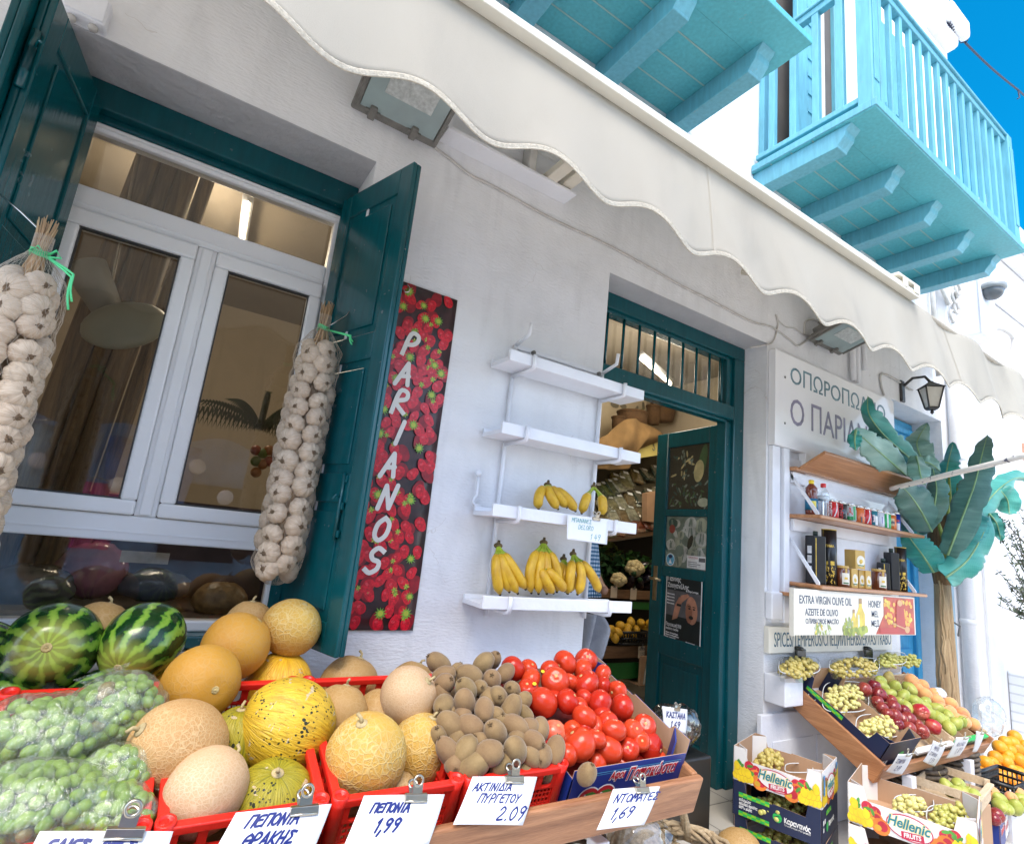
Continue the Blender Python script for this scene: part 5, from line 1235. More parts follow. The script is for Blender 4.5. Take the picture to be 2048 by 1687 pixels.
mel(472, 1291, 64, -.2, M_SMOOTH, 'yellow orange melon stacked behind the smooth orange one', ax=(.5, -.1, .75), el=1.0, stem=False, seed=8)
mel(583, 1254, 58, -.15, M_CANTY, 'topmost tan melon of the pile, just under the garlic braid', ax=(.3, -.3, 1), el=.93, stem=False, seed=9)
mel(497, 1248, 46, -.05, M_TANM, 'tan melon half hidden at the back of the topmost melon', ax=(0, 0, 1), seed=10)
mel(556, 1372, 65, -.17, M_CANP, 'bright yellow spotted melon behind the crate rim under the topmost melon', ax=(.05, -.1, 1), el=1.0, seed=11)
mel(345, 1372, 50, -.17, M_CANP, 'bright yellow spotted melon between watermelon and smooth orange melon', ax=(.2, .1, 1), seed=12)
mel(697, 1372, 58, -.17, M_TANM, 'tan melon behind the third crate seen through its rim holes', ax=(.3, 0, 1), seed=13)
mel(822, 1374, 48, -.15, M_TANM, 'tan melon at the back beside the kiwifruit', ax=(.3, 0, 1), seed=14)
mel(356, 1496, 89, -.50, M_CANT, 'netted cantaloupe with a small dry stem beside the olive bags', ax=(-.85, -.25, .55), el=1.06, seed=15)
mel(411, 1581, 76, -.62, M_CANTP, 'pale pinkish cantaloupe with a worn grey patch at the front', ax=(.6, .4, .6), el=1.08, seed=16)
mel(576, 1451, 88, -.45, M_CAN, 'large bright yellow melon speckled with black spots, stem to the right', ax=(.95, -.2, -.32), el=1.06, seed=17)
mel(472, 1486, 62, -.42, M_CANG, 'olive green spotted melon in shade behind the netted cantaloupe', ax=(-.05, -.1, 1), el=1.1, seed=18)
mel(540, 1608, 84, -.60, M_CANG, 'olive yellow spotted melon with a dry stem low at the front', ax=(-.05, -.45, 1), el=.95, seed=19)
mel(678, 1428, 56, -.40, M_TANM, 'plain tan melon behind the big spotted yellow one', ax=(.2, .2, 1), seed=20)
mel(760, 1432, 52, -.38, M_TANM, 'tan melon behind the netted pale yellow one in the third crate', ax=(.2, .2, 1), seed=21)
mel(818, 1392, 59, -.43, M_CANTP, 'pale netted melon on top of the third crate next to the kiwifruit', ax=(.4, -.5, .6), el=.92, seed=22)
mel(838, 1500, 62, -.52, M_CANTY, 'netted yellow melon standing upright at the right of the third crate', ax=(.25, -.2, 1), el=1.12, seed=23)
mel(732, 1512, 79, -.60, M_CANTY, 'big golden netted melon at the front of the third crate', ax=(-.35, -.3, .9), el=1.05, seed=24)
mel(640, 1540, 45, -.48, M_TANM, 'tan melon deep in the third crate behind the golden one', ax=(.2, .2, 1), seed=25)
mel(792, 1590, 44, -.62, M_TANM, 'tan melon low in the third crate behind the price card clip', ax=(.2, .2, 1), seed=26)

# ================================================================== TROUGH AND RED CRATES
TH_ = math.atan2(.14, .44)
RB = Vector((0, -.28, .795)); MT = Matrix.Translation(RB) @ Matrix.Rotation(TH_, 4, 'X')
FN = Vector((0, -math.cos(TH_), -math.sin(TH_))); FP = MT @ Vector((0, -.462, 0))
tr = thing('display_stand', 'varnished wooden display trough holding the crates under the window', 'stand', (0, -.5, .5))
bz = atY(1385, 1560, -.785).z
a = MB(); Mb = Matrix.Translation((0, -.785, bz)) @ Matrix.Rotation(TH_, 4, 'X')
a.box((-1.6, 0, -.115), (1.565, .022, 0), 0, Mb, .006); a.build('front_board', M_WOOD, tr)
a = MB(); a.box((1.54, .0225, -.115), (1.564, .52, -.0), 0, Mb, .006); a.build('side_board', M_WOODY, tr)
a = MB(); a.box((-1.6, .023, -.13), (1.54, .50, -.117), 0, Mb); a.build('tray_bottom', M_WOOD, tr)
a = MB(); a.box((-1.6, -.24, .60), (1.5, -.012, .62)); a.box((-1.6, -.262, .42), (1.5, -.241, .62)); a.build('back_shelf', M_WPAINT, tr)
for x, y in ((1.30, -.62), (1.30, -.08), (-.9, -.62)):
    a = MB(); a.box((x - .025, y - .025, -.2), (x + .025, y + .025, .40 if y < -.5 else .41), bev=.004); a.build('leg', M_WPAINT, tr)
M_RED = mat('red_crate_plastic', (.72, .022, .012), .36, .10, 7, .1, 50, rvar=.1)
CRW, CRL, CRH = .318, .462, .165
def red_crate(x0):
    t_ = thing('fruit_crate', None, 'crate', MT @ Vector((x0 + CRW / 2, -CRL / 2, -CRH)), 'red plastic crates in the display trough')
    def wall(p, q, name):
        """perforated wall between two top corners p,q (local x,y): rim, window row, mid bar, lattice"""
        p = Vector((p[0], p[1], 0)); q = Vector((q[0], q[1], 0)); d = (q - p); L = d.length; d.normalize(); n = Vector((-d.y, d.x, 0))
        Mw = MT @ Matrix(((d.x, n.x, 0, p.x), (d.y, n.y, 0, p.y), (0, 0, 1, 0), (0, 0, 0, 1)))
        a = MB(); th = .005
        a.box((0, -.010, -.018), (L, .010, 0), 0, Mw, .003); a.box((0, -th, -.062), (L, th, -.055), 0, Mw, .002); a.box((0, -th, -CRH), (L, th, -CRH + .014), 0, Mw, .002); a.box((0, -th * .8, -.112), (L, th * .8, -.107), 0, Mw)
        nw = max(3, round(L / .062)); e = .022
        for i in range(nw + 1):
            x = e + (L - 2 * e) * i / nw; w_ = .0085
            a.box((max(0, x - w_), -th, -.056), (min(L, x + w_), th, -.017), 0, Mw)
        for i in range(nw):
            xa, xb = e + (L - 2 * e) * i / nw + .0085, e + (L - 2 * e) * (i + 1) / nw - .0085
            for (cx, sx) in ((xa, 1), (xb, -1)):     # rounded window corners
                for (cz, sz) in ((-.0175, -1), (-.0555, 1)):
                    a.slab([Mw @ Vector(v_) for v_ in ((cx, -th, cz), (cx + sx * .007, -th, cz), (cx + sx * .002, -th, cz + sz * .002), (cx, -th, cz + sz * .007))], Mw.to_3x3() @ Vector((0, th * 2, 0)))
        nl = round(L / .0135)
        for i in range(nl + 1):
            x = .012 + (L - .024) * i / nl; a.box((x - .0017, -.003, -CRH + .012), (x + .0017, .003, -.06), 0, Mw)
        for k in range(1, 7): z_ = -.06 - k * .0145; a.box((.01, -.0026, z_ - .0015), (L - .01, .0026, z_ + .0015), 0, Mw)
        for x in (0.0, L - .02): a.box((x, -th * 1.1, -CRH), (x + .02, th * 1.1, -.015), 0, Mw)
        return a.build(name, M_RED, t_)
    g_ = .012
    x1 = x0 + CRW
    wall((x0 + g_, -g_), (x1 - g_, -g_), 'back_wall'); wall((x0 + g_, -CRL + g_), (x1 - g_, -CRL + g_), 'front_wall')
    wall((x0 + g_, -CRL + g_), (x0 + g_, -g_), 'side_wall'); wall((x1 - g_, -CRL + g_), (x1 - g_, -g_), 'side_wall')
    for x in (x0 + g_ + .004, x1 - g_ - .004):
        for y in (-g_ - .004, -CRL + g_ + .004):
            a = MB(); prof = [(.0165, -CRH), (.0165, -.02), (.0185, .006), (.0125, .006), (.012, -.03)]; a.lathe(prof, MT @ Vector((x, y, 0)), 14, M=MT.to_3x3()); a.build('corner_post', M_RED, t_)
    a = MB(); a.box((x0 + g_, -CRL + g_, -CRH), (x1 - g_, -g_, -CRH + .005), 0, MT); a.build('bottom', mat('dark_red_crate_bottom', (.30, .01, .008), .5), t_); return t_
red_crate(-.212)['label'] = 'red plastic crate filled with bags of green olives'
red_crate(.113)['label'] = 'red plastic crate with spotted and pale melons'
red_crate(.441)['label'] = 'red plastic crate with golden netted melons'
red_crate(.765)['label'] = 'red plastic crate heaped with brown kiwifruit'

# ================================================================== KIWIS
m, nt, b, v = base('kiwi_skin')
fz = tnoise(nt, v, 260, 3); mo = tnoise(nt, v, 26, 4)
c = ramp(nt, mo, [(.3, (.125, .075, .022)), (.55, (.22, .145, .05)), (.75, (.30, .205, .085))])
c = mixc(nt, math_n(nt, 'MULTIPLY', rnd_obj(nt), .55), c, (.22, .11, .055))
lnk(nt, mixc(nt, math_n(nt, 'MULTIPLY', fz, .35), c, (.34, .235, .12)), b.inputs['Base Color']); b.inputs['Roughness'].default_value = .8; b.inputs['Sheen Weight'].default_value = .25
bumpn(nt, b, fz, .35, .002); M_KIWI = m
def kiwi_mesh():
    t_ = thing('kiwifruit', 'brown kiwifruit in the heap on the red crate', 'kiwi', (0, 0, 0), 'kiwifruit heaped in the red crate')
    a = MB(); a.ball((0, 0, 0), (.0265, .0255, .034), 22, 16, fn=lambda u: 1 + .03 * noise.noise(u * 2) + (-.04 if abs(u.z) > .97 else 0)); o = a.build('skin', M_KIWI); o.parent = t_
    a = MB(); a.lathe([(.0045, -.002), (.0035, .0005), (.001, .001)], (0, 0, .0325), 8)
    for k in range(5): a.tube([(0, 0, .033), (math.cos(k * 1.256) * .006, math.sin(k * 1.256) * .006, .0355)], .0012, 4)
    o = a.build('blossom_end', mat('kiwi_tip', (.13, .08, .035), .9)); o.parent = t_; return t_
KW = kiwi_mesh()
def z4(x, y): return 800 + x * .29297, 1250 + y * .29297
kl = [(265, 262, 88), (300, 340, 70), (300, 400, 80), (570, 258, 85), (635, 240, 60), (470, 338, 90), (625, 375, 88), (720, 325, 65), (450, 440, 80), (665, 485, 80), (765, 440, 65), (440, 530, 92), (300, 545, 80), (575, 580, 80), (755, 575, 85), (835, 520, 60), (345, 680, 90), (480, 690, 85), (650, 735, 95), (785, 690, 90), (445, 855, 80), (610, 870, 90), (785, 855, 95), (905, 790, 75), (950, 715, 80), (520, 795, 65), (965, 890, 88), (1060, 850, 75), (500, 960, 90), (370, 945, 65), (665, 985, 78), (850, 990, 72), (330, 860, 70), (395, 775, 60), (640, 620, 65), (600, 500, 60), (870, 705, 70), (1000, 1010, 60), (700, 940, 60), (900, 900, 60), (385, 330, 60), (540, 430, 60), (930, 960, 55), (280, 470, 60), (300, 610, 60), (260, 770, 60), (430, 610, 60), (850, 610, 55), (700, 660, 55), (800, 770, 55)]
rd = random.Random(21)
KP = MT @ Vector((0, 0, .066)); KNl = Vector((0, -math.sin(TH_ + R_(8)), math.cos(TH_ + R_(8)))); MTI = MT.inverted()
def hold(p, r):
    for _ in range(40):
        q = MTI @ p
        if q.y > -CRL + r + .008: break
        p = p + (p - CAM).normalized() * .004
    return p
def push(p, d): return p + (p - CAM).normalized() * d
def pile_pt(px_, py_, r, p0, n, bulge, cx):
    p = atP(px_, py_, p0, n); e = 1 - min(1, abs(p.x - cx) / .17) ** 2
    return atP(px_, py_, Vector(p0) + n * bulge * e, n) - n * r
kc = []
for i, (x, y, r_) in enumerate(kl):
    r = .0305 * (r_ / 82) ** .45
    p = pile_pt(*z4(x, y), 0, KP, KNl, .035, .93)
    if r_ < 66: p = push(p, .022)
    o = KW if i == 0 else clone(KW, (0, 0, 0)); o.location = hold(p, r)
    o.rotation_euler = axis_rot((rd.uniform(-1, 1), rd.uniform(-1, .5), rd.uniform(-.6, 1)), rd.uniform(0, 6)); s_ = r / .0265; o.scale = (s_ * rd.uniform(.94, 1.04), s_, s_ * rd.uniform(.98, 1.18))
o = clone(KW, atP(*z4(1275, 1015), FP + Vector((0, .06, .03)), KNl), axis_rot((.1, -.5, .9)), 1.0, 'single kiwifruit fallen in the corner of the tomato box'); del o['group']
a = MB()
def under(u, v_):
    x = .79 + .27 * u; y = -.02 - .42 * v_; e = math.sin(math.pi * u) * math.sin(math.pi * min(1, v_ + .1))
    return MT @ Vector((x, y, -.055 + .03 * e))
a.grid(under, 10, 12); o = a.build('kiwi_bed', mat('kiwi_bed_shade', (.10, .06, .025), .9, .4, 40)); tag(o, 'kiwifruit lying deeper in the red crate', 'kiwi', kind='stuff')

# ================================================================== TOMATOES AND THEIR BOX
m, nt, b, v = base('tomato_skin')
mo = tnoise(nt, v, 18, 3)
c = mixc(nt, rnd_obj(nt), (.40, .006, .006), (.60, .055, .016))
lnk(nt, mixc(nt, math_n(nt, 'MULTIPLY', mo, .45), c, (.58, .07, .02)), b.inputs['Base Color']); b.inputs['Roughness'].default_value = .2; b.inputs['Specular IOR Level'].default_value = .35
b.inputs['Subsurface Weight'].default_value = .08; b.inputs['Subsurface Radius'].default_value = (.01, .003, .002); bumpn(nt, b, tnoise(nt, v, 30, 2), .04, .004); M_TOM = m
m, nt, b, v = base('pale_tomato_skin')
lnk(nt, ramp(nt, tnoise(nt, v, 22, 4), [(.35, (.66, .10, .05)), (.65, (.72, .26, .16))]), b.inputs['Base Color']); b.inputs['Roughness'].default_value = .25; M_TOMP = m
def tomato(seed, m_=None):
    t_ = thing('tomato', 'ripe red tomato in the heap on the blue box', 'tomato', (0, 0, 0), 'red tomatoes heaped in the blue box'); rd = random.Random(seed); ph = rd.uniform(0, 6); kk = rd.choice((4, 5, 6)); am = rd.uniform(.012, .06)
    a = MB()
    def fn(u):
        an = math.atan2(u.y, u.x); top = max(0, u.z); s_ = math.sqrt(max(0, 1 - u.z * u.z))
        return 1 + am * math.cos(kk * an + ph) * s_ * (.4 + .6 * top) - .16 * max(0, (u.z - .86) / .14) ** 1.3 - .06 * max(0, (-u.z - .9) / .1)
    a.ball((0, 0, 0), (.0385, .0375, .033), 32, 22, fn=fn); o = a.build('skin', m_ or M_TOM); o.parent = t_
    a = MB(); a.lathe([(.0055, -.0015), (.0045, .001), (.002, .0006)], (0, 0, .0283), 8); o = a.build('stem_scar', mat('tomato_scar', (.52, .36, .15), .8)); o.parent = t_; return t_
TM = [tomato(k) for k in (1, 2, 3, 4, 5, 6)]
tl = [(770, 295, 82), (880, 295, 50), (1125, 257, 76), (1270, 237, 72), (1250, 305, 70), (1385, 337, 66), (1025, 305, 62), (1060, 382, 92), (890, 375, 78), (870, 440, 72), (1270, 397, 88), (1155, 390, 60), (975, 527, 98), (1060, 500, 60), (1145, 517, 78), (1365, 532, 87), (1385, 412, 46), (1482, 452, 66), (1515, 560, 82), (1260, 630, 84), (1420, 665, 72), (1462, 712, 82), (1588, 715, 66), (1670, 690, 76), (1225, 812, 110), (1338, 772, 70), (1422, 850, 95), (1560, 845, 72), (1700, 832, 102), (1322, 942, 96), (1492, 972, 92), (1617, 950, 66), (1770, 945, 90), (1140, 882, 68), (1220, 560, 52), (1255, 500, 52), (1380, 620, 50), (1640, 790, 50), (1250, 700, 55), (1330, 690, 50), (1180, 720, 50)]
TP = MT @ Vector((0, 0, .060)); TNl = KNl
for i, (x, y, r_) in enumerate(tl):
    q = z4(x, y); p = pile_pt(*q, 0, TP, TNl, .03, 1.33); r = max(.030, min(.056, rad(p, r_ * .305)))
    if r_ < 62: p = push(p, .025)
    o = TM[i] if i < 6 else clone(TM[i % 6], (0, 0, 0)); o.location = hold(p, r)
    o.rotation_euler = axis_rot((rd.uniform(-.9, .9), rd.uniform(-1, .4), rd.uniform(-.3, 1)), rd.uniform(0, 6)); s_ = r / .037; o.scale = (s_ * rd.uniform(.94, 1.06), s_, s_ * rd.uniform(.88, 1.1))
pt_ = tomato(9, M_TOMP); pt_['label'] = 'large pale pinkish tomato beside the kiwifruit'; del pt_['group']; q = z4(1080, 670); p = pile_pt(*q, .034, TP, TNl, .03, 1.33); pt_.location = p; pt_.rotation_euler = axis_rot((.05, -.45, .8)); pt_.scale = (1.02, 1.02, 1.05)
for (x, y) in ((975, 313), (918, 397)):
    p = atP(*z4(x, y), TP + TNl * .035, TNl); a = MB(); M = Matrix.Translation(p) @ TNl.to_track_quat('Z', 'Y').to_matrix().to_4x4()
    disc(a, M, 0, 0, .009, .006, 0, 0, 14, .6); tag(a.build('fruit_sticker', mat('yellow_sticker', (.75, .62, .03), .4)), 'tiny yellow sticker on a tomato at the back of the box' if y < 350 else 'tiny yellow sticker on a tomato next to the kiwifruit', 'sticker')
M_BLUEC = mat('blue_printed_card', (.012, .035, .23), .45, .10, 5); M_BROWNC = mat('brown_card', (.46, .29, .175), .85, .07, 5, .12, 90, stretch=(1, 1, .1))
def cardbox(name, label, cat, M, Wd, L, H, outer, inner, prof_l=None, hf=None, hb=None, grp=None, tabs=True, th=.004, lowf=.66, lowl=None):
    """open fruit carton in local x (width), y (0 back .. -L front), z up from its floor; side walls dip between raised corners"""
    t_ = thing(name, label, cat, M @ Vector((Wd / 2, -L / 2, 0)), grp)
    hf = hf or H; hb = hb or H; low = H * lowf
    def sheet(pts_out, off, nm, both=True):
        a = MB(); a.slab([M @ Vector(p) for p in pts_out], M.to_3x3() @ (Vector(off) * .5), 0); a.slab([M @ (Vector(p) + Vector(off) * .5) for p in pts_out], M.to_3x3() @ (Vector(off) * .5), 1); a.build(nm, [outer, inner], t_)
    sd = [(0, 0), (0, H), (-.14 * L, H), (-.17 * L, low), (-.46 * L, low), (-.48 * L, low * 1.05), (-.83 * L, low), (-.86 * L, H), (-L, H), (-L, 0)] if tabs else [(0, 0), (0, low), (-L, low), (-L, 0)]
    sl_ = [(0, 0), (0, lowl), (-L, lowl), (-L, 0)] if lowl else sd
    sheet([(0, y, z_) for y, z_ in sl_], (th, 0, 0), 'side_panel'); sheet([(Wd, y, z_) for y, z_ in sd], (-th, 0, 0), 'side_panel')
    fd = lambda h_: [(0, 0), (Wd, 0), (Wd, h_), (0, h_)]
    sheet([(x, -L, z_) for x, z_ in fd(hf)], (0, th, 0), 'front_panel'); sheet([(x, 0, z_) for x, z_ in fd(hb)], (0, -th, 0), 'back_panel')
    a = MB(); a.box((th, -L + th, .001), (Wd - th, -th, .006), 0, M); a.build('bottom', inner, t_)
    if tabs:      # corner gussets
        for x, sx in ((th, 1), (Wd - th, -1)):
            for y, sy in ((-th, -1), (-L + th, 1)):
                if lowl and sx == 1: continue
                a = MB(); g_ = .055; a.slab([M @ Vector(p) for p in ((x, y + sy * g_, .005), (x + sx * g_, y, .005), (x + sx * g_, y, H - .002), (x, y + sy * g_, H - .002))], M.to_3x3() @ Vector((sx * .003, sy * .003, 0))); a.build('corner_gusset', outer, t_)
    return t_
MTB = MT @ Matrix.Translation((1.095, .01, -.15))
tbx = cardbox('fruit_box', 'blue cardboard fruit box with red Greek lettering, heaped with tomatoes', 'box', MTB, .45, .485, .19, M_BLUEC, M_BROWNC, hf=.145, hb=.145, lowf=.9, lowl=.12)
MF = MTB @ frame((0, -.486, 0), (1, 0, 0), (0, 0, 1))
M_LRED = mat('print_crimson', (.55, .02, .03), .4); 
def two(txt, x, y, h, wd, par, M, shear=.3):
    lettering(txt, M @ Matrix.Translation((x, y, .0006)), h, PR['white'], par, width=wd, thick=.0002, bold=.0035, shear=shear); lettering(txt, M @ Matrix.Translation((x + .001, y, .0014)), h, M_LRED, par, width=wd * .985, thick=.0002, bold=.0008, shear=shear)
two('Αφοι', .135, .103, .032, .062, tbx, MF); two('Παπακώστα', .205, .092, .052, .215, tbx, MF)
a = MB()
for x in (.075, .135): disc(a, MF, x, .052, .043, .038, .0005, 0, 20); disc(a, MF, x, .052, .039, .034, .0009, 1, 20); disc(a, MF, x + .004, .066, .022, .008, .0013, 2, 5); disc(a, MF, x - .012, .058, .006, .012, .0013, 0, 8, .4)
rect(a, MF, .01, .128, .43, .130, .0005, 3); rect(a, MF, .01, .122, .43, .1235, .0005, 3); a.build('tomato_print', [PR['white'], M_LRED, mat('print_green', (.04, .25, .04), .5), PR['sky']], tbx)
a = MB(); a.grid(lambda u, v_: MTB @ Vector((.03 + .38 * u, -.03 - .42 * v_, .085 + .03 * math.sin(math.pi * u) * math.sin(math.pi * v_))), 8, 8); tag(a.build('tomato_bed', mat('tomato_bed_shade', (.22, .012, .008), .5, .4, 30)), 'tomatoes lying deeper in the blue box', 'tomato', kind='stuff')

# ================================================================== OLIVES IN CLEAR BAGS
def film_mat(name, milk, tint=(.93, .97, .90)):
    m = bpy.data.materials.new(name); m.use_nodes = True; nt = m.node_tree
    for n in list(nt.nodes):
        if n.type == 'BSDF_PRINCIPLED': nt.nodes.remove(n)
    out = [n for n in nt.nodes if n.type == 'OUTPUT_MATERIAL'][0]; tc = _n(nt, 'ShaderNodeTexCoord'); v = tc.outputs['Object']
    st = tnoise(nt, mapped(nt, v, (40, 7, 26), rot=(0, .5, .6)), 1.9, 7, 1.1); cr = ramp(nt, st, [(.50, (0, 0, 0)), (.72, (1, 1, 1))])
    tr = _n(nt, 'ShaderNodeBsdfTransparent'); tr.inputs[0].default_value = list(tint) + [1]
    df = _n(nt, 'ShaderNodeBsdfDiffuse'); df.inputs[0].default_value = (.80, .88, .70, 1); gl = _n(nt, 'ShaderNodeBsdfGlossy'); gl.inputs['Roughness'].default_value = .13
    bp = _n(nt, 'ShaderNodeBump'); bp.inputs['Strength'].default_value = .55; bp.inputs['Distance'].default_value = .008; lnk(nt, tnoise(nt, mapped(nt, v, (16, 4, 11), rot=(0, .5, .4)), 7, 5, 1.4), bp.inputs['Height']); lnk(nt, bp.outputs[0], gl.inputs['Normal']); lnk(nt, bp.outputs[0], df.inputs['Normal'])
    m1 = _n(nt, 'ShaderNodeMixShader'); lnk(nt, math_n(nt, 'ADD', milk, math_n(nt, 'MULTIPLY', cr, .20)), m1.inputs[0]); lnk(nt, tr.outputs[0], m1.inputs[1]); lnk(nt, df.outputs[0], m1.inputs[2])
    m2 = _n(nt, 'ShaderNodeMixShader'); lnk(nt, math_n(nt, 'ADD', math_n(nt, 'MULTIPLY', schlick(nt), .9), .06), m2.inputs[0]); lnk(nt, m1.outputs[0], m2.inputs[1]); lnk(nt, gl.outputs[0], m2.inputs[2])
    lnk(nt, m2.outputs[0], out.inputs[0]); MATS[name] = m; return m
M_BAG = film_mat('olive_bag_film', .07)
m, nt, b, v = base('olive_skin')
c = mixc(nt, rnd_obj(nt), (.13, .24, .022), (.23, .34, .045)); lnk(nt, mixc(nt, math_n(nt, 'MULTIPLY', tnoise(nt, v, 90, 3), .4), c, (.32, .40, .09)), b.inputs['Base Color']); b.inputs['Roughness'].default_value = .55; M_OLV = m
a = MB(); a.ball((0, 0, 0), (.0120, .0120, .0158), 14, 10); OL = tag(a.build('olive', M_OLV), 'green olive packed in a clear plastic bag', 'olive', 'green olives in the clear bags')
a = MB(); a.ball((0, 0, 0), (.0120, .0120, .0158), 14, 10); OB = tag(a.build('olive', mat('brown_olive', (.20, .13, .04), .45, .3, 60)), 'brownish bruised olive among the green ones in the bags', 'olive', 'bruised olives in the clear bags')
bags = [(222, 1432, 86, 72, -.42, .35, 'bag of green olives, topmost and nearest the orange melon'), (88, 1482, 112, 82, -.45, -.1, 'bag of green olives slumped against the left edge of the crate'), (70, 1618, 130, 78, -.62, -.1, 'large bag of green olives at the front, cut off by the left edge'), (225, 1562, 72, 62, -.55, .2, 'small bag of green olives beside the netted cantaloupe'), (215, 1640, 78, 62, -.64, 0, 'bag of green olives behind the clip of the front card')]
first = [True]; first2 = [True]; rd = random.Random(33); nol = 0
VIEW = lambda p: (CAM - p).normalized()
for bi, (bx_, by_, rx, rz, Y, rot, lab) in enumerate(bags):
    c = atY(bx_, by_, Y); R1, R3 = rad(c, rx), rad(c, rz); R2 = (R1 + R3) * .42; s0 = Vector((bi * 7.3, 2, 1)); Mr = Matrix.Rotation(-rot, 3, 'Y')
    shape = lambda u, s0=s0: 1 + .10 * noise.noise(u * 1.8 + s0)
    t_ = thing('olive_bag', lab, 'bag', c)
    a = MB()
    pts = []; tries = 0
    while len(pts) < 76 and tries < 6000:
        tries += 1
        u = Vector((rd.gauss(0, 1), rd.gauss(0, 1), rd.gauss(0, 1))).normalized()
        if u.dot(VIEW(c)) < -.05: continue
        q = .90 if len(pts) < 66 else .82
        p = Mr @ Vector((u.x * R1, u.y * R2, u.z * R3)) * shape(u) * q
        if all((p - k).length > .0178 for k in pts): pts.append(p)
    for p in pts:
        brown = rd.random() < .022; src = OB if brown else OL
        if first[0] and not brown: o = OL; first[0] = False
        elif brown and first2[0]: o = OB; first2[0] = False
        else: o = src.copy(); COL.objects.link(o)
        o.location = c + p; o.rotation_euler = (rd.uniform(0, 3), rd.uniform(0, 3), rd.uniform(0, 3)); s_ = rd.uniform(.9, 1.12); o.scale = (s_, s_, s_)
    a.ball(c, (R1 * .78, R2 * .78, R3 * .78), 24, 16, M=Mr, fn=shape); o = a.build('olive_mass', mat('olive_green_mass', (.20, .30, .06), .5, .5, 60, .8, 70), t_); o['kind'] = 'stuff'  # filling in the olives' own green
    a = MB()
    def film(u, s0=s0):
        k = 1.13 + .10 * noise.noise(u * 1.8 + s0) + .035 * noise.noise(u * 7 + s0) + .018 * noise.noise(Vector((u.x * 26, u.y * 9, u.z * 17)) + s0)
        return k
    a.ball(c, (R1, R2, R3), 90, 60, M=Mr, fn=film)
    sd_ = Vector((1, -.4, .2)).normalized() if bi % 2 else Vector((-.3, -.2, 1)).normalized()
    e0 = c + Vector((sd_.x * R1, sd_.y * R2, sd_.z * R3)) * .98
    pr = sd_.cross(Vector((0, -1, .3))).normalized()
    a.grid(lambda u, v_: e0 + pr * (u - .5) * R1 * (.5 + .6 * v_) + sd_ * v_ * .03 + VIEW(c) * .008 * math.sin(u * 19 + v_ * 4), 24, 5); a.build('film', M_BAG, t_)
if first2[0]: bpy.data.objects.remove(OB)
# ================================================================== PRICE CARDS AND BULLDOG CLIPS
M_PAPER = mat('white_card_paper', (.80, .81, .84), .6, .03, 5, .05, 30)
M_INK = mat('blue_black_ink', (.008, .018, .16), .4, .1, 20)
M_INKG = mat('green_ink', (.03, .30, .26), .4, .1, 20)
M_NICK = mat('nickel_clip', (.50, .46, .38), .28, .15, 14, metal=1.0)
def clip(pos, M3, s_, label):
    """bulldog clip: a folded spring jaw and two looped handles; M3's y is up the card, z out of it"""
    t_ = thing('bulldog_clip', label, 'clip', pos); T = Matrix.Translation(pos) @ M3.to_4x4() @ Matrix.Scale(s_, 4)
    a = MB(); a.slab([T @ Vector(p) for p in ((-.024, -.010, .001), (-.024, -.008, .004), (-.024, .001, .007), (-.024, .006, .0), (-.024, .001, -.007), (-.024, -.009, -.004))], T.to_3x3() @ Vector((.048, 0, 0))); a.build('jaw', M_NICK, t_, bev=.0008 * s_)
    a = MB(); a.tube([T @ Vector((-.024, -.0095, .0015)), T @ Vector((.024, -.0095, .0015))], .0024 * s_, 8); a.build('lip', M_NICK, t_)
    for zz, ang in ((.006, 22), (-.006, -22)):
        R = Matrix.Rotation(R_(ang), 4, 'X'); a = MB()
        a.box((-.011, 0, -.0008), (.011, .016, .0008), 0, T @ Matrix.Translation((0, .003, zz)) @ R)
        ring = [T @ Matrix.Translation((0, .003, zz)) @ R @ Vector((math.cos(k / 16 * 6.2832) * .0095, .022 + math.sin(k / 16 * 6.2832) * .0095, 0)) for k in range(17)]
        a.tube(ring, .0028 * s_, 6, cap=False); a.build('handle', M_NICK, t_)
    return t_
def card(corners, plane, n, lines, label, clip_at=None, clip_s=1.0, clip_label=None, ink=None, pen=.0042, curl=.004, flare=0.0, name='price_card'):
    """corners TL TR BR BL in photo points on a plane; lines: (text, x, y, height) as fractions of width and of height"""
    TL, TR, BR, BL = [atP(*c, plane, n) for c in corners]; n = Vector(n)
    t_ = thing(name, label, 'price card', (TL + TR + BR + BL) / 4); nz = n if n.dot(CAM - TL) > 0 else -n
    def sh(u, v_):
        p = BL.lerp(BR, u).lerp(TL.lerp(TR, u), v_); return p + nz * (curl * math.sin(math.pi * v_) + flare * (1 - v_) ** 2 + .002 * math.sin(u * 4))
    a = MB(); a.grid(sh, 10, 12); a.build('paper', M_PAPER, t_, solid=.0008)
    wd = (BR - BL).length; hh = (TL - BL).length
    a = MB(); flat = Matrix.Identity(4)
    tmp = MB()
    for txt, x, y, h in lines: pen_text(tmp, txt, x * wd, y * hh, h * hh, flat, pen * (h / .2) ** .35, rnd=random.Random(len(txt)))
    vs = []
    for q in tmp.v:
        u, v_ = q.x / wd, q.y / hh; vs.append(sh(u, v_) + nz * (.0011 + q.z * .3))
    a.add(vs, tmp.f); a.build('lettering', ink or M_INK, t_)
    if clip_at:
        p = sh(*clip_at) + nz * .004; M3 = frame((0, 0, 0), TR - TL, TL - BL).to_3x3()
        if (M3 @ Vector((0, 0, 1))).dot(nz) < 0: M3 = M3 @ Matrix.Rotation(math.pi, 3, 'Y')
        clip(p, M3, clip_s, clip_label)
    return t_
PLN = Vector((0, -.752, .655)); FN = Vector((0, -.83, .55)).normalized()
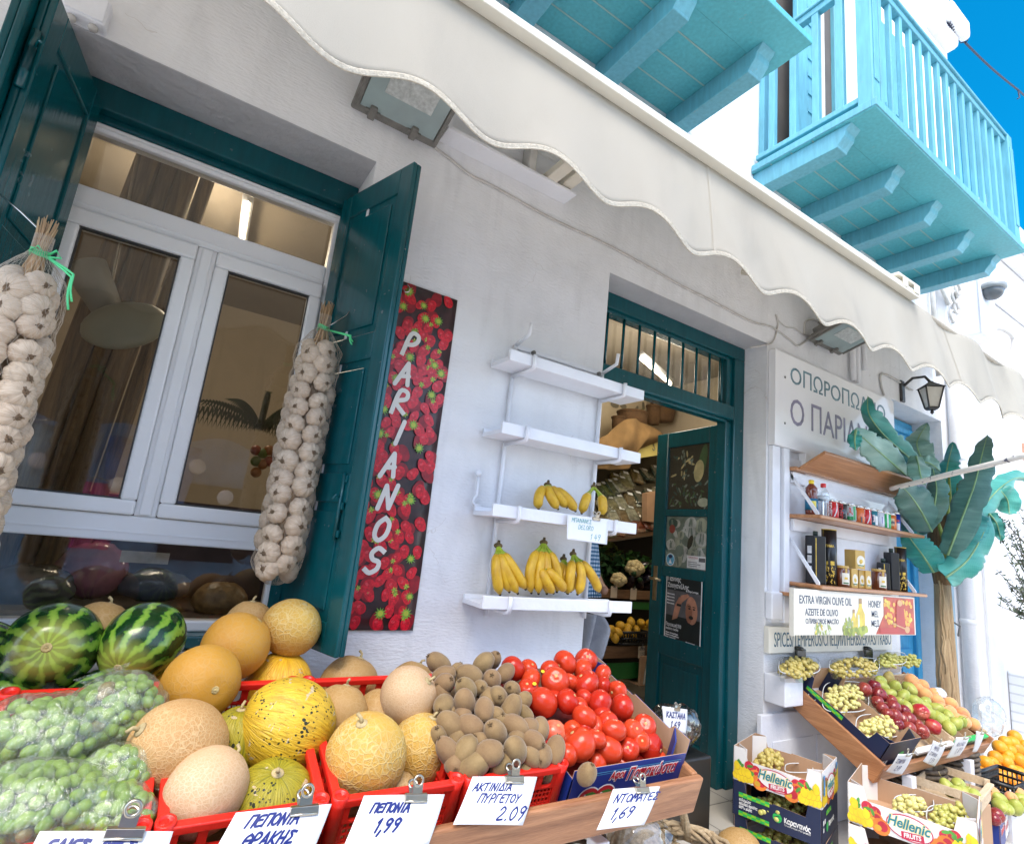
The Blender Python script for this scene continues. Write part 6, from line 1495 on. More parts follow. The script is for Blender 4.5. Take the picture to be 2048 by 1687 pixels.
card([(80, 1661), (347, 1661), (320, 1740), (40, 1740)], PLN, FN, [('ΕΛΙΕΣ  ΩΜΕΣ', .10, .42, .34)], 'white price card half cut off by the bottom edge, in front of the olives', (.62, .99), 1.25, 'large bulldog clip on the card in front of the olives')
card([(472, 1624), (664, 1606), (622, 1712), (412, 1730)], PLN, FN, [('ΠΕΠΟΝΙΑ', .17, .66, .24), ('ΘΡΑΚΗΣ', .22, .27, .25)], 'white card lettered ΠΕΠΟΝΙΑ ΘΡΑΚΗΣ on the second crate', (.70, .95), 1.15, 'bulldog clip on the card for the spotted melons')
card([(728, 1590), (890, 1587), (857, 1690), (687, 1692)], PLN, FN, [('ΠΕΠΟΝΙΑ', .14, .64, .19), ('1,99', .26, .26, .25)], 'white card lettered ΠΕΠΟΝΙΑ 1,99 on the third crate', (.62, .96), 1.1, 'bulldog clip on the card for the golden melons', pen=.0046)
card([(945, 1552), (1075, 1552), (1046, 1649), (906, 1648)], PLN, FN, [('ΑΚΤΙΝΙΔΙΑ', .07, .68, .17), ('ΠΥΡΓΕΤΟΥ', .20, .43, .18), ('2.09', .56, .09, .27)], 'white card lettered ΑΚΤΙΝΙΔΙΑ ΠΥΡΓΕΤΟΥ 2.09 on the kiwi crate', (.62, .96), 1.1, 'bulldog clip on the kiwifruit card', pen=.0036)
card([(1226, 1577), (1321, 1571), (1289, 1648), (1193, 1659)], Vector((0, -.80, bz)), FN, [('ΝΤΟΜΑΤΕΣ', .10, .62, .22), ('1,69', .16, .22, .27)], 'white card lettered ΝΤΟΜΑΤΕΣ 1,69 hanging on the wooden board', (.58, .95), 1.0, 'bulldog clip on the tomato card', pen=.0044)

# ================================================================== GARLIC BRAIDS
m, nt, b, v = base('garlic_skin')
sp = _n(nt, 'ShaderNodeSeparateXYZ'); lnk(nt, v, sp.inputs[0])
ang = _n(nt, 'ShaderNodeMath', operation='ARCTAN2'); lnk(nt, sp.outputs[1], ang.inputs[0]); lnk(nt, sp.outputs[0], ang.inputs[1])
cm = _n(nt, 'ShaderNodeCombineXYZ'); lnk(nt, math_n(nt, 'MULTIPLY', ang.outputs[0], 9.0), cm.inputs[0]); lnk(nt, math_n(nt, 'MULTIPLY', sp.outputs[2], 14.0), cm.inputs[1]); lnk(nt, math_n(nt, 'MULTIPLY', rnd_obj(nt), 30), cm.inputs[2])
fib = tnoise(nt, cm.outputs[0], 4.5, 5, .5)
c = ramp(nt, fib, [(.28, (.36, .24, .15)), (.46, (.54, .42, .30)), (.62, (.66, .55, .42))])
lnk(nt, mixc(nt, math_n(nt, 'MULTIPLY', rnd_obj(nt), .28), c, (.52, .36, .25)), b.inputs['Base Color']); b.inputs['Roughness'].default_value = .55; bumpn(nt, b, fib, .5, .003); M_GARL = m
M_ROOT = mat('garlic_roots', (.30, .20, .12), .95, .5, 160, .9, 240)
M_STALK = wood_mat('dry_stalk', (.30, .16, .07), (.58, .40, .22), 'Z', .85, 3)
M_NET = mat('white_netting', (.50, .42, .33), .5, .08, 20)
M_TIE = mat('green_ribbon', (.08, .58, .22), .4, .15, 12)
def garlic(r):
    me = MB(); rd = random.Random(int(r * 1e5)); k = 9
    def fn(u):
        an = math.atan2(u.y, u.x); s_ = math.sqrt(max(0, 1 - u.z * u.z))
        return 1 + .10 * (abs(math.cos(an * k / 2)) - .5) * s_ - .13 * max(0, (u.z - .8) / .2) + .25 * max(0, (-u.z - .82) / .18)
    me.ball((0, 0, 0), (r, r * .98, r * .80), 40, 22, fn=fn); return me
def braid(name_label, zt, zb, axf, br, cols, rows, top_hook, seed, hooklab, off):
    rd = random.Random(seed); A, B_ = axf(zt), axf(zb); t_ = thing('garlic_braid', name_label, 'garlic braid', A)
    bulb = None; H = (A - B_).length; dn = (B_ - A).normalized()
    Rr = br * 1.5
    for rr in range(rows):
        for c_ in range(cols):
            f = (rr + .5 * (c_ % 2) + .3) / rows
            if f > 1.02: continue
            an = -math.pi / 2 + (c_ - 2) * (2 * math.pi / 5) + rd.uniform(-.07, .07) + off
            w_ = .55 + .45 * min(1, f * 5) if f < .2 else (1 if f < .93 else .8)
            u = Vector((math.cos(an), math.sin(an), rd.uniform(-.22, .10))).normalized(); p = A + dn * (H * f) + u * Rr * w_
            if bulb is None:
                g = garlic(br).build('garlic_bulb', M_GARL); bulb = g; q = MB(); q.lathe([(br * .25, -.006), (br * .2, .001), (br * .1, .001)], (0, 0, br * .695), 12)
                for k in range(16):
                    a_ = rd.uniform(0, 6.28); r0 = rd.uniform(0, .17) * br; q.tube([(math.cos(a_) * r0, math.sin(a_) * r0, br * .69), (math.cos(a_) * r0 * 2.2, math.sin(a_) * r0 * 2.2, br * (.71 + rd.uniform(0, .06)))], .0013, 3)
                ro = q.build('root', M_ROOT); ro.parent = g; o = g
            else: o = copy_tree(bulb)
            o.parent = t_; o.location = p - A; o.rotation_euler = axis_rot(u + Vector((0, 0, rd.uniform(-.25, .12))), rd.uniform(0, 6)); s_ = rd.uniform(.9, 1.1); o.scale = (s_, s_ * rd.uniform(.94, 1.05), s_)
    core = MB(); core.tube([A, A + dn * H * .5, B_ - dn * br * .4], [br * .5, br * 1.25, br * .9], 12); core.build('stalk_core', mat('inner_stalks', (.40, .28, .17), .9, .4, 60), t_)
    s_ = MB(); tie = A - dn * br * 1.7; top = A - dn * br * 4.1
    for k in range(46):
        a_ = rd.uniform(0, 6.28); q = rd.uniform(.2, 1)
        s_.tube([A + dn * br * .6 + Vector((math.cos(a_), math.sin(a_), 0)) * br * .95 * q, tie + Vector((math.cos(a_), math.sin(a_), 0)) * br * .38 * q, top + Vector((math.cos(a_ + .6), math.sin(a_ + .6), 0)) * br * (.30 + .35 * q) + Vector((0, 0, rd.uniform(-.5, .5) * br))], [br * .10, br * .09, br * .03], 5)
    s_.build('stalks', M_STALK, t_)
    tr_ = MB()
    for k in (0, .16, .3): tr_.tube([tie + Vector((math.cos(i / 14 * 6.283) * br * .52, math.sin(i / 14 * 6.283) * br * .52, (k + .10 * math.sin(i)) * br)) for i in range(15)], br * .065, 6)
    sd = Vector((.8, -.6, 0)) * br * .5
    for ln_, dx in ((3.6 if seed == 1 else 1.2, .0), (3.0 if seed == 1 else .9, .3)):
        pts = [tie + sd + Vector((.8, -.6, 0)) * br * min(2.1, .75 * k) + Vector((dx * .2 * br + .1 * br * math.sin(k * .9) * k / 8 + .10 * br * k / 2, -.05 * br, -ln_ * br * k / 8)) for k in range(9)]; tr_.tube(pts, br * .08, 5)
    if seed == 1:
        for sg in (-1, 1): tr_.tube([tie + sd, tie + sd + Vector((sg * .5 * br, -.2 * br, .55 * br)), tie + sd + Vector((sg * .85 * br, -.2 * br, .1 * br)), tie + sd + Vector((0, -.15 * br, -.1 * br))], br * .09, 5)
    tr_.build('ribbon', M_TIE, t_)
    # knotted net sleeve: two families of spiralling threads over the bulbs
    nt_ = MB(); ns = 34; L0 = A - dn * br * 3.2; Ln = H + br * 4.2
    def env(f, an):
        d_ = f * Ln; 
        r = br * .55 if d_ < br * 1.4 else None
        if r is None:
            q = (d_ - br * 1.4) / (br * 2.2); r = br * (.5 + 1.6 * min(1, q) ** .8)
            e = (Ln - d_) / (br * 1.6); r = min(r, br * (.5 + 1.6 * min(1, max(0, e)) ** .6))
            r *= 1 + .035 * math.sin(an * 3 + d_ / br * 2.6) + .02 * math.sin(an * 5 - d_ / br * 4.1)
        return L0 + dn * d_ + Vector((math.cos(an), math.sin(an), 0)) * r
    for sg in (-1, 1):
        for k in range(ns):
            nt_.tube([env(i / 70, k / ns * 6.2832 + sg * i / 70 * 5.2 * H / .8) for i in range(71)], br * .0095, 3, cap=False)
    tail = MB()
    nt_.build('net', M_NET, t_)
    # S-hook of wire to the shutter
    hk_ = thing('wire_hook', hooklab, 'hook', top_hook); q = MB(); T0 = Vector(top_hook); e = tie + Vector((.0, -.0, .02))
    sdv = Vector((1, 0, 0)) if seed == 1 else Vector((1, -.3, 0)).normalized()
    q.tube([T0 + Vector((.006, -.03, .012)), T0 + Vector((.004, -.008, -.006)), T0, T0 + Vector((0, -.012, .022)), T0 + Vector((0, -.03, .02)), T0.lerp(e, .25) + sdv * .035 + Vector((0, -.04, 0)), T0.lerp(e, .6) + sdv * .04 + Vector((0, -.02, 0)), e + sdv * br * .5, e], .0028, 6); q.build('wire', M_CHROME, hk_)
    return t_
YR = -.015
def axR(z): return Vector((.372 + .010 * (z - 1.8), YR - .01, z))
zt = atY(655, 668, YR).z; zb = atY(548, 1170, YR - .05).z
braid('long netted garlic braid hanging on the right shutter beside the strawberry banner', zt - .055, zb + .035, axR, .037, 5, 13, (.462, .10, atY(688, 605, .10).z), 2, 'bent wire hook of the right garlic braid on the shutter', .45)
YL = -.36
def axL(z): return Vector((-.352, YL, z))
zt = atY(80, 520, YL).z; zb = atY(0, 1185, YL).z
braid('netted garlic braid at the left edge, tied with a long green ribbon', zt - .05, zb - .13, axL, .0345, 5, 16, (-.493, -.21, atY(75, 420, -.25).z), 1, 'bent wire hook of the left garlic braid', .80)

# ================================================================== STRAWBERRY POSTER
sp_ = thing('strawberry_poster', 'tall dark banner printed with red strawberries and white letters PARIANOS', 'poster', (.72, -.01, 1.5))
SPX0, SPX1 = .545, .884; SPT = atY(916, 601, -.008).z; SPB = atY(823, 1260, -.008).z
a = MB(); a.grid(lambda u, v_: (SPX0 + (SPX1 - SPX0) * u, -.008 - .003 * math.sin(v_ * 9) * u, SPB + (SPT - SPB) * v_), 6, 30)
m, nt, b, v = base('banner_dark'); lnk(nt, ramp(nt, tnoise(nt, v, 14, 4), [(.35, (.015, .010, .013)), (.7, (.06, .018, .024))]), b.inputs['Base Color']); b.inputs['Roughness'].default_value = .3; M_BAN = m
a.build('banner', M_BAN, sp_, solid=.001)
MSP = frame((SPX0, -.0125, SPB), (1, 0, 0), (0, 0, 1)); rd = random.Random(17)
pb = MB(); cells = []; Wp, Hp = SPX1 - SPX0, SPT - SPB
ny = 29
for j in range(ny):
    for i in range(7):
        x = (i + .5 + (.25 if j % 2 else -.25) + rd.uniform(-.22, .22)) * Wp / 7; y = (j + .5 + rd.uniform(-.3, .3)) * Hp / ny
        if .012 < x < Wp - .012 and .012 < y < Hp - .014: cells.append((x, y))
# dim out-of-focus berries lie behind, sharp ones on top: three printed layers
for li, (sc_, mi) in enumerate(((1.15, 3), (1.0, 0))):
    for ci, (x, y) in enumerate(cells):
        if li == 0 and ci % 2: continue
        if li == 0: x, y = x + rd.uniform(-.02, .02), y + rd.uniform(-.02, .02)
        if li == 1 and rd.random() < .17: continue
        x = min(max(x, .02), Wp - .02); y = min(max(y, .025), Hp - .025)
        r = rd.uniform(.0185, .0245) * sc_; rot = rd.uniform(-.9, .9) + (3.1 if rd.random() < .3 else 0); zz = li * .0008 + (ci % 13) * 4e-5
        vs = []
        for k in range(20):
            th = k / 20 * 6.2832; rr = r * (1 + .12 * math.sin(th)) * (1.0 if math.sin(th) > 0 else 1 + .6 * (-math.sin(th)) ** 3); px_, py_ = rr * math.cos(th) * .9, rr * math.sin(th)
            vs.append(MSP @ Vector((min(max(x + px_ * math.cos(rot) - py_ * math.sin(rot), .001), Wp - .001), min(max(y + px_ * math.sin(rot) + py_ * math.cos(rot), .001), Hp - .001), zz)))
        pb.add(vs, [tuple(range(20))], mi)
        if li == 1:
            disc(pb, MSP, x - .25 * r, y + .25 * r, r * .34, r * .22, zz + 1.2e-5, 4, 9, rot)
            for q in range(10): disc(pb, MSP, x + rd.uniform(-.6, .6) * r, y + rd.uniform(-.65, .65) * r, .0012, .0017, zz + 2.2e-5, 5, 5, rot)
            if rd.random() < .3 and .04 < x < Wp - .04 and .04 < y < Hp - .04:
                for q in range(6): disc(pb, MSP, x - math.sin(rot) * r * .85 + math.cos(q) * r * .25, y + math.cos(rot) * r * .85 + math.sin(q) * r * .25, r * .34, r * .13, zz + 2.6e-5 + q * 1e-6, 1 if q % 2 else 2, 6, q)
for ci, (x, y) in enumerate(cells):
    if rd.random() > .18: continue
    x = min(max(x + .012, .03), Wp - .03); y = min(max(y, .03), Hp - .03); r = rd.uniform(.019, .026); n_ = 11; vs = []
    for k in range(n_ * 2):
        th = k / (n_ * 2) * 6.2832; rr = r * (1.0 if k % 2 == 0 else .5) * rd.uniform(.85, 1.1); vs.append(MSP @ Vector((x + rr * math.cos(th), y + rr * math.sin(th), .0016 + (ci % 7) * 4e-5)))
    pb.add(vs, [tuple(range(n_ * 2))], 1); disc(pb, MSP, x, y, r * .4, r * .4, .0016 + (ci % 7) * 4e-5 + 2e-5, 2, 10)
pb.build('strawberry_print', [mat('berry_red', (.56, .006, .022), .3, .35, 90), mat('calyx_green', (.16, .36, .04), .35, .3, 60), mat('calyx_yellow', (.42, .48, .05), .35), mat('berry_dim', (.26, .004, .014), .35, .3, 40), mat('berry_shine', (.66, .05, .07), .3), mat('berry_seed', (.26, .01, .012), .4)], sp_)
lt_ = MB()
for ch, (px_, py_), h in zip('PΑRΙΑΝΟS', ((818, 688), (806, 747), (797, 803), (793, 864), (777, 929), (770, 992), (759, 1056), (744, 1121)), (.086,) * 8):
    p = atY(px_, py_, -.014); M = frame((p.x, p.y, p.z), Vector((1, 0, .10)), (0, 0, 1))
    pen_text(lt_, ch, -.030 if ch != 'Ι' else -.016, -h / 2, h, M, .0175, slant=.30, rnd=random.Random(ord(ch)), z=.0022)
    for st in ST[ch]:
        pass
lt_.build('lettering', mat('banner_white', (.76, .73, .68), .4, .04, 10), sp_)
ny_ = atY(812, 573, -.012); a = MB(); a.tube([ny_ + Vector((-.012, -.01, -.02)), ny_ + Vector((-.004, -.012, -.03)), ny_ + Vector((.010, -.012, -.024)), ny_ + Vector((.014, -.01, -.008)), ny_ + Vector((.006, -.004, .006)), ny_ + Vector((.002, .004, .006))], .003, 6); tag(a.build('poster_hook', M_CHROME), 'small metal hook holding the top of the strawberry banner', 'hook')

# ================================================================== BANANA SHELVES
SHD = -.17
shelf_px = [((997, 694), (1244, 762)), ((1000, 845), (1253, 895)), ((993, 1010), (1262, 1042)), ((970, 1201), (1271, 1195))]
stn = thing('wall_rack', 'white wall rack with four shelves on bent tube brackets', 'shelf rack', (1.45, -.02, 1.5))
xsL, xsR = 1.075, 1.835; zsh = []
for k, (l, r) in enumerate(shelf_px):
    zt_ = (atY(*l, SHD).z + atY(*r, SHD).z) / 2; zsh.append(zt_)
    a = MB(); a.box((xsL, SHD, zt_ - .048), (xsR, SHD + .012, zt_), bev=.003); a.box((xsL, SHD + .0115, zt_ - .048), (xsR, -.012, zt_ - .030), bev=.002); a.box((xsL, -.024, zt_ - .0301), (xsR, -.012, zt_ - .012), bev=.002)
    a.build('shelf', M_WPAINT, stn)
    a = MB()
    for x in (1.19, 1.70):
        a = MB(); a.tube([(x, -.012, zt_ - .060), (x, SHD + .02, zt_ - .060), (x, SHD - .004, zt_ - .056), (x, SHD - .010, zt_ - .04), (x, SHD - .010, zt_ + .002)], .0085, 10); a.build('bracket', M_WPAINT, stn)
for x in (1.19, 1.70):
    a = MB(); a.tube([(x, -.013, .93), (x, -.013, zsh[0] + .085)], .0095, 10); a.build('upright', M_WPAINT, stn)
    a = MB(); a.tube([(x, -.013, zsh[0] + .083), (x + .005, -.06, zsh[0] + .10), (x + .01, -.10, zsh[0] + .115), (x + .01, -.108, zsh[0] + .165)], .0085, 8); a.build('hook_end', M_WPAINT, stn)
a = MB(); a.box((1.19, -.018, zsh[0] + .070), (1.70, -.010, zsh[0] + .090), bev=.003); a.build('top_bar', M_WPAINT, stn)
a = MB()
for x in (1.28, 1.67): a.lathe([(.010, 0), (.010, .012)], (x, -.018, zsh[0] + .072), 10, M=Matrix.Rotation(R_(90), 3, 'X'))
a.build('bolt', M_GREYMETAL, stn)
card([(1135, 1028), (1219, 1038), (1208, 1088), (1128, 1077)], Vector((1.5, SHD - .012, 1.3)), Vector((0, -1, 0)), [('ΜΠΑΝΑΝΕΣ', .10, .72, .17), ('DΕLΟRΟ', .25, .46, .18), ('1 49', .55, .10, .24)], 'paper card with faint green writing DELORO 1.49 on the third banana shelf', (.66, .98), .85, 'wide bulldog clip on the banana card', ink=M_INKG, pen=.0018, flare=.02)
m, nt, b, v = base('banana_peel')
bl = tnoise(nt, v, 30, 4); spk = math_n(nt, 'GREATER_THAN', tnoise(nt, v, 120, 3), .70); sc3 = math_n(nt, 'GREATER_THAN', tnoise(nt, mapped(nt, v, (4, 4, 1)), 40, 3), .74)
c = ramp(nt, bl, [(.3, (.52, .28, .012)), (.7, (.68, .42, .02))]); c = mixc(nt, math_n(nt, 'MULTIPLY', spk, .7), c, (.22, .10, .015))
lnk(nt, mixc(nt, math_n(nt, 'MULTIPLY', sc3, .8), c, (.07, .04, .012)), b.inputs['Base Color']); b.inputs['Roughness'].default_value = .45; bumpn(nt, b, bl, .15, .004); M_BNN = m
M_BNG = mat('banana_green_neck', (.30, .40, .02), .5, .3, 30); M_BNT = mat('banana_tip', (.03, .022, .012), .8)
def bunch(label, crown, tips, zshelf, bulge=None, Yc=-.055, Yt=-.115, neck=.30):
    c = atY(*crown, Yc); t_ = thing('banana_bunch', label, 'bananas', c)
    rd = random.Random(int(crown[0]))
    for i, (tx, ty, bx_) in enumerate(tips):
        e = atY(tx, ty, Yt - .012 * (i % 2)); e.z = max(e.z, zshelf + .016)
        L = (e - c).length; mid = c.lerp(e, .55) + Vector((bx_ * 1.3, -.05, .022))
        def P(t): return c * (1 - t) ** 2 + mid * 2 * t * (1 - t) + e * t * t
        n_ = 22; pts = [P(k / n_) for k in range(n_ + 1)]; R0 = .0215
        def rr(t):
            if t < neck: return .0075 + (R0 - .0075) * max(0, (t / neck - .45) / .55) ** 1.4
            return R0 * (1 - .10 * ((t - .62) / .38) ** 2) if t < .88 else R0 * (.95 - .72 * ((t - .88) / .12) ** 1.3)
        kg = int(n_ * neck * .82)
        a = MB(); a.tube(pts[kg:], [rr(k / n_) for k in range(kg, n_ + 1)], 6 if False else 10); o = a.build('banana', M_BNN, t_)
        a = MB(); a.tube(pts[:kg + 1], [rr(k / n_) * 1.01 for k in range(kg + 1)], 8); a.build('neck', M_BNG, o)
        a = MB(); a.tube([pts[-1] + (pts[-2] - pts[-1]) * .25, pts[-1] + (pts[-1] - pts[-2]) * .6], [.0062, .0045], 8); a.build('tip', M_BNT, o)
    a = MB(); wd = .010 + .0028 * len(tips); a.ball(c + Vector((0, 0, .004)), (wd, .010, .012), 12, 8); a.tube([c + Vector((0, 0, .006)), c + Vector((.002, 0, .026))], [.009, .005], 8); a.build('crown', mat('banana_crown', (.14, .09, .03), .8, .5, 60), t_)
def bq(x, y): return 930 + x * .18377, 930 + y * .18377
z3, z4_ = zsh[2] - .03, zsh[3] - .03
def TT(*l): return [(bq(x, y)[0], bq(x, y)[1], b_) for x, y, b_ in l]
bunch('banana bunch at the left end of the lowest shelf with a dark pointed crown', bq(360, 885), TT((380, 1400, -.045), (570, 1385, -.05), (480, 1370, -.035), (655, 1340, -.03)), z4_)
bunch('tall banana bunch in the middle of the lowest shelf with green necks', bq(855, 850), TT((720, 1380, -.075), (800, 1390, -.04), (1000, 1370, .01), (890, 1390, -.02)), z4_)
bunch('small pair of bananas lying in front of the tall middle bunch', bq(810, 1095), TT((960, 1385, -.05), (1085, 1365, -.02)), z4_, Yc=-.10, Yt=-.14)
bunch('banana bunch half hidden behind, right of the tall middle bunch', bq(1070, 1030), TT((980, 1320, -.03), (1110, 1385, -.04), (1150, 1370, 0)), z4_, Yc=-.04, Yt=-.08)
bunch('banana pair at the right end of the lowest shelf, one lying flat', bq(1175, 975), TT((1120, 1390, -.03), (1225, 1400, .015), (1460, 1375, -.01)), z4_, Yc=-.075, Yt=-.125)
bunch('banana hand with black tips on the third shelf', bq(900, 225), TT((800, 470, -.055), (1010, 470, -.06), (1105, 455, -.04), (1200, 495, -.01)), z3)
bunch('bananas with long green necks behind the clipped card on the third shelf', bq(1400, 245), TT((1270, 520, -.04), (1490, 540, .0)), z3, neck=.5)

# ================================================================== BELOW THE TROUGH
M_WICK = wood_mat('pale_wicker', (.24, .165, .09), (.50, .40, .26), 'X', .8, 2)
bk_ = thing('wicker_basket', 'pale wicker basket with a tall twisted handle under the trough end', 'basket', (1.78, -.50, .1))
bc = atY(1345, 1672, -.50); bc.z -= .085; a = MB(); rd = random.Random(8)
for j in range(9):
    r = .155 + .012 * j; z_ = bc.z - .20 + .024 * j
    a.tube([(bc.x + math.cos(k / 40 * 6.2832) * (r + .006 * (-1) ** (k + j)), bc.y + math.sin(k / 40 * 6.2832) * (r + .006 * (-1) ** (k + j)) * .8, z_) for k in range(41)], .0095, 6)
a.build('weave', M_WICK, bk_)
a = MB()
for q in range(7): a.tube([(bc.x + math.cos(k / 30 * 6.2832 + q) * (.235 + .018 * math.sin(k * .8 + q * 2)), bc.y + math.sin(k / 30 * 6.2832 + q) * .8 * (.235 + .018 * math.cos(k * .8 + q * 2)), bc.z + .03 + .016 * math.sin(k * 1.1 + q * 1.7)) for k in range(31)], .0085, 6)
a.build('rim', M_WICK, bk_)
a = MB()
for q in range(4):
    a.tube([(bc.x - .20 + .40 * f + .008 * math.sin(f * 14 + q * 1.57), bc.y + .09 + .008 * math.cos(f * 14 + q * 1.57), bc.z + .33 * math.sin(math.pi * f)) for f in [k / 24 for k in range(25)]], .009, 6)
a.build('handle', M_WICK, bk_)
wb = thing('wicker_basket', 'dark wicker basket in the shadow under the kiwi card', 'basket', (1.05, -.55, .2)); c = atY(1130, 1690, -.5); a = MB()
for j in range(6): a.tube([(c.x + math.cos(k / 30 * 6.2832) * (.14 + .006 * (-1) ** (k + j)), c.y + math.sin(k / 30 * 6.2832) * .11, c.z - .10 + .022 * j) for k in range(31)], .010, 5)
a.build('weave', mat('dark_weave', (.09, .06, .035), .8, .4, 40), wb)
cb_ = thing('plastic_bag', 'clear crumpled plastic bag of pale goods beside the wicker basket', 'bag', atY(1270, 1680, -.3)); c = atY(1275, 1705, -.35)
a = MB(); a.ball(c, (.18, .10, .13), 70, 50, fn=lambda u: 1 + .14 * noise.noise(u * 3) + .03 * noise.noise(u * 9)); a.build('film', glass_mat('crumpled_film', (.86, .85, .82), .12, .10), cb_); a = MB(); a.ball(c, (.15, .08, .10), 24, 16, fn=lambda u: 1 + .1 * noise.noise(u * 5)); a.build('contents', mat('pale_goods', (.50, .42, .33), .7, .4, 40, .6, 60), cb_)
gs = thing('onion_sack', 'grey translucent sack with a white price card standing at the foot of the door', 'sack', atY(1345, 1440, -.05)); c = atY(1348, 1452, -.02)
a = MB()
def sk_(u): return (1 + .12 * noise.noise(u * 2.2) + .05 * noise.noise(Vector((u.x * 14, u.y * 3, u.z * 4)))) * (.88 if u.z > .8 else 1)
a.ball(c, (.15, .10, .11), 80, 56, fn=sk_); a.build('film', glass_mat('smoky_film', (.66, .68, .72), .14, .12), gs); a = MB(); a.ball(c - Vector((0, 0, .02)), (.12, .075, .07), 24, 16, fn=lambda u: 1 + .2 * noise.noise(u * 5)); a.build('contents', mat('dark_chestnuts', (.06, .03, .018), .5, .6, 40, .6, 50), gs)
a = MB(); a.box((c.x - .16, -.12, -.0), (c.x + .16, .14, c.z - .11), bev=.01); tag(a.build('black_crate', MATS['black_plastic']), 'black plastic crate under the grey sack at the door', 'crate')
card([(1324, 1411), (1375, 1418), (1372, 1466), (1326, 1458)], Vector((c.x, -.14, c.z)), Vector((0, -1, 0)), [('ΚΑΣΤΑΝΑ', .12, .58, .24), ('1,69', .28, .16, .28)], 'small white card on the grey sack at the door', (.55, .98), .75, 'small bulldog clip on the sack card', pen=.0042)
sp2 = atZ(1478, 1692, -.02); a = MB(); a.ball(sp2, (.10, .09, .07), 24, 16, fn=lambda u: 1 + .05 * noise.noise(u * 3)); tag(a.build('squash', M_TANM), 'tan round squash at the bottom edge left of the crate stack', 'squash')
# ================================================================== SHELF UNIT RIGHT OF THE DOOR
UX0, UX1 = 3.245, 4.50
su = thing('shelf_unit', 'white wall shelf unit with three wood-edged boards under the name board', 'shelf unit', (3.9, -.02, 1.4))
a = MB(); a.box((UX0, -.022, .95), (UX1, -.002, 1.92)); a.build('back_panel', M_WPAINT, su)
a = MB()
for x0, x1, y in ((3.085, 3.165, -.03), (3.185, 3.24, -.045)): a.box((x0, y, .93), (x1, -.001, 1.968), bev=.004)
a.build('upright', M_WPAINT, su)
ZS = [1.835, 1.545, 1.145]
for k, z_ in enumerate(ZS):
    a = MB(); a.box((UX0 - .005, -.235 if k else -.09, z_), (UX1 + .075, -.023, z_ + .022), bev=.008); a.build('shelf_board', M_PLANK, su)
    a = MB(); a.box((UX0 + .03, -.05, z_ - .075), (UX1 - .02, -.0225, z_ - .002), bev=.004); a.build('shelf_rail', M_WPAINT, su)
    if k:
        for x in (UX0 + .03, UX1 - .02):
            a = MB(); a.slab([(x, -.03, z_ + .25), (x, -.03, z_ + .28), (x, -.20, z_ + .035), (x, -.20, z_ + .022), (x, -.185, z_ + .022)], (.012, 0, 0)); a.build('shelf_bracket', M_WPAINT, su)
a = MB(); a.slab([(UX0 + .02, -.0905, 1.858), (UX0 + .02, -.092, 1.84), (UX0 + .02, -.25, 1.93), (UX0 + .02, -.245, 1.948)], (UX1 - UX0 - .03, 0, 0)); a.build('tilted_board', M_PLANK, su, bev=.003)
wbx = thing('wall_block', 'white painted wooden block on the wall left of the olive oil sign', 'block', (3.1, -.03, 1.02))
a = MB(); a.box((3.06, -.05, .945), (3.165, -.001, 1.10), bev=.008); a.box((3.165, -.03, .955), (3.26, -.001, 1.075), bev=.004); a.build('block', M_WPAINT, wbx)
a = MB(); a.box((3.168, -.10, 1.085), (3.243, -.006, 1.105), bev=.003); a.build('wood_peg', M_PLANK, wbx)

def wraptext(txt, c, r, ang, z, h, width, m_, par, vertical=False, bold=.001):
    cu = bpy.data.curves.new('t', 'FONT'); cu.body = txt; cu.size = h; cu.offset = bold; cu.resolution_u = 2
    t = bpy.data.objects.new('t', cu); COL.objects.link(t); dg = bpy.context.evaluated_depsgraph_get(); dg.update()
    me = bpy.data.meshes.new_from_object(t.evaluated_get(dg)); bpy.data.objects.remove(t)
    xs = [v.co.x for v in me.vertices]; x0, x1 = min(xs), max(xs); s_ = width / (x1 - x0)
    for v in me.vertices:
        x, y = (v.co.x - x0) * s_ - width / 2, v.co.y
        if vertical: x, y = -y + h * .35, x
        an = ang + x / r; v.co = Vector((c.x + math.cos(an) * (r + .0006), c.y + math.sin(an) * (r + .0006), c.z + z + y)) - par.location
    me.materials.clear(); me.materials.append(m_); me.name = 'lettering'; o = bpy.data.objects.new('lettering', me); COL.objects.link(o); o.parent = par
def col(n, c, rough=.3, **k): return mat(n, c, rough, .08, 10, **k)
VA = math.atan2(-2 + .14, -3.8)            # the way the shelf's labels face: towards the lane
def patch_(mb, c, r, a0, a1, z0, z1, mi, n=8):
    vs = []
    for k in range(n + 1):
        an = VA + a0 + (a1 - a0) * k / n
        for z_ in (z0, z1): vs.append((c.x + math.cos(an) * (r + .0004), c.y + math.sin(an) * (r + .0004), c.z + z_))
    mb.add(vs, [(2 * k, 2 * k + 2, 2 * k + 3, 2 * k + 1) for k in range(n)], mi, True)
S2 = ZS[1] + .0225; S3 = ZS[2] + .0225
def sx(px_, Y, zz):   # where on the shelf a photo column meets the line (Y, zz)
    lo, hi = 3.0, 5.0
    for _ in range(40):
        mid = (lo + hi) / 2; v = Vector((mid, Y, zz)) - CAM
        u = sum(MR[0][i] * v[i] for i in range(3)) / sum(MR[2][i] * v[i] for i in range(3)) * FPX + CX
        if u < px_: lo = mid
        else: hi = mid
    return mid
def zx(x): return 1580 + x * .14822
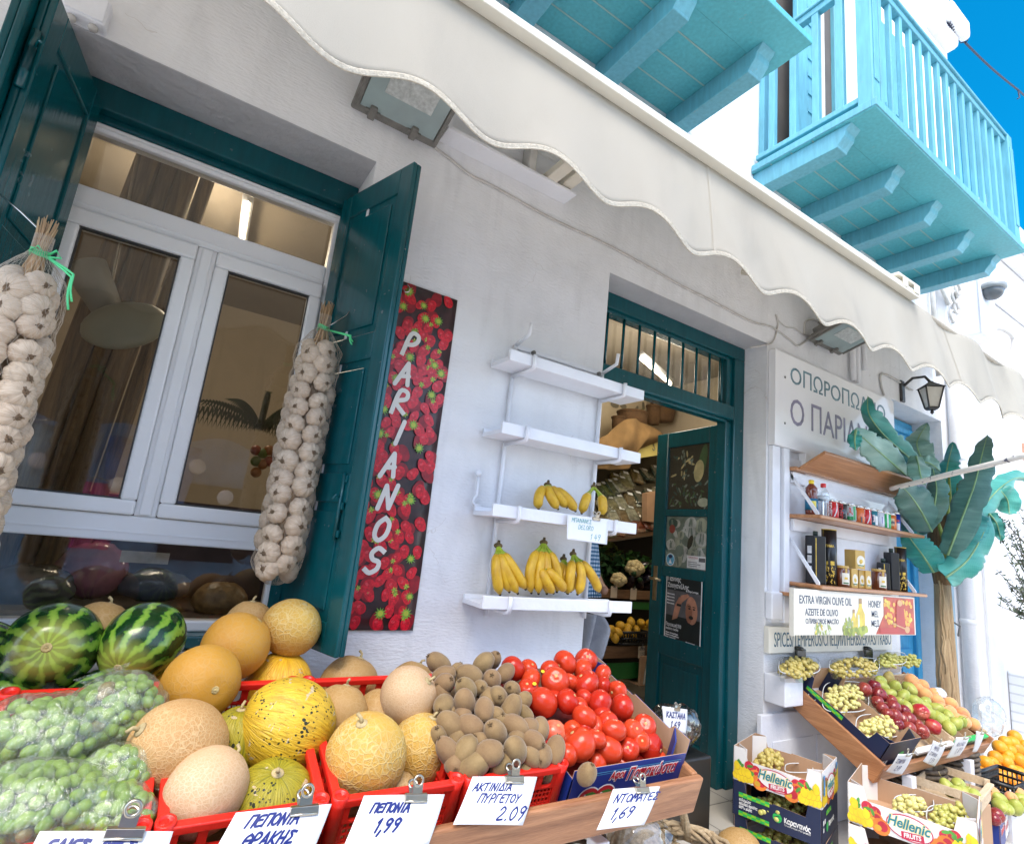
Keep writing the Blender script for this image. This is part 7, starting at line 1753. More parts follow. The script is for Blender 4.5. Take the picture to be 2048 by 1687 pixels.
# bottles
def bottle(px_, label, body, cap, lab, prof, hgt, extra=None):
    c = Vector((sx(px_, -.13, S2 + .05), -.13, S2)); t_ = thing('drink_bottle', label, 'bottle', c)
    a = MB(); a.lathe(prof, c, 20); a.build('body', body, t_)
    a = MB(); a.lathe([(.0145, hgt - .024), (.0155, hgt - .022), (.0155, hgt - .002), (.013, hgt)], c, 14); a.build('cap', cap, t_)
    a = MB(); a.lathe([(p[0] + .0008, p[1]) for p in lab[0]], c, 20); a.build('label', lab[1], t_); return c, t_
c, t_ = bottle(zx(290), 'brown juice bottle with yellow cap and blue label on the drinks shelf', col('tea_liquid', (.16, .028, .012), .12, coat=.6), col('yellow_cap', (.80, .58, .02)), ([(.036, .03), (.036, .10)], col('blue_label', (.01, .16, .30))),
    [(.03, 0), (.034, .006), (.036, .02), (.036, .105), (.031, .12), (.034, .145), (.033, .165), (.014, .19), (.013, .20), (.012, .205)], .215)
a = MB(); patch_(a, c, .0372, .05, .8, .045, .085, 0); a.build('label_mark', col('lemon_mark', (.80, .66, .12)), t_)
c, t_ = bottle(zx(452), 'clear water bottle with a red cap on the drinks shelf', glass_mat('bottle_plastic', (.88, .91, .93), .06, .16), col('red_cap', (.70, .03, .03)), ([(.035, .105), (.035, .135)], col('water_label', (.62, .70, .74), col2=(.06, .25, .38), sharp=(.5, .54))),
    [(.03, 0), (.034, .006)] + [(.033 + .0018 * (k % 2), .012 + k * .0085) for k in range(11)] + [(.034, .14), (.031, .155), (.014, .183), (.013, .20), (.012, .205)], .212)
CANS = [(578, 'red drink can with a white wave, next to the water bottle', (.62, .015, .02), 'wave', None), (688, 'black drink can with red upright lettering', (.02, .018, .02), 'redv', None), (812, 'silver and green can marked with a red letter A', (.55, .58, .56), 'A', None), (928, 'orange drink can with a white side', (.72, .16, .03), 'half', None), (1022, 'second red drink can with a white wave, in the middle of the row', (.62, .015, .02), 'wave', None), (1108, 'dark teal and white can with a blue flower mark', (.02, .20, .26), 'star', None), (1198, 'plain white and silver drink can', (.70, .71, .74), 'plain', None), (1288, 'plain green drink can between a white and an orange can', (.04, .48, .14), 'green', None), (1362, 'orange can with blue lettering near the right end', (.75, .17, .03), 'blue', None), (1435, 'slim dark blue can at the right end of the row', (.01, .03, .25), 'slim', None)]
for px_, lab, colr, kind, _ in CANS:
    slim = kind == 'slim'; r = .026 if slim else .0325; h = .135 if slim else .118
    c = Vector((sx(zx(px_), -.16, S2 + .05), -.16, S2)); t_ = thing('drink_can', lab, 'can', c, 'drink cans on the shelf')
    a = MB(); a.lathe([(r * .8, 0), (r, .008), (r, h - .016)], c, 20); a.build('body', col('can_' + kind, colr, .25, coat=.4), t_)
    a = MB(); a.lathe([(r, h - .016), (r * .8, h - .004), (r * .82, h), (r * .74, h), (r * .7, h - .006)], c, 20); a.build('lid', M_CHROME, t_)
    W_ = PR['white']; a = MB()
    if kind == 'wave':
        vs = []; n = 10
        for k in range(n + 1):
            f = k / n; an = VA + .15 + .55 * math.sin(f * 2.2)
            for d in (0, .22): vs.append((c.x + math.cos(an + d) * (r + .0004), c.y + math.sin(an + d) * (r + .0004), c.z + .012 + f * .085))
        a.add(vs, [(2 * k, 2 * k + 1, 2 * k + 3, 2 * k + 2) for k in range(n)]); a.build('wave_mark', W_, t_); wraptext('Coca-Cola', c, r, VA - .45, .055, .03, .085, W_, t_, True)
    elif kind == 'redv': wraptext('Coca-Cola', c, r, VA - .1, .055, .042, .09, col('red_print', (.60, .03, .03)), t_, True); patch_(a, c, r, -.75, -.6, .01, .10, 0); a.build('stripe', col('red_print', (.6, .03, .03)), t_)
    elif kind == 'A': patch_(a, c, r, -1.2, -.55, .015, .10, 0); patch_(a, c, r, .6, 1.2, .015, .10, 0); patch_(a, c, r, -.5, .55, .012, .035, 0); a.build('green_band', col('can_green_band', (.03, .32, .10)), t_); wraptext('A', c, r, VA, .048, .06, .034, col('red_print', (.6, .03, .03)), t_, bold=.002)
    elif kind == 'half': patch_(a, c, r, -1.2, -.35, .02, .085, 0); a.build('white_side', W_, t_); b_ = MB(); patch_(b_, c, r, .35, .62, .01, .045, 0); b_.build('barcode', PR['grey'], t_)
    elif kind == 'star':
        patch_(a, c, r, -1.3, -.7, .02, .1, 0); patch_(a, c, r, .55, 1.2, .01, .07, 0); patch_(a, c, r, -.6, .5, .03, .075, 0); a.build('white_patches', W_, t_); b_ = MB(); patch_(b_, c, r + .0004, -.3, .25, .038, .068, 0); patch_(b_, c, r + .0003, -.12, .08, .03, .076, 0); b_.build('flower_mark', PR['navy'], t_)
    elif kind == 'plain': patch_(a, c, r, -.6, -.45, .01, .1, 0); patch_(a, c, r, .5, .8, .03, .075, 0); a.build('print', col('lilac_print', (.35, .30, .50)), t_)
    elif kind == 'green': patch_(a, c, r, .25, .55, .01, .1, 0); a.build('pale_stripe', W_, t_)
    elif kind == 'blue': patch_(a, c, r, -.9, .6, .03, .08, 0); a.build('white_swirl', col('pale_orange_print', (.75, .50, .30)), t_); wraptext('Fanta', c, r + .0005, VA - .1, .045, .03, .05, PR['navy'], t_)
    else: patch_(a, c, r, -1.0, .8, .005, .055, 0); a.build('silver_foot', W_, t_); wraptext('Red Bull', c, r, VA, .068, .016, .034, col('red_print', (.6, .03, .03)), t_)
# oil tins, honey jars
M_BLK = col('black_tin', (.012, .012, .013), .28); M_GOLD = mat('gold_print', (.62, .42, .06), .35, .3, 60)
def tin_round(px_, label, h, r, Y=-.12, txt='ΚΤΗΜΑ'):
    c = Vector((sx(zx(px_), Y, S3 + .1), Y, S3)); t_ = thing('oil_tin', label, 'tin', c, 'black olive oil tins on the lower shelf')
    a = MB(); a.lathe([(r, 0), (r, h)], c, 24); a.build('body', M_BLK, t_)
    a = MB(); a.lathe([(r + .001, h - .004), (r + .001, h + .001), (r * .9, h + .0015)], c, 24); patch_(a, c, r, -.8, -.74, 0, h, 0); a.build('gold_edge', M_GOLD, t_)
    wraptext(txt, c, r, VA, h * .68, .02, r * 1.5, M_GOLD, t_)
    a = MB(); rd = random.Random(int(px_)); patch_(a, c, r, -.35, -.1, h * .36, h * .42, 0); patch_(a, c, r, .2, .75, h * .36, h * .43, 0); patch_(a, c, r, -1.1, -.85, h * .37, h * .43, 0)
    for k in range(34):
        an = VA + rd.uniform(-.5, .9); z_ = rd.uniform(.01, h * .33); l_ = rd.uniform(.008, .03); d = rd.uniform(-.25, .25)
        P = lambda x, y: (c.x + math.cos(an + x / r) * (r + .0005), c.y + math.sin(an + x / r) * (r + .0005), c.z + z_ + y)
        a.add([P(-.003, 0), P(d * l_, -l_ / 2), P(.003, 0), P(-d * l_, l_ / 2)], [(0, 1, 2, 3)])
    a.build('gold_leaves', M_GOLD, t_)
def tin_box(px_, label, h, w_, Y=-.10, cap=True, lab=True):
    c = Vector((sx(zx(px_), Y, S3 + .1), Y, S3)); t_ = thing('oil_tin', label, 'tin', c, 'black olive oil tins on the lower shelf'); R = Matrix.Translation(c) @ Matrix.Rotation(R_(-22), 4, 'Z')
    a = MB(); a.box((-w_ / 2, -w_ * .45, 0), (w_ / 2, w_ * .45, h), 0, R, .006); a.build('body', M_BLK, t_)
    if cap: a = MB(); a.lathe([(.014, h), (.014, h + .025), (.012, h + .028)], c, 12); a.build('cap', col('dark_cap', (.02, .04, .03)), t_)
    if lab:
        a = MB(); F = R @ frame((-w_ / 2 - .0006, w_ * .3, 0), (0, -1, 0), (0, 0, 1)); 
        for z0, z1 in ((.62, .78), (.42, .58), (.26, .36)): rect(a, F, .01, h * z0, w_ * .55, h * z1, .0002, 0)
        F2 = R @ frame((-w_ * .4, -w_ * .45 - .0006, 0), (1, 0, 0), (0, 0, 1)); rect(a, F2, .004, h * .1, .010, h * .95, .0002, 1); a.build('label', [PR['white'], M_GOLD], t_)
tin_box(345, 'dark rectangular oil tin with printed labels at the left end of the lower shelf', .285, .085)
tin_round(530, 'tall black oil tube with gold leaves at the left of the lower shelf', .335, .042)
tin_box(1260, 'small dark oil tin behind the right honey jar', .18, .06, -.09)
tin_box(1375, 'black oil tin with a gold emblem near the right end of the lower shelf', .255, .07, -.11, lab=False)
tin_round(1500, 'tall black oil tube with gold leaves at the right end of the lower shelf', .30, .036)
M_HON = col('dark_honey', (.13, .035, .012), .1, coat=.7); M_HONL = col('gold_paper', (.52, .33, .08), .35); M_LABEL = col('cream_label', (.72, .68, .58), .4)
def jar(px_, label, h, r, body, Y=-.16, base_z=0.0, lid=True):
    c = Vector((sx(zx(px_), Y, S3 + .06), Y, S3 + base_z)); t_ = thing('honey_jar', label, 'jar', c)
    a = MB(); a.lathe([(r * .9, 0), (r, .006), (r, h * .82), (r * .85, h * .9)], c, 20); a.build('body', body, t_)
    a = MB(); a.lathe([(r * .88, h * .88), (r * .9, h * .9), (r * .9, h), (r * .84, h * 1.005)], c, 20); a.build('lid', M_HONL, t_)
    a = MB(); patch_(a, c, r, .05, 1.15, h * .12, h * .66, 0); patch_(a, c, r + .0004, .2, 1.0, h * .16, h * .22, 1); patch_(a, c, r, .45, .75, h * .66, h * .88, 2); a.build('label', [M_LABEL, PR['leaf'], M_HONL], t_)
    b_ = MB(); patch_(b_, c, r + .0006, .35, .8, h * .36, h * .46, 0); b_.build('label_drawing', M_GOLD, t_)
jar(700, 'dark honey jar with a cream label beside the tall left oil tube', .125, .042, M_HON)
jar(1195, 'large dark honey jar with a cream label standing apart on the right', .13, .045, M_HON)
def carton(px_, label, w_, h, Y=-.17, base_z=0.0):
    c = Vector((sx(zx(px_), Y, S3 + .06), Y, S3 + base_z)); t_ = thing('honey_box', label, 'box', c); R = Matrix.Translation(c) @ Matrix.Rotation(R_(-12), 4, 'Z')
    a = MB(); a.box((-w_ / 2, -w_ * .45, 0), (w_ / 2, w_ * .45, h), 0, R, .003); a.build('box', M_HONL, t_)
    F = R @ frame((-w_ / 2, -w_ * .45 - .0006, 0), (1, 0, 0), (0, 0, 1)); a = MB(); disc(a, F, w_ * .55, h * .42, w_ * .42, h * .3, .0002, 0, 16); disc(a, F, w_ * .55, h * .40, w_ * .2, h * .12, .0005, 1, 10, .5); rect(a, F, w_ * .25, h * .16, w_ * .85, h * .22, .0004, 2); a.build('label', [M_LABEL, M_GOLD, PR['leaf']], t_)
carton(825, 'gold honey box in front, left of its twins', .055, .115); carton(925, 'gold honey box standing between two others', .05, .112, -.15); carton(1015, 'gold honey box at the right of the row of three', .05, .112, -.17)
carton(878, 'gold honey box stacked on top of the other three', .085, .115, -.15, .1165)

# ---- two painted signs
sg = thing('oil_honey_sign', 'cream board sign for extra virgin olive oil and honey under the shelf unit', 'sign', (3.8, -.2, 1.03))
OX0, OX1, OZ0, OZ1, OY = 3.00, 4.42, .895, 1.135, -.215
M_SIGN = mat('cream_sign_paint', (.76, .73, .64), .5, .06, 4, .06, 20)
a = MB(); a.box((OX0, OY, OZ0), (OX1, OY + .02, OZ1 + .004), bev=.002); a.box((OX0 - .006, OY - .002, OZ0 - .004), (OX0 + .002, OY + .024, OZ1 + .006)); a.build('board', [M_SIGN], sg)
MO = frame((OX0, OY - .0008, OZ0), (1, 0, 0), (0, 0, 1)); M_NAVY = col('navy_letters', (.015, .04, .10), .4)
def sl(txt, x, y, h, wd, par, M, m_=None, b_=.0003): lettering(txt, M @ Matrix.Translation((x, y, 0)), h, m_ or M_NAVY, par, width=wd, thick=.0004, bold=b_)
sl('EXTRA VIRGIN OLIVE OIL', .05, .168, .062, .55, sg, MO); sl('AZEITE DE OLIVO', .105, .106, .052, .34, sg, MO); sl('ОЛИВКОВОЕ МАСЛО', .11, .062, .038, .34, sg, MO)
sl('HONEY', .80, .165, .058, .155, sg, MO); sl('MEL', .835, .108, .052, .085, sg, MO); sl('МЕД', .83, .052, .052, .095, sg, MO)
SPM = [mat('print_oil', (.66, .50, .08), .4, .25, 20), mat('print_olive', (.34, .40, .06), .4, .2, 30), mat('print_olive_dark', (.20, .26, .04), .4), mat('print_foliage', (.28, .36, .16), .4), mat('print_cork', (.38, .24, .12), .5), mat('print_pale', (.74, .74, .62), .4), mat('print_rust', (.48, .07, .04), .4, .3, 12), mat('print_comb', (.74, .38, .06), .4, .2, 30), mat('print_honey_red', (.42, .015, .015), .3), mat('print_tan', (.60, .34, .16), .4)]
rd = random.Random(6); a = MB()
for x, w_, h_, z0 in ((.62, .035, .10, .012), (.70, .05, .145, .016)):
    vs = [(x - w_, z0), (x + w_, z0), (x + w_, z0 + h_ * .72), (x + w_ * .35, z0 + h_), (x + w_ * .3, z0 + h_ * 1.3), (x - w_ * .3, z0 + h_ * 1.3), (x - w_ * .35, z0 + h_), (x - w_, z0 + h_ * .72)]
    a.add([MO @ Vector((p, q, .0006 + x * .0004)) for p, q in vs], [tuple(range(8))], 0); rect(a, MO, x - w_ * .34, z0 + h_ * 1.15, x + w_ * .34, z0 + h_ * 1.36, .0012 + x * .0004, 4); rect(a, MO, x - w_ * .7, z0 + .01, x - w_ * .3, z0 + h_ * .7, .0013, 5)
for k in range(26): disc(a, MO, rd.uniform(.47, .78), rd.uniform(.006, .045), .018, .015, .002 + k * 2e-5, rd.choice((1, 2)), 12); 
for k in range(14): disc(a, MO, rd.uniform(.52, .60), rd.uniform(.04, .09), .02, .008, .0016 + k * 2e-5, rd.choice((1, 3)), 8, rd.uniform(0, 3))
a.build('oil_picture', SPM, sg); a = MB()
for k in range(40): disc(a, MO, rd.uniform(.20, .36), rd.uniform(.008, .06), .014, .006, .001 + k * 1e-5, rd.choice((1, 3, 5, 0)), 7, rd.uniform(0, 3))
a.build('herb_picture', SPM, sg); a = MB(); a.add([MO @ Vector(p) for p in ((.88, 0.006, .0005), (1.40, .004, .0005), (1.40, .232, .0005), (.99, .234, .0005), (.985, .12, .0005))], [(0, 1, 2, 3, 4)], 6)
for k in range(60): disc(a, MO, rd.uniform(1.0, 1.38), rd.uniform(.06, .21), .018, .014, .0012 + k * 1e-5, rd.choice((7, 0, 7)), 6)
a.add([MO @ Vector(p) for p in ((1.14, .04, .003), (1.27, .04, .003), (1.25, .18, .003), (1.23, .215, .003), (1.17, .215, .003), (1.15, .18, .003))], [tuple(range(6))], 8)
rect(a, MO, .93, .008, 1.39, .045, .0025, 8); disc(a, MO, 1.29, .035, .035, .022, .0034, 9, 12); a.add([MO @ Vector(p) for p in ((1.08, .078, .0036), (1.085, .07, .0036), (1.26, .035, .0036), (1.26, .045, .0036))], [(0, 1, 2, 3)], 9); disc(a, MO, 1.2, .20, .035, .02, .0032, 9, 12)
a.build('honey_picture', SPM, sg)
sg2 = thing('spice_sign', 'long cream board sign reading SPICES TEMPEROS HERBS low on the wall', 'sign', (3.8, -.02, .83))
PX_ = (3.055, 4.50); a = MB(); a.box((PX_[0], -.034, .762), (PX_[1], -.002, .905), bev=.002); a.build('board', M_SIGN, sg2); MSG = frame((PX_[0], -.0348, .762), (1, 0, 0), (0, 0, 1))
sl('SPICES/TEMPEROS/СПЕЦИИ/HERBS/ERVAS/TRABO', .05, .035, .115, 1.38, sg2, MSG, col('deep_teal_letters', (.01, .09, .15), .4), .0)

# ================================================================== SLOPING TRAY WITH FRUIT BOXES
TA = R_(29.1); MTR = Matrix.Translation((3.236, -.05, .62)) @ Matrix.Rotation(TA, 4, 'X'); TL_ = .555; TW = 1.385
tr2 = thing('sloping_tray', 'varnished wooden tray sloping to the lane with grapes, apples, pears and peaches', 'tray', (3.9, -.3, .4))
for x in (0, TW - .022):
    a = MB(); a.box((x, -TL_, -.115), (x + .022, 0, 0), 0, MTR, .004); a.build('side_board', M_WOODY if True else M_WOOD, tr2)
a = MB(); a.box((.0225, -TL_, -.115), (TW - .0225, -TL_ + .022, -.035), 0, MTR, .004); a.build('front_board', M_WOOD, tr2)
a = MB(); a.box((.0225, -TL_ + .0225, -.113), (TW - .0225, 0, -.10), 0, MTR); a.build('bottom', M_WOOD, tr2)
for x in (3.6, 4.35):
    a = MB(); a.box((x, -.50, -.2), (x + .05, -.45, .24), bev=.004); a.build('leg', M_WPAINT, tr2)
wlg = MB(); wlg.box((3.06, -.13, .505), (3.234, -.003, .655), bev=.006); wlg.box((3.2345, -.045, .51), (4.55, -.003, .64)); tag(wlg.build('wall_ledge', M_WPAINT), 'white ledge along the wall behind the sloping tray', 'ledge')
pn_ = MB(); pn_.box((3.0, -.03, -.2), (4.6, -.001, .44), bev=.004); pn_.box((3.10, -.036, -.1), (3.5, -.0301, .30), bev=.004); pn_.box((3.54, -.036, -.1), (4.0, -.0301, .30), bev=.004); tag(pn_.build('wall_cupboard', M_WPAINT), 'white panelled cupboard front below the sloping tray', 'cupboard')
M_NAVYC = mat('navy_carton_print', (.008, .016, .055), .45, .12, 5); M_GRNP = mat('lime_print', (.22, .50, .02), .4, .1, 10); M_GRN2 = mat('green_print', (.02, .42, .08), .4, .1, 10)
M_WHC = mat('white_carton_print', (.74, .72, .70), .5, .05, 6)
def checks(mb, F, x0, y0, n, s_, z=.0006):
    for i in range(n):
        for j in range(2): rect(mb, F, x0 + i * s_, y0 + j * s_ * .5, x0 + (i + 1) * s_, y0 + (j + 1) * s_ * .5, z, (i + j) % 2)
MNB = MTR @ Matrix.Translation((.028, -.02, -.07))
nb1 = cardbox('grape_box', 'navy carton with a green checked stripe holding punnets of pale grapes on the tray', 'box', MNB, .34, .50, .165, M_NAVYC, M_BROWNC)
FS = MNB @ frame((-.001, 0, 0), (0, -1, 0), (0, 0, 1)); a = MB(); checks(a, FS, .06, .085, 11, .02); a.build('checked_stripe', [M_GRNP, M_GRN2], nb1)
lettering('καλημέρα', FS @ Matrix.Translation((.06, .045, .0008)), .035, PR['white'], nb1, width=.10, thick=.0002, bold=.001)
a = MB()
for k in range(2): rect(a, FS, .06, .035 - k * .012, .28, .037 - k * .012, .0006, 0)
a.build('print_lines', [PR['sky']], nb1)
FF = MNB @ frame((0, -.5015, 0), (1, 0, 0), (0, 0, 1)); a = MB(); rect(a, FF, .03, .02, .06, .05, .0006, 0); rect(a, FF, .07, .02, .09, .05, .0006, 0); disc(a, FF, .2, .07, .03, .025, .0006, 1, 12); a.build('front_print', [PR['white'], M_GRN2], nb1)
M_PALEW = wood_mat('pale_crate_wood', (.50, .36, .22), (.70, .56, .38), 'X', .7)
def wood_crate(name, label, M, Wd, L, H, end=None):
    t_ = thing(name, label, 'crate', M @ Vector((Wd / 2, -L / 2, 0)))
    a = MB()
    for x in (0, Wd - .006):
        for z0, z1 in ((.005, H * .45), (H * .60, H)): a = MB(); a.box((x, -L, z0), (x + .006, 0, z1), 0, M); a.build('side_slat', M_PALEW, t_)
    for y, h_ in ((-L, .75), (-.007, .9)): a = MB(); a.box((.007, y, 0), (Wd - .007, y + .007, H * h_), 0, M); a.build('end_board', M_PALEW, t_)
    a = MB(); a.box((.007, -L - .018, H * .72), (Wd - .007, -L + .012, H * .86), 0, M, .003); a.build('front_bar', end or M_PALEW, t_)
    a = MB(); a.box((.007, -L + .008, .0), (Wd - .007, -.008, .005), 0, M); a.build('bottom', M_PALEW, t_)
    for x in (.008, Wd - .022):
        for y in (-L + .009, -.022): a = MB(); a.box((x, y, .006), (x + .014, y + .014, H * .98), 0, M); a.build('corner_block', M_PALEW, t_)
    return t_
wood_crate('wooden_crate', 'shallow wooden crate of dark red apples and pears on the tray', MTR @ Matrix.Translation((.385, -.03, -.098)), .48, .49, .12, M_WHC)
wood_crate('wooden_crate', 'shallow wooden crate of peaches at the right end of the tray', MTR @ Matrix.Translation((.87, -.03, -.098)), .48, .49, .12, M_GRN2)
# fruit of the tray
def z7(x, y): return 1700 + x * .24133, 1280 + y * .24133
m, nt, b, v = base('apple_skin')
sp3 = _n(nt, 'ShaderNodeSeparateXYZ'); lnk(nt, v, sp3.inputs[0]); ang = _n(nt, 'ShaderNodeMath', operation='ARCTAN2'); lnk(nt, sp3.outputs[1], ang.inputs[0]); lnk(nt, sp3.outputs[0], ang.inputs[1])
cm = _n(nt, 'ShaderNodeCombineXYZ'); lnk(nt, math_n(nt, 'MULTIPLY', ang.outputs[0], 4.0), cm.inputs[0]); lnk(nt, math_n(nt, 'MULTIPLY', sp3.outputs[2], 12), cm.inputs[1])
st_n = tnoise(nt, cm.outputs[0], 4, 5); lnk(nt, mixc(nt, rnd_obj(nt), ramp(nt, st_n, [(.35, (.10, .004, .012)), (.7, (.30, .02, .03))]), ramp(nt, st_n, [(.35, (.22, .012, .016)), (.7, (.42, .10, .06))])), b.inputs['Base Color']); b.inputs['Roughness'].default_value = .2; M_APL = m
M_APB = mat('bright_apple_skin', (.42, .02, .03), .2, .5, 18, col2=(.60, .22, .12), sharp=(.45, .75), stretch=(1, 1, .25))
M_PEAR = mat('pear_skin', (.30, .36, .05), .42, .3, 22, .1, 80, col2=(.46, .46, .10)); M_PEARB = mat('russet_pear_skin', (.38, .30, .09), .55, .3, 30, .1, 80)
m, nt, b, v = base('peach_skin'); lnk(nt, mixc(nt, math_n(nt, 'MULTIPLY', rnd_obj(nt), .5), ramp(nt, tnoise(nt, v, 13, 3), [(.35, (.74, .40, .13)), (.6, (.74, .29, .10)), (.72, (.60, .10, .06))]), (.74, .34, .15)), b.inputs['Base Color']); b.inputs['Roughness'].default_value = .7; b.inputs['Sheen Weight'].default_value = .3; M_PCH = m
def proto(name, label, cat, grp, m_, rr, fn=None, stem=None, seg=20):
    t_ = thing(name, label, cat, (0, 0, 0), grp); a = MB(); a.ball((0, 0, 0), rr, seg, 14, fn=fn); o = a.build('skin', m_); o.parent = t_
    if stem:
        a = MB(); a.tube([(0, 0, stem * .9), (.001, 0, stem + .008), (.004, 0, stem + .018)], .0016, 6); o = a.build('stem', M_STEM); o.parent = t_
    return t_
afn = lambda u: 1 + .05 * math.cos(5 * math.atan2(u.y, u.x)) * max(0, -u.z) - .15 * max(0, (abs(u.z) - .85) / .15)
pfn = lambda u: 1 - .34 * max(0, u.z) ** .8 * (1 - .25 * u.z) + .0 * u.z
hfn = lambda u: 1 - .06 * math.exp(-(math.atan2(u.y, u.x) / .22) ** 2) - .10 * max(0, (u.z - .88) / .12)
AP = proto('apple', 'dark red apple in the wooden crate on the tray', 'apple', 'dark red apples on the tray', M_APL, (.036, .036, .038), afn, .030)
APB = proto('apple', 'bright red apple with its blossom end to the front of the tray', 'apple', None, M_APB, (.037, .037, .041), afn, .030)
PE = proto('pear', 'green pear in the middle of the sloping tray', 'pear', 'green pears on the tray', M_PEAR, (.030, .030, .048), pfn, .044)
PC = proto('peach', 'orange peach at the right end of the sloping tray', 'peach', 'peaches on the tray', M_PCH, (.035, .034, .033), hfn)
def strew(P, lst, p0, n, zf, r0, seed, first=True, jig=1.0, lift=0.0):
    rd = random.Random(seed); out = []
    for i, (x, y, r_) in enumerate(lst):
        p = atP(*zf(x, y), p0, n); r = rad(p, r_ * .24133); r = max(r0 * .78, min(r0 * 1.25, r)); p = push(p, r * .3)
        o = P if (i == 0 and first) else clone(P, (0, 0, 0)); o.location = p; o.rotation_euler = axis_rot((rd.uniform(-1, 1), rd.uniform(-1, 1), rd.uniform(-.3, 1)), rd.uniform(0, 6)); s_ = r / r0; o.scale = (s_,) * 3; out.append(o)
    return out
NT = Vector((0, -math.sin(TA), math.cos(TA))); P0 = MTR @ Vector((0, 0, .035))
strew(AP, [(120, 405, 58), (200, 380, 54), (240, 450, 62), (230, 512, 52), (265, 560, 48), (340, 500, 50), (355, 555, 64), (445, 585, 52), (370, 628, 62), (485, 655, 62), (395, 692, 48), (490, 728, 54), (590, 752, 62), (310, 610, 48), (430, 650, 46), (560, 700, 46)], P0, NT, z7, .037, 1)
strew(APB, [(585, 592, 76)], P0 + NT * .025, NT, z7, .037, 2)[0]['label'] = 'large striped red apple on top, among the pears'
o = clone(APB, (0, 0, 0)); o['label'] = 'bright red apple at the front with its blossom end showing'; p = atP(*z7(705, 692), P0 + NT * .02, NT); o.location = p - NT * .02; o.rotation_euler = axis_rot((.3, -.9, -.2)); o.scale = (1.1, 1.1, 1.1)
strew(PE, [(250, 332, 42), (270, 382, 46), (375, 382, 54), (450, 455, 48), (485, 392, 58), (330, 445, 46), (400, 510, 42), (460, 540, 46), (530, 500, 62), (620, 545, 44), (628, 508, 42), (715, 567, 52), (730, 637, 52), (800, 612, 46), (815, 712, 48), (880, 687, 48), (920, 668, 46), (560, 560, 44), (660, 600, 44), (770, 660, 44)], P0 + NT * .01, NT, z7, .030, 3)
o = clone(PE, atP(*z7(332, 290), P0 + NT * .03, NT) - NT * .015, axis_rot((.2, -.2, 1)), 1.1, 'brownish pear at the top of the pear heap'); del o['group']; o.children[0].data = o.children[0].data.copy(); o.children[0].data.materials[0] = M_PEARB
strew(PC, [(510, 332, 62), (600, 372, 48), (622, 447, 62), (720, 502, 60), (830, 527, 60), (820, 592, 60), (930, 612, 60), (945, 672, 52), (1020, 692, 50), (560, 400, 46), (880, 640, 46), (700, 440, 46), (760, 560, 46)], P0 + NT * .008, NT, z7, .034, 4)
o = clone(PC, atP(*z7(742, 438), P0 + NT * .02, NT) - NT * .01, (0, 0, 0), 1.05, 'peach wrapped in white and blue paper near the trunk'); del o['group']
a = MB(); c = o.location.copy(); a.ball(c + NT * .004, .041, 20, 12, fn=lambda u: 1 + .06 * noise.noise(u * 5)); 
a.f = [f for f in a.f if (sum((a.v[i] for i in f), Vector()) / 4 - c).dot(Vector((-.3, -.1, .8))) > .004]; a.mi = a.mi[:len(a.f)]; a.sm = a.sm[:len(a.f)]
tag(a.build('fruit_wrap', mat('wrap_paper', (.70, .72, .74), .5, .1, 14, col2=(.02, .22, .34), sharp=(.55, .6))), 'white and blue tissue around one peach', 'wrapper')

# ---- grapes
M_GRP = mat('pale_grape_skin', (.60, .56, .17), .26, .2, 30, col2=(.72, .64, .27)); M_GRP2 = mat('green_grape_skin', (.42, .44, .09), .28, .2, 30, col2=(.56, .50, .15)); M_GRP3 = mat('amber_grape_skin', (.46, .38, .085), .32, .3, 30, col2=(.58, .46, .15))
for m_ in (M_GRP, M_GRP2, M_GRP3):
    b = m_.node_tree.nodes['Principled BSDF']; b.inputs['Subsurface Weight'].default_value = .12; b.inputs['Subsurface Radius'].default_value = (.01, .008, .003)
BRY = {}
for k, m_ in enumerate((M_GRP, M_GRP2, M_GRP3)):
    a = MB(); a.ball((0, 0, 0), (.0122, .0122, .0142), 12, 9); o = a.build('berry', m_); BRY[k] = o.data; bpy.data.objects.remove(o)
def grapes(label, cx, cy, rx, ry, p0, n, zf, k, num, seed, sc_=1.0, grp=None):
    num = min(98, int(num * 1.5))
    """a bunch lying on the plane through p0: berries packed in a flattened mound"""
    rd = random.Random(seed); n = Vector(n).normalized(); c = atP(*zf(cx, cy), p0, n); t_ = thing('grape_bunch', label, 'grapes', c, grp)
    ex = (atP(*zf(cx + rx, cy), p0, n) - c); ey = (atP(*zf(cx, cy + ry), p0, n) - c); pts = []; tries = 0; r = .0122 * sc_
    while len(pts) < num and tries < 9000:
        tries += 1; u, v_ = rd.uniform(-1, 1), rd.uniform(-1, 1)
        if u * u + v_ * v_ > 1: continue
        p = ex * u + ey * v_ + n * (.034 * sc_ * (1 - (u * u + v_ * v_)) + rd.uniform(-.022, .012))
        if all((p - q).length > r * 1.5 for q in pts): pts.append(p)
    for p in pts:
        o = bpy.data.objects.new('berry', BRY[k]); COL.objects.link(o); o.parent = t_; o.location = p; o.rotation_euler = (rd.uniform(0, 3), rd.uniform(0, 3), 0); s_ = sc_ * rd.uniform(.88, 1.12); o.scale = (s_,) * 3
    a = MB(); a.tube([c - ex * .7, c + n * .008, c + ex * .6 + ey * .2], .003, 5)
    for q in range(8): a.tube([c + ex * rd.uniform(-.6, .6), c + ex * rd.uniform(-.7, .7) + ey * rd.uniform(-.6, .6) + n * .012], .0015, 4)
    a.build('stem', mat('grape_stem', (.20, .17, .05), .8), t_); return t_
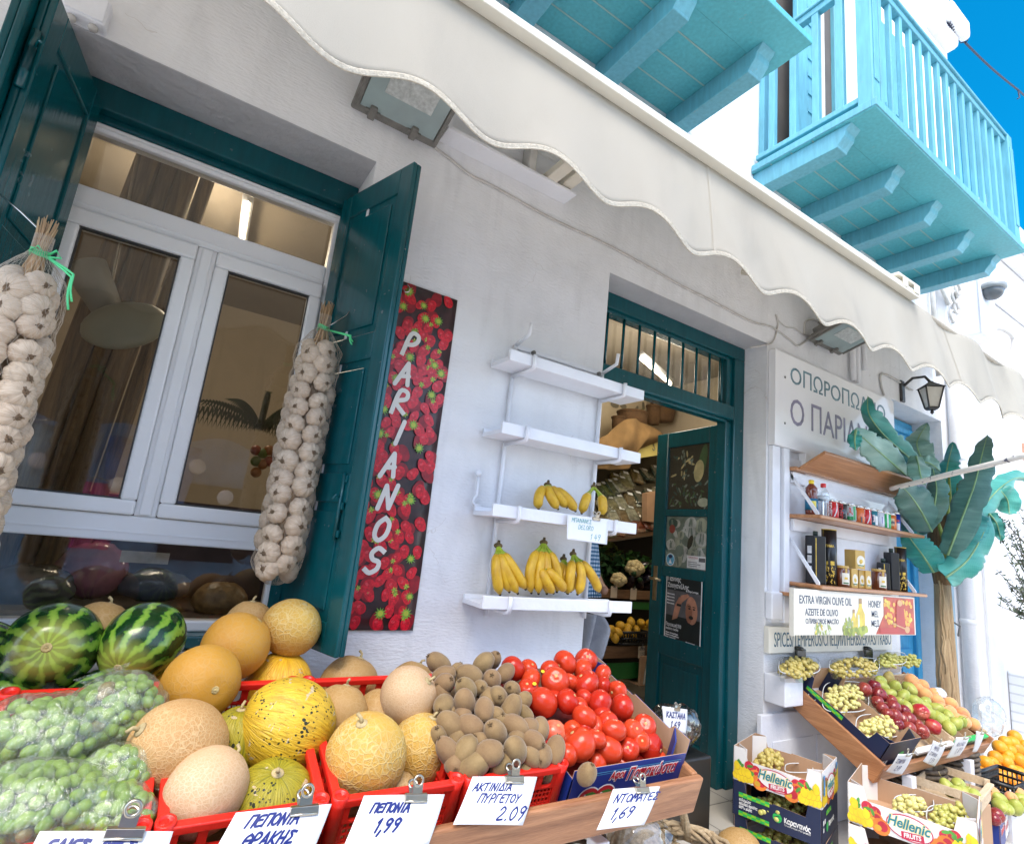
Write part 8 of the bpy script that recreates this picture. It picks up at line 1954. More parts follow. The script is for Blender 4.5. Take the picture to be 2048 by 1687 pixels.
def punnet(label, cx, cy, rx, ry, p0, n, zf, h=.05):
    n = Vector(n).normalized(); c = atP(*zf(cx, cy), p0, n); t_ = thing('punnet', label, 'punnet', c); ex = atP(*zf(cx + rx, cy), p0, n) - c; ey = atP(*zf(cx, cy + ry), p0, n) - c
    def sf_(u, v_):
        an = u * 6.2832; q = 1 - .14 * (1 - v_); k = lambda s_: math.copysign(abs(s_) ** .55, s_); return c + ex * k(math.cos(an)) * q + ey * k(math.sin(an)) * q + n * (h * v_ - h * .55)
    a = MB(); a.grid(sf_, 40, 4); a.build('wall', M_PUNNET, t_); a = MB(); a.tube([sf_(k / 40, 1) for k in range(41)], .0028, 5, cap=False); a.build('rim', mat('punnet_rim', (.66, .68, .68), .2, .05, 8), t_)
PG = MTR @ Vector((0, 0, -.012))
def z6(x, y): return 1440 + x * .24129, 1280 + y * .24129
punnet('clear punnet of pale grapes in the upper half of the navy carton', 1030, 485, 185, 135, PG, NT, z6); grapes('pale grape bunch in the upper punnet of the navy carton', 1030, 470, 150, 120, PG + NT * .02, NT, z6, 0, 62, 1)
punnet('clear punnet of pale grapes in the lower half of the navy carton', 1310, 730, 190, 100, PG, NT, z6); grapes('pale green grape bunch in the lower punnet of the navy carton', 1320, 725, 150, 90, PG + NT * .02, NT, z6, 0, 55, 2)
PB_ = Vector((0, -.09, .685)); NB = Vector((0, -.35, 1))
punnet('clear punnet of amber grapes at the left end of the back row', 650, 235, 165, 80, PB_, NB, z6, .06); grapes('amber green grape bunch at the left end of the back row', 650, 225, 150, 75, PB_ + Vector((0, 0, .02)), NB, z6, 2, 60, 3)
punnet('clear punnet of amber grapes in the middle of the back row', 1110, 230, 200, 62, PB_, NB, z6, .06); grapes('amber grape bunch in the middle of the back row', 1110, 222, 190, 62, PB_ + Vector((0, 0, .02)), NB, z6, 2, 66, 4)
punnet('clear tub of green grapes at the right end of the back row', 1420, 180, 110, 55, PB_, NB, z6, .07); grapes('green grape bunch in the tub at the right end of the back row', 1400, 172, 100, 50, PB_ + Vector((0, 0, .02)), NB, z6, 1, 48, 5)
grapes('green grape bunch behind the pears, near the blue door', 1560, 178, 90, 40, PB_, NB, z6, 1, 30, 15)
for x, y in ((1597, 1312), (1733, 1310)):
    c = atY(x, y, -.03); a = MB(); a.box((c.x - .05, -.05, c.z - .05), (c.x + .05, -.036, c.z + .045), bev=.006); a.lathe([(.03, .04), (.03, .055), (.02, .06)], (c.x - .02, -.04, c.z), 10)
    tag(a.build('dark_jar', mat('dark_spice_jar', (.03, .03, .025), .2, .4, 30)), 'small dark jar standing on the ledge under the spice sign, ' + ('left of the two' if x < 1700 else 'right of the two'), 'jar')
PT = MTR @ Vector((0, -TL_ - .012, -.06)); NF = Vector((0, -math.cos(TA), -math.sin(TA))) 
def c7(*l): return [z7(x, y) for x, y in l]
card(c7((400, 940), (526, 934), (430, 1112), (296, 1086)), PT, NF, [('ΣΤΑΦΥΛΙΑ', .10, .56, .20), ('2,49', .28, .18, .26)], 'white price card 2,49 clipped at the left of the tray front', (.6, .98), .8, 'clip on the left card of the sloping tray', pen=.0034)
card(c7((690, 826), (796, 872), (702, 1046), (604, 1000)), PT + NF * .004, NF, [('ΜΗΛΑ', .22, .66, .18), ('ΣΤΑΡΚΙΝ', .10, .40, .16), ('1,59', .30, .10, .22)], 'tilted white price card 1,59 in the middle of the tray front', (.55, .98), .8, 'clip on the tilted middle card of the sloping tray', pen=.0030)
card(c7((880, 800), (994, 798), (908, 956), (792, 976)), PT + NF * .008, NF, [('ΑΧΛΑΔΙ', .20, .60, .18), ('1,89', .32, .26, .24)], 'white price card 1,89 right of the tilted card', (.6, .98), .8, 'clip on the 1,89 card of the sloping tray', pen=.003)
card(c7((1046, 748), (1116, 764), (1052, 922), (1012, 922)), PT, NF, [], 'narrow blank price card seen edge on at the right of the tray front', (.6, .98), .8, 'clip on the narrow card at the tray end', pen=.003)
bsk = thing('wicker_bin', 'dark woven bin standing on the street under the tray', 'basket', (4.15, -.35, 0))
for k, (x, y) in enumerate(((4.05, -.33),)):
    a = MB()
    for j in range(15): a.tube([(x + math.cos(q / 36 * 6.2832) * (.17 + .004 * (-1) ** (q + j)), y + math.sin(q / 36 * 6.2832) * .14, -.19 + .028 * j) for q in range(37)], .0135, 5)
    a.build('weave', mat('grey_brown_weave', (.10, .075, .05), .7, .5, 50), bsk)
bs2 = thing('wicker_bin', 'larger dark woven bin under the right end of the tray', 'basket', (4.5, -.30, 0)); a = MB()
for j in range(17): a.tube([(4.46 + math.cos(q / 36 * 6.2832) * (.16 + .004 * (-1) ** (q + j)), -.34 + math.sin(q / 36 * 6.2832) * .15, -.19 + .028 * j) for q in range(37)], .0135, 5)
a.build('weave', MATS['grey_brown_weave'], bs2)
# clear bag behind the right tray corner
cbg = thing('plastic_bag', 'clear plastic bag bunched at the right corner of the tray', 'bag', (4.75, -.3, .5)); c = atY(1978, 1432, -.25); a = MB(); a.ball(c, (.13, .09, .13), 36, 24, fn=lambda u: 1 + .18 * noise.noise(u * 2.6) + .05 * noise.noise(Vector((u.x * 12, u.y * 3, u.z * 4)))); a.build('film', glass_mat('clear_bag_film', (.90, .92, .92), .12, .12), cbg)

# ================================================================== CRATE STACKS ON THE STREET
def mcrate(x, y, z_, deg): return Matrix.Translation((x, y, z_)) @ Matrix.Rotation(R_(deg), 4, 'Z')
pr_col = [mat('pr_yellow', (.80, .58, .02), .4, .12, 20), mat('pr_peach', (.76, .20, .03), .4, .4, 14), mat('pr_red', (.50, .02, .04), .4, .4, 14), mat('pr_green', (.08, .28, .04), .4, .3, 20), mat('pr_white', (.78, .76, .74), .4), mat('pr_teal', (.01, .20, .26), .4), mat('pr_crimson', (.50, .015, .06), .4), mat('pr_gold', (.60, .34, .03), .4)]
def fruit_print(par, F, Lx, H, seed, scale=1.0):
    rd = random.Random(seed); a = MB(); zz = [.0006]
    def nz(): zz[0] += 2e-5; return zz[0]
    def pear_y(x, y, r):
        r *= 1.3; disc(a, F, x, y, r, r * 1.25, nz(), 7, 12); disc(a, F, x, y + .001, r * .93, r * 1.18, nz(), 0, 12); disc(a, F, x - r * .2, y + r * .9, r * .4, r * .6, nz(), 0, 8)
    def peach(x, y, r):
        r *= 1.15; disc(a, F, x, y, r, r * .95, nz(), 1, 16); disc(a, F, x + r * .2, y + r * .1, r * .55, r * .6, nz(), 2, 12, .4); disc(a, F, x - r * .3, y - r * .2, r * .4, r * .35, nz(), 7, 10)
    def pome(x, y, r): disc(a, F, x, y, r, r, nz(), 2, 16); disc(a, F, x - r * .3, y + r * .2, r * .35, r * .5, nz(), 6, 10); disc(a, F, x + r * .2, y, r * .12, r * .5, nz(), 1, 8)
    def leaf(x, y, r, t): disc(a, F, x, y, r, r * .42, nz(), 3, 8, t)
    lo, hi = .012, H
    for s_, x0 in ((1, 0), (-1, Lx)):
        for k in range(2): pome(x0 + s_ * (.075 + .03 * k), hi * (.80 - .1 * k), .022)
        peach(x0 + s_ * .105, hi * .45, .026); peach(x0 + s_ * .125, hi * .22, .03)
        for k in range(6): leaf(x0 + s_ * rd.uniform(.02, .11), rd.uniform(hi * .45, hi * .9), .016, rd.uniform(0, 3))
        for k in range(9): pear_y(x0 + s_ * (.014 + .017 * (k % 5) + .006 * (k // 5)), hi * (.18 + .26 * (k // 5) + .07 * rd.random()), .0125)
        for k in range(4): pear_y(x0 + s_ * rd.uniform(.012, .03), hi * rd.uniform(.55, .9), .010)
    cx, cy = Lx * .5, hi * .52
    disc(a, F, cx, cy, .082, hi * .45, nz(), 6, 28, -.05); disc(a, F, cx, cy, .078, hi * .41, nz(), 4, 28, -.05)
    vs = [(cx - .028, cy - hi * .44), (cx + .052, cy - hi * .34), (cx + .048, cy - hi * .08), (cx - .03, cy - hi * .17)]; a.add([F @ Vector((x, y, nz())) for x, y in vs], [(0, 1, 2, 3)], 6)
    a.build('fruit_print', pr_col, par); z_ = nz() + .0004
    lettering('Hellenic', F @ Matrix.Translation((cx - .0795, cy - hi * .06, z_ - .0003)), .056, mat('pr_cream', (.78, .66, .30), .4), par, width=.155, thick=.0002, bold=.0042, shear=.28); lettering('Hellenic', F @ Matrix.Translation((cx - .078, cy - hi * .06, z_)), .056, pr_col[5], par, width=.152, thick=.0003, bold=.0012, shear=.28)
    lettering('FRUITS', F @ Matrix.Translation((cx - .020, cy - hi * .36, z_)) @ Matrix.Rotation(R_(7), 4, 'Z'), .024, pr_col[4], par, width=.062, thick=.0003, bold=.0008, shear=.15)
def white_crate(label, M, Wd, L, H, seed):
    t_ = cardbox('fruit_carton', label, 'carton', M, Wd, L, H, M_WHC, M_BROWNC, grp=None)
    fruit_print(t_, M @ frame((-.001, 0, 0), (0, -1, 0), (0, 0, 1)), L, H * .66, seed)
    F2 = M @ frame((0, -L - .001, 0), (1, 0, 0), (0, 0, 1)); fruit_print(t_, F2, Wd, H * .8, seed + 5)
    a = MB(); rect(a, F2, .012, H * .35, .045, H * .9, .004, 0); a.build('blue_stamp', mat('stamp_blue', (.06, .22, .42), .5, .6, 60), t_); a = MB(); rect(a, F2, Wd - .05, H * .72, Wd - .02, H * .92, .004, 0); a.build('blue_stamp', [mat('stamp_blue', (.06, .22, .42), .5, .6, 60)], t_)
    return t_
def navy_crate(label, M, Wd, L, H):
    t_ = cardbox('grape_carton', label, 'carton', M, Wd, L, H, M_NAVYC, M_BROWNC)
    F = M @ frame((-.001, 0, 0), (0, -1, 0), (0, 0, 1)); a = MB(); checks(a, F, .03, H * .56, 7, .02); checks(a, F, .03, .004, 7, .02); a.build('checked_stripe', [M_GRNP, M_GRN2], t_)
    for i, (s_, wd) in enumerate((('καλημέρα', .055), ('φρέσκα φρούτα', .085), ('κάθε μέρα', .06))): lettering(s_, F @ Matrix.Translation((.032, H * .45 - i * .016, .0008)), .017, PR['white'], t_, width=wd, thick=.0002, bold=.0006)
    lettering('Καραντινός', F @ Matrix.Translation((.235, H * .30, .0008)), .030, PR['white'], t_, width=.11, thick=.0002, bold=.001); lettering('Το καλύτερο στο τραπέζι', F @ Matrix.Translation((.235, H * .22, .0008)), .010, PR['white'], t_, width=.11, thick=.0002)
    a = MB(); disc(a, F, .205, H * .36, .020, .020, .0006, 0, 20)
    for k in range(3): a.add([F @ Vector(p) for p in ((.186, H * .36 - .012 + k * .012, .001), (.205, H * .36 - .008 + k * .012, .001), (.225, H * .36 - .002 + k * .012, .001), (.205, H * .36 - .004 + k * .012, .001))], [(0, 1, 2, 3)], 1)
    a.build('round_emblem', [M_GRN2, M_NAVYC, PR['white']], t_); a = MB(); F2 = M @ frame((0, -L - .001, 0), (1, 0, 0), (0, 0, 1)); disc(a, F2, .10, H * .4, .02, .02, .0006, 0, 20); rect(a, F2, .02, H * .55, .04, H * .68, .0006, 2); rect(a, F2, .05, H * .55, .065, H * .68, .0006, 2); rect(a, F2, .02, H * .36, .036, H * .48, .0006, 2)
    a.build('round_emblem', [M_GRN2, M_NAVYC, PR['white']], t_); a = MB(); checks(a, F2, .08, H * .72, 5, .02); a.build('checked_stripe', [M_GRNP, M_GRN2], t_)
    lettering('Καραντινός', F2 @ Matrix.Translation((.13, H * .36, .0008)), .03, PR['white'], t_, width=.11, thick=.0002, bold=.001); return t_
AL, AW, AH = .39, .33, .15
XA, YA, DA = 2.645, -.115, 17
white_crate('white printed fruit carton with grapes on top of the navy cartons by the door', mcrate(XA, YA, .205, DA), AW, AL, AH, 1)
navy_crate('navy carton with green checks, second from the top of the stack by the door', mcrate(XA - .002, YA, .054, DA), AW, AL, AH)
navy_crate('navy carton under another navy one in the stack by the door', mcrate(XA + .004, YA - .004, -.097, DA + 1), AW, AL, AH)
a = MB(); Mq = mcrate(XA, YA, -.199, DA); a.box((.01, -AL + .01, 0), (AW - .01, -.01, .10), 0, Mq); tag(a.build('pallet_block', M_PALEW), 'low wooden block carrying the carton stack by the door', 'block')
XB, YB, DB = 2.885, -.535, 17
white_crate('white printed fruit carton with two grape punnets, top of the front stack', mcrate(XB, YB, .165, DB), .40, .455, .16, 3)
white_crate('white printed fruit carton underneath, at the bottom edge of the picture', mcrate(XB - .02, YB - .01, .004, DB), .40, .455, .16, 4)
a = MB(); Mq = mcrate(XB, YB, -.199, DB); a.box((.01, -.41, 0), (.34, -.01, .20), 0, Mq); tag(a.build('pallet_block', M_PALEW), 'wooden block carrying the front carton stack', 'block')
UPZ = Vector((0, 0, 1))
grapes('brownish grape bunch in the back corner of the white carton by the door', 405, 1000, 115, 55, Vector((0, 0, .27)), UPZ, z6, 2, 40, 7)
punnet('empty looking clear punnet in the white carton by the door', 655, 1095, 115, 40, Vector((0, 0, .25)), UPZ, z6)
zi = lambda x, y: (x, y)
for zz_, lab in ((.12, 'upper'), (-.03, 'lower')):
    gp = mcrate(XA, YA, zz_, DA) @ Vector((.15, -.20, 0)); grapes('dark grape bunch inside the %s navy carton of the stack' % lab, *pxof(gp), 55, 20, gp, UPZ, zi, 1, 44, 8)
PQ = Vector((0, 0, .225)); 
punnet('clear punnet of pale grapes at the left of the front carton', 530, 1390, 165, 75, PQ, UPZ, z7); grapes('pale grape bunch in the left punnet of the front carton', 500, 1385, 135, 60, PQ + UPZ * .02, UPZ, z7, 0, 34, 10)
punnet('clear punnet of green grapes at the right of the front carton', 800, 1480, 160, 80, PQ, UPZ, z7); grapes('green grape bunch in the right punnet of the front carton', 800, 1475, 135, 70, PQ + UPZ * .02, UPZ, z7, 1, 40, 11)
grapes('few green grapes in the far corner of the front carton', 915, 1425, 40, 22, PQ + UPZ * .03, UPZ, z7, 1, 7, 12)

# black crate of oranges
m, nt, b, v = base('orange_skin'); pit = tvor(nt, v, 330).outputs['Distance']
lnk(nt, mixc(nt, rnd_obj(nt), (.78, .27, .008), (.80, .38, .02)), b.inputs['Base Color']); b.inputs['Roughness'].default_value = .42; bumpn(nt, b, pit, .25, .002, True); M_ORG = m
OR = proto('orange', 'orange in the heap on the black crate at the right edge', 'orange', 'oranges heaped on the black crate', M_ORG, (.0375, .0375, .036), lambda u: 1 - .05 * max(0, (abs(u.z) - .93) / .07))
a = MB(); a.lathe([(.004, -.001), (.003, .001)], (0, 0, .0345), 7); o = a.build('navel', mat('orange_navel', (.35, .30, .08), .8)); o.parent = OR
orl = [(1365, 800, 54), (1285, 838, 46), (1345, 848, 52), (1240, 885, 62), (1380, 897, 62), (1205, 970, 54), (1305, 955, 48), (1290, 1005, 60), (1400, 990, 60), (1125, 1015, 60), (1080, 1100, 60), (1215, 1060, 52), (1170, 1157, 50), (1300, 1120, 60), (1395, 1097, 62), (1250, 1190, 56), (1375, 1200, 58), (1440, 870, 46), (1450, 1160, 46), (1160, 1085, 46), (1330, 1060, 46), (1250, 1120, 46), (1460, 1050, 50), (1460, 950, 50), (1325, 910, 46), (1180, 1010, 44)]
PO = atY(*z7(1250, 1010), -.36); NO = Vector((-.35, -.75, .62)).normalized()
strew(OR, orl, PO, NO, z7, .0375, 8)
bc_ = thing('black_crate', 'black plastic lattice crate carrying the heap of oranges', 'crate', PO - UPZ * .2)
c0 = atY(*z7(1010, 1075), -.42); c1 = atY(*z7(1360, 1262), -.62); dxy = (c1 - c0); zc = (c0.z + c1.z) / 2; Lc = Vector((dxy.x, dxy.y, 0)).length; dxn = Vector((dxy.x, dxy.y, 0)).normalized(); nxn = Vector((-dxn.y, dxn.x, 0)); nxn = nxn if nxn.x > 0 else -nxn
a = MB()
for off in (0, .42):
    A_ = Vector((c0.x, c0.y, zc)) + nxn * off
    for z_ in (0, -.045, -.09, -.14): a.tube([A_ + UPZ * z_, A_ + dxn * Lc + UPZ * z_], .008 if z_ else .013, 6)
    for k in range(int(Lc / .024) + 1): a.tube([A_ + dxn * k * .024, A_ + dxn * k * .024 - UPZ * .14], .0045, 5)
for k in (0, Lc):
    A_ = Vector((c0.x, c0.y, zc)) + dxn * k
    for z_ in (0, -.045, -.09, -.14): a.tube([A_ + UPZ * z_, A_ + nxn * .42 + UPZ * z_], .008 if z_ else .013, 6)
    for q in range(18): a.tube([A_ + nxn * q * .0247, A_ + nxn * q * .0247 - UPZ * .14], .0045, 5)
a.build('lattice', MATS['black_plastic'], bc_)
a = MB(); A_ = Vector((c0.x, c0.y, zc - .145)); a.slab([A_, A_ + dxn * Lc, A_ + dxn * Lc + nxn * .42, A_ + nxn * .42], -UPZ * .006); a.build('bottom', MATS['black_plastic'], bc_)
a = MB(); a.slab([A_ + dxn * .03 + nxn * .03 - UPZ * .007, A_ + dxn * (Lc - .03) + nxn * .03 - UPZ * .007, A_ + dxn * (Lc - .03) + nxn * .39 - UPZ * .007, A_ + dxn * .03 + nxn * .39 - UPZ * .007], -UPZ * max(.02, zc - .145 + .2 - .008)); tag(a.build('support_box', M_WPAINT), 'pale box on the street carrying the black crate', 'box')
# small wooden crate with pears beyond the front carton; cartons of pears and peaches at the corner
PS = Vector((0, 0, .20)); PSP = atZ(*z7(905, 1230), .19)
wood_crate('wooden_crate', 'pale wooden crate of green pears behind the front carton', mcrate(atZ(*z7(640, 1180), .23).x + .08, atZ(*z7(640, 1180), .23).y + .09, .12, 10), .40, .26, .10)
a = MB(); q = atZ(*z7(640, 1180), .23); a.box((q.x + .16, q.y - .12, -.199), (q.x + .44, q.y + .06, .118), bev=.004); tag(a.build('support_box', M_BROWNC), 'brown box under the wooden crate of pears', 'box')
PE2 = strew(PE, [(800, 1207, 52), (898, 1197, 54), (935, 1258, 52), (1025, 1282, 50), (870, 1250, 44), (985, 1262, 46)], PS, UPZ, z7, .030, 12, first=False)
for o in PE2: o['label'] = 'green pear in the pale wooden crate behind the front carton'; o['group'] = 'green pears in the wooden crate'
PZ = atY(*z7(1280, 1340), -.62); NZ = Vector((-.15, -.4, .9)).normalized()
for o in strew(PE, [(1235, 1312, 66), (1250, 1378, 62), (1415, 1312, 52), (1372, 1372, 60), (1310, 1400, 50), (1450, 1360, 52)], PZ, NZ, z7, .034, 13, first=False): o['label'] = 'green pear in the blue carton at the lower right corner'; o['group'] = 'green pears in the blue corner carton'
for o in strew(PC, [(1180, 1268, 60), (1335, 1302, 48), (1402, 1275, 54)], PZ, NZ, z7, .036, 14, first=False): o['label'] = 'peach in the blue carton at the lower right corner'; o['group'] = 'peaches in the blue corner carton'
for o in strew(AP, [(1215, 1447, 58), (1195, 1480, 48)], PZ, NZ, z7, .037, 15, first=False): o['label'] = 'dark apple in the blue carton at the lower right corner'; o['group'] = 'dark apples in the blue corner carton'
q0 = atP(*z7(1185, 1530), PZ - NZ * .01, NZ)
MC = mcrate(q0.x - .02, q0.y + .34, q0.z - .14, 12)
cbx = cardbox('fruit_carton', 'blue printed carton of pears and peaches cut off by the lower right corner', 'carton', MC, .42, .36, .15, M_BLUEC, M_BROWNC)
FQ = MC @ frame((0, -.361, 0), (1, 0, 0), (0, 0, 1)); two('Παπακώστα', .03, .075, .04, .16, cbx, FQ); FQ2 = MC @ frame((-.001, 0, 0), (0, -1, 0), (0, 0, 1)); two('Παπακώστα', .13, .035, .045, .19, cbx, FQ2)
a = MB(); rect(a, FQ, .22, .01, .41, .11, .0006, 0); a.build('label_panel', [PR['white']], cbx); lettering('FRUITS', FQ @ Matrix.Translation((.24, .045, .001)), .04, M_LRED, cbx, width=.15, thick=.0002, bold=.001)
a = MB(); zq = q0.z - .141; Mq = mcrate(q0.x, q0.y + .33, -.199, 12); a.box((0, -.33, 0), (.38, -.01, zq + .198), 0, Mq); tag(a.build('support_box', M_BROWNC), 'brown box under the blue corner carton', 'box')

# ================================================================== BANANA PLANT, OLIVE TREE, POLE
M_TRK = wood_mat('pale_trunk_fibre', (.27, .17, .085), (.54, .39, .22), 'Z', .85, 1.2); M_TRD = wood_mat('dark_leaf_base', (.05, .028, .014), (.20, .12, .045), 'Z', .8, 1.5)
bp_ = thing('banana_plant', 'artificial looking banana plant with large teal green leaves and a pale fibrous trunk', 'plant', (5.03, -.15, -.2))
tk = Vector((5.035, -.15, 0))
a = MB(); pts = [Vector((tk.x - .004, tk.y, -.2)), Vector((tk.x + .01, tk.y, .4)), Vector((tk.x + .004, tk.y, .8)), Vector((tk.x + .008, tk.y, 1.26))]; a.tube(pts, [.074, .068, .061, .052], 18)
rd = random.Random(4)
for k in range(30):
    an = rd.uniform(2.2, 5.6); z0 = rd.uniform(-.2, .9); L = rd.uniform(.2, .6); r0 = .071 - .018 * (z0 + .2)
    a.tube([(tk.x + math.cos(an + .1 * math.sin(q * 2)) * (r0 - .004 * q * L + .003), tk.y + math.sin(an + .1 * math.sin(q * 2)) * (r0 - .004 * q * L + .003), min(1.27, z0 + L * q / 6)) for q in range(7)], [.003, .007, .009, .009, .008, .006, .002], 5)
a.build('trunk', M_TRK, bp_)
a = MB(); a.tube([(tk.x + .008, tk.y, 1.22), (tk.x + .005, tk.y, 1.5), (tk.x - .005, tk.y, 1.78), (tk.x - .01, tk.y, 2.0)], [.05, .085, .06, .02], 14); a.build('leaf_sheath', M_TRD, bp_)
a = MB()
for k, (x1, y1, z1) in enumerate(((-.18, -.05, 1.75), (-.11, -.1, 1.95), (.06, -.12, 1.9), (.10, -.06, 1.85), (.16, -.1, 1.65), (-.05, -.1, 2.05), (.02, -.13, 2.0))):
    a.tube([(tk.x, tk.y - .04, 1.28 + .03 * k), (tk.x + x1 * .45, tk.y + y1 * .6 - .03, 1.55 + .02 * k), (tk.x + x1, tk.y + y1, z1)], [.02, .018, .008], 8)
a.build('leaf_stalk', mat('green_stalk', (.17, .22, .03), .5, .35, 16), bp_)
def leafmat(name, c1, c2):
    m, nt, b, v = base(name); w_ = tnoise(nt, mapped(nt, v, (1, 1, 7)), 5, 5, .5); lnk(nt, ramp(nt, w_, [(.3, c1), (.7, c2)]), b.inputs['Base Color']); b.inputs['Roughness'].default_value = .42; b.inputs['Sheen Weight'].default_value = .1
    wv = _n(nt, 'ShaderNodeTexWave'); wv.inputs['Scale'].default_value = 24; wv.inputs['Distortion'].default_value = 2.5; lnk(nt, v, wv.inputs['Vector']); bumpn(nt, b, wv.outputs['Fac'], .12, .004)
    return m
LM_ = [leafmat('teal_leaf', (.006, .18, .16), (.03, .30, .25)), leafmat('grey_green_leaf', (.10, .24, .20), (.21, .37, .31)), leafmat('dark_leaf', (.028, .115, .10), (.08, .20, .17)), leafmat('bright_leaf', (.02, .22, .175), (.06, .33, .26))]
def zl(x, y): return 1700 + x * .23706, 780 + y * .23706
def leaf(pts, wpx, mi, fold=.35, twist=0.0, tip=.75, wob=.05, seed=0):
    """midrib through photo points with depths; blade width in photo pixels of the enlarged view"""
    P = [atY(*zl(x, y), Y) for x, y, Y in pts]; n_ = 40; mid = []
    for i in range(n_ + 1):
        t = i / n_ * (len(P) - 1); k = min(int(t), len(P) - 2); f = t - k; p0, p1, p2, p3 = P[max(0, k - 1)], P[k], P[k + 1], P[min(len(P) - 1, k + 2)]
        mid.append(.5 * ((2 * p1) + (-p0 + p2) * f + (2 * p0 - 5 * p1 + 4 * p2 - p3) * f * f + (-p0 + 3 * p1 - 3 * p2 + p3) * f ** 3))
    wd = rad(P[len(P) // 2], wpx * .23706) / 2; s0 = Vector((seed * 3.1, 0, 0))
    def sf_(u, v_):
        i = min(n_, int(round(v_ * n_))); c = mid[i]; tg = (mid[min(n_, i + 1)] - mid[max(0, i - 1)]).normalized(); vw = (CAM - c).normalized(); sd = tg.cross(vw).normalized(); nn = sd.cross(tg); sd = sd * math.cos(twist) + nn * math.sin(twist); nn = sd.cross(tg)
        s_ = (u - .5) * 2; w_ = wd * math.sin(math.pi * min(1, (.06 + .94 * v_) ** tip)) ** .6
        w_ *= 1 - .30 * max(0.0, noise.noise(Vector((v_ * 17, 9 if s_ > 0 else 3, seed * 2.7))) - .12) ** .5 * abs(s_)
        return c + sd * s_ * w_ + nn * (abs(s_) ** 1.3 * w_ * fold * (-1) + wob * w_ * noise.noise(Vector((s_ * 1.5, v_ * 5, seed))) + .018 * math.sin(v_ * 16 + seed) * abs(s_))
    a = MB(); a.grid(sf_, 12, n_); o = a.build('leaf', LM_[mi], bp_, solid=.003)
    r = MB(); r.tube([mid[i] + (CAM - mid[i]).normalized() * .004 for i in range(n_ + 1)], [.008 * (1 - .8 * i / n_) for i in range(n_ + 1)], 6); r.build('midrib', mat('pale_midrib', (.20, .34, .16), .5, .2, 10), o)
leaf([(825, 1390, -.3), (930, 1120, -.40), (1050, 800, -.48), (1110, 560, -.50), (1160, 372, -.50)], 235, 2, .30, .25, .8, seed=1)
leaf([(810, 1578, -.3), (985, 1440, -.36), (1110, 1240, -.40), (1180, 1050, -.40)], 240, 3, .4, -.25, .7, seed=2)
leaf([(880, 1400, -.28), (990, 1230, -.33), (1080, 1060, -.36), (1120, 1030, -.36)], 180, 0, .5, .5, .8, seed=3)
leaf([(960, 1120, -.2), (1120, 980, -.22), (1260, 830, -.25), (1400, 740, -.28), (1520, 760, -.3)], 190, 3, .35, -.3, .8, seed=4)
leaf([(1270, 850, -.25), (1330, 930, -.27), (1345, 1050, -.28)], 190, 3, .5, .1, .8, seed=5)
leaf([(1175, 1040, -.25), (1240, 1130, -.3), (1275, 1270, -.32)], 120, 3, .3, .2, .7, seed=6)
leaf([(560, 620, -.2), (420, 500, -.28), (270, 360, -.34), (160, 200, -.36), (150, 50, -.34)], 175, 0, .55, .35, .85, seed=7)
leaf([(500, 740, -.2), (330, 590, -.32), (180, 460, -.38), (50, 345, -.38)], 260, 1, .25, -.2, .75, seed=8)
leaf([(50, 340, -.38), (40, 420, -.39), (50, 510, -.38)], 110, 0, .4, 0, .9, seed=9)
leaf([(640, 640, -.15), (580, 520, -.16), (570, 420, -.18), (650, 285, -.2)], 210, 1, .3, .2, .8, seed=10)
leaf([(770, 960, -.15), (800, 780, -.2), (830, 600, -.22), (870, 450, -.2)], 190, 0, .5, .4, .75, seed=11)
leaf([(690, 1190, -.22), (600, 1020, -.28), (520, 900, -.30), (430, 800, -.3)], 300, 2, .35, -.2, .75, seed=12)
leaf([(690, 1110, -.25), (715, 960, -.32), (730, 820, -.36), (700, 660, -.36)], 180, 2, .45, .2, .85, seed=13)
leaf([(705, 1535, -.2), (620, 1400, -.18), (530, 1280, -.14), (460, 1180, -.1)], 250, 0, .4, .2, .7, seed=14)
leaf([(560, 560, -.30), (580, 640, -.38), (600, 730, -.42), (640, 800, -.42)], 170, 1, .35, .3, .8, seed=15)
leaf([(600, 600, -.3), (680, 620, -.34), (760, 680, -.36)], 130, 1, .4, 0, .8, seed=16)
leaf([(860, 870, -.15), (890, 800, -.14), (950, 760, -.14)], 120, 2, .4, .3, .8, seed=17)
leaf([(810, 1010, -.15), (880, 950, -.16), (980, 900, -.18)], 130, 3, .4, 0, .8, seed=18)
leaf([(815, 1060, -.12), (845, 1120, -.12), (830, 1200, -.1)], 80, 2, .4, .2, .8, seed=19)
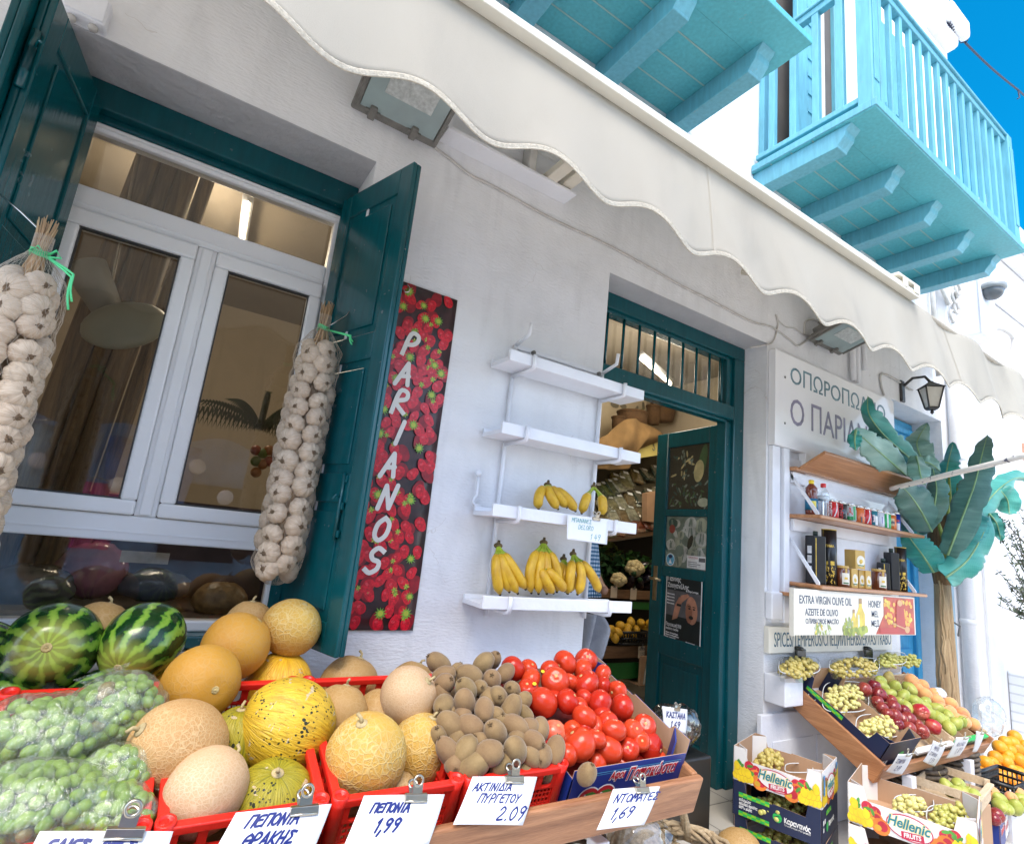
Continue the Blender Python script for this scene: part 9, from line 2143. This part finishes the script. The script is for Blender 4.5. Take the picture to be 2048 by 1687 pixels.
leaf([(590, 1230, -.12), (500, 1100, -.08), (420, 960, -.06), (390, 870, -.05)], 220, 2, .3, .2, .8, seed=20)
po_ = thing('awning_pole', 'flaking white pole slanting from the shelf past the banana leaves', 'pole', (4.4, -.4, 1.9)); pA, pB = atY(1782, 977, -.225), atY(2075, 905, -1.05)
a = MB(); n_ = 20; a.tube([pA.lerp(pB, k / n_) + Vector((0, 0, .0008 * math.sin(k * .8))) for k in range(n_ + 1)], .0165, 10); a.build('pole', mat('flaking_white_paint', (.70, .68, .64), .5, .1, 30, .3, 60, col2=(.10, .10, .14), sharp=(.62, .66)), po_)
oT = thing('olive_tree', 'small grey green olive bush at the right edge', 'tree', atY(2075, 1300, -.4)); rd = random.Random(12); a = MB(); wd = MB()
root = atY(2110, 1330, -.4); wd.tube([root - UPZ * .6, root, root + Vector((-.05, 0, .6))], [.03, .025, .012], 8)
for k in range(46):
    e = atY(rd.uniform(1992, 2110), rd.uniform(1010, 1235), -.4 + rd.uniform(-.25, .25))
    if (e - atY(1985, 1240, -.4)).length < .12: continue
    s_ = root + Vector((rd.uniform(-.1, .1), rd.uniform(-.1, .1), rd.uniform(-.1, .6))); m1 = s_.lerp(e, .5) + Vector((0, 0, .05)); wd.tube([s_, m1, e], [.006, .004, .0015], 4)
    for i in range(34):
        f = rd.uniform(.35, 1); c = (s_.lerp(m1, f * 2) if f < .5 else m1.lerp(e, f * 2 - 1)); d = Vector((rd.gauss(0, 1), rd.gauss(0, 1), rd.gauss(.3, 1))).normalized(); L = rd.uniform(.03, .05); sd = d.cross(Vector((rd.gauss(0, 1), rd.gauss(0, 1), rd.gauss(0, 1)))).normalized() * .006
        a.add([c, c + d * L * .5 + sd, c + d * L, c + d * L * .5 - sd], [(0, 1, 2, 3)], rd.choice((0, 0, 1)))
a.build('foliage', [mat('olive_leaf', (.045, .07, .03), .55, .3, 20), mat('olive_leaf_pale', (.14, .16, .10), .6, .3, 20)], oT); wd.build('branches', mat('olive_bark', (.10, .08, .06), .9), oT)
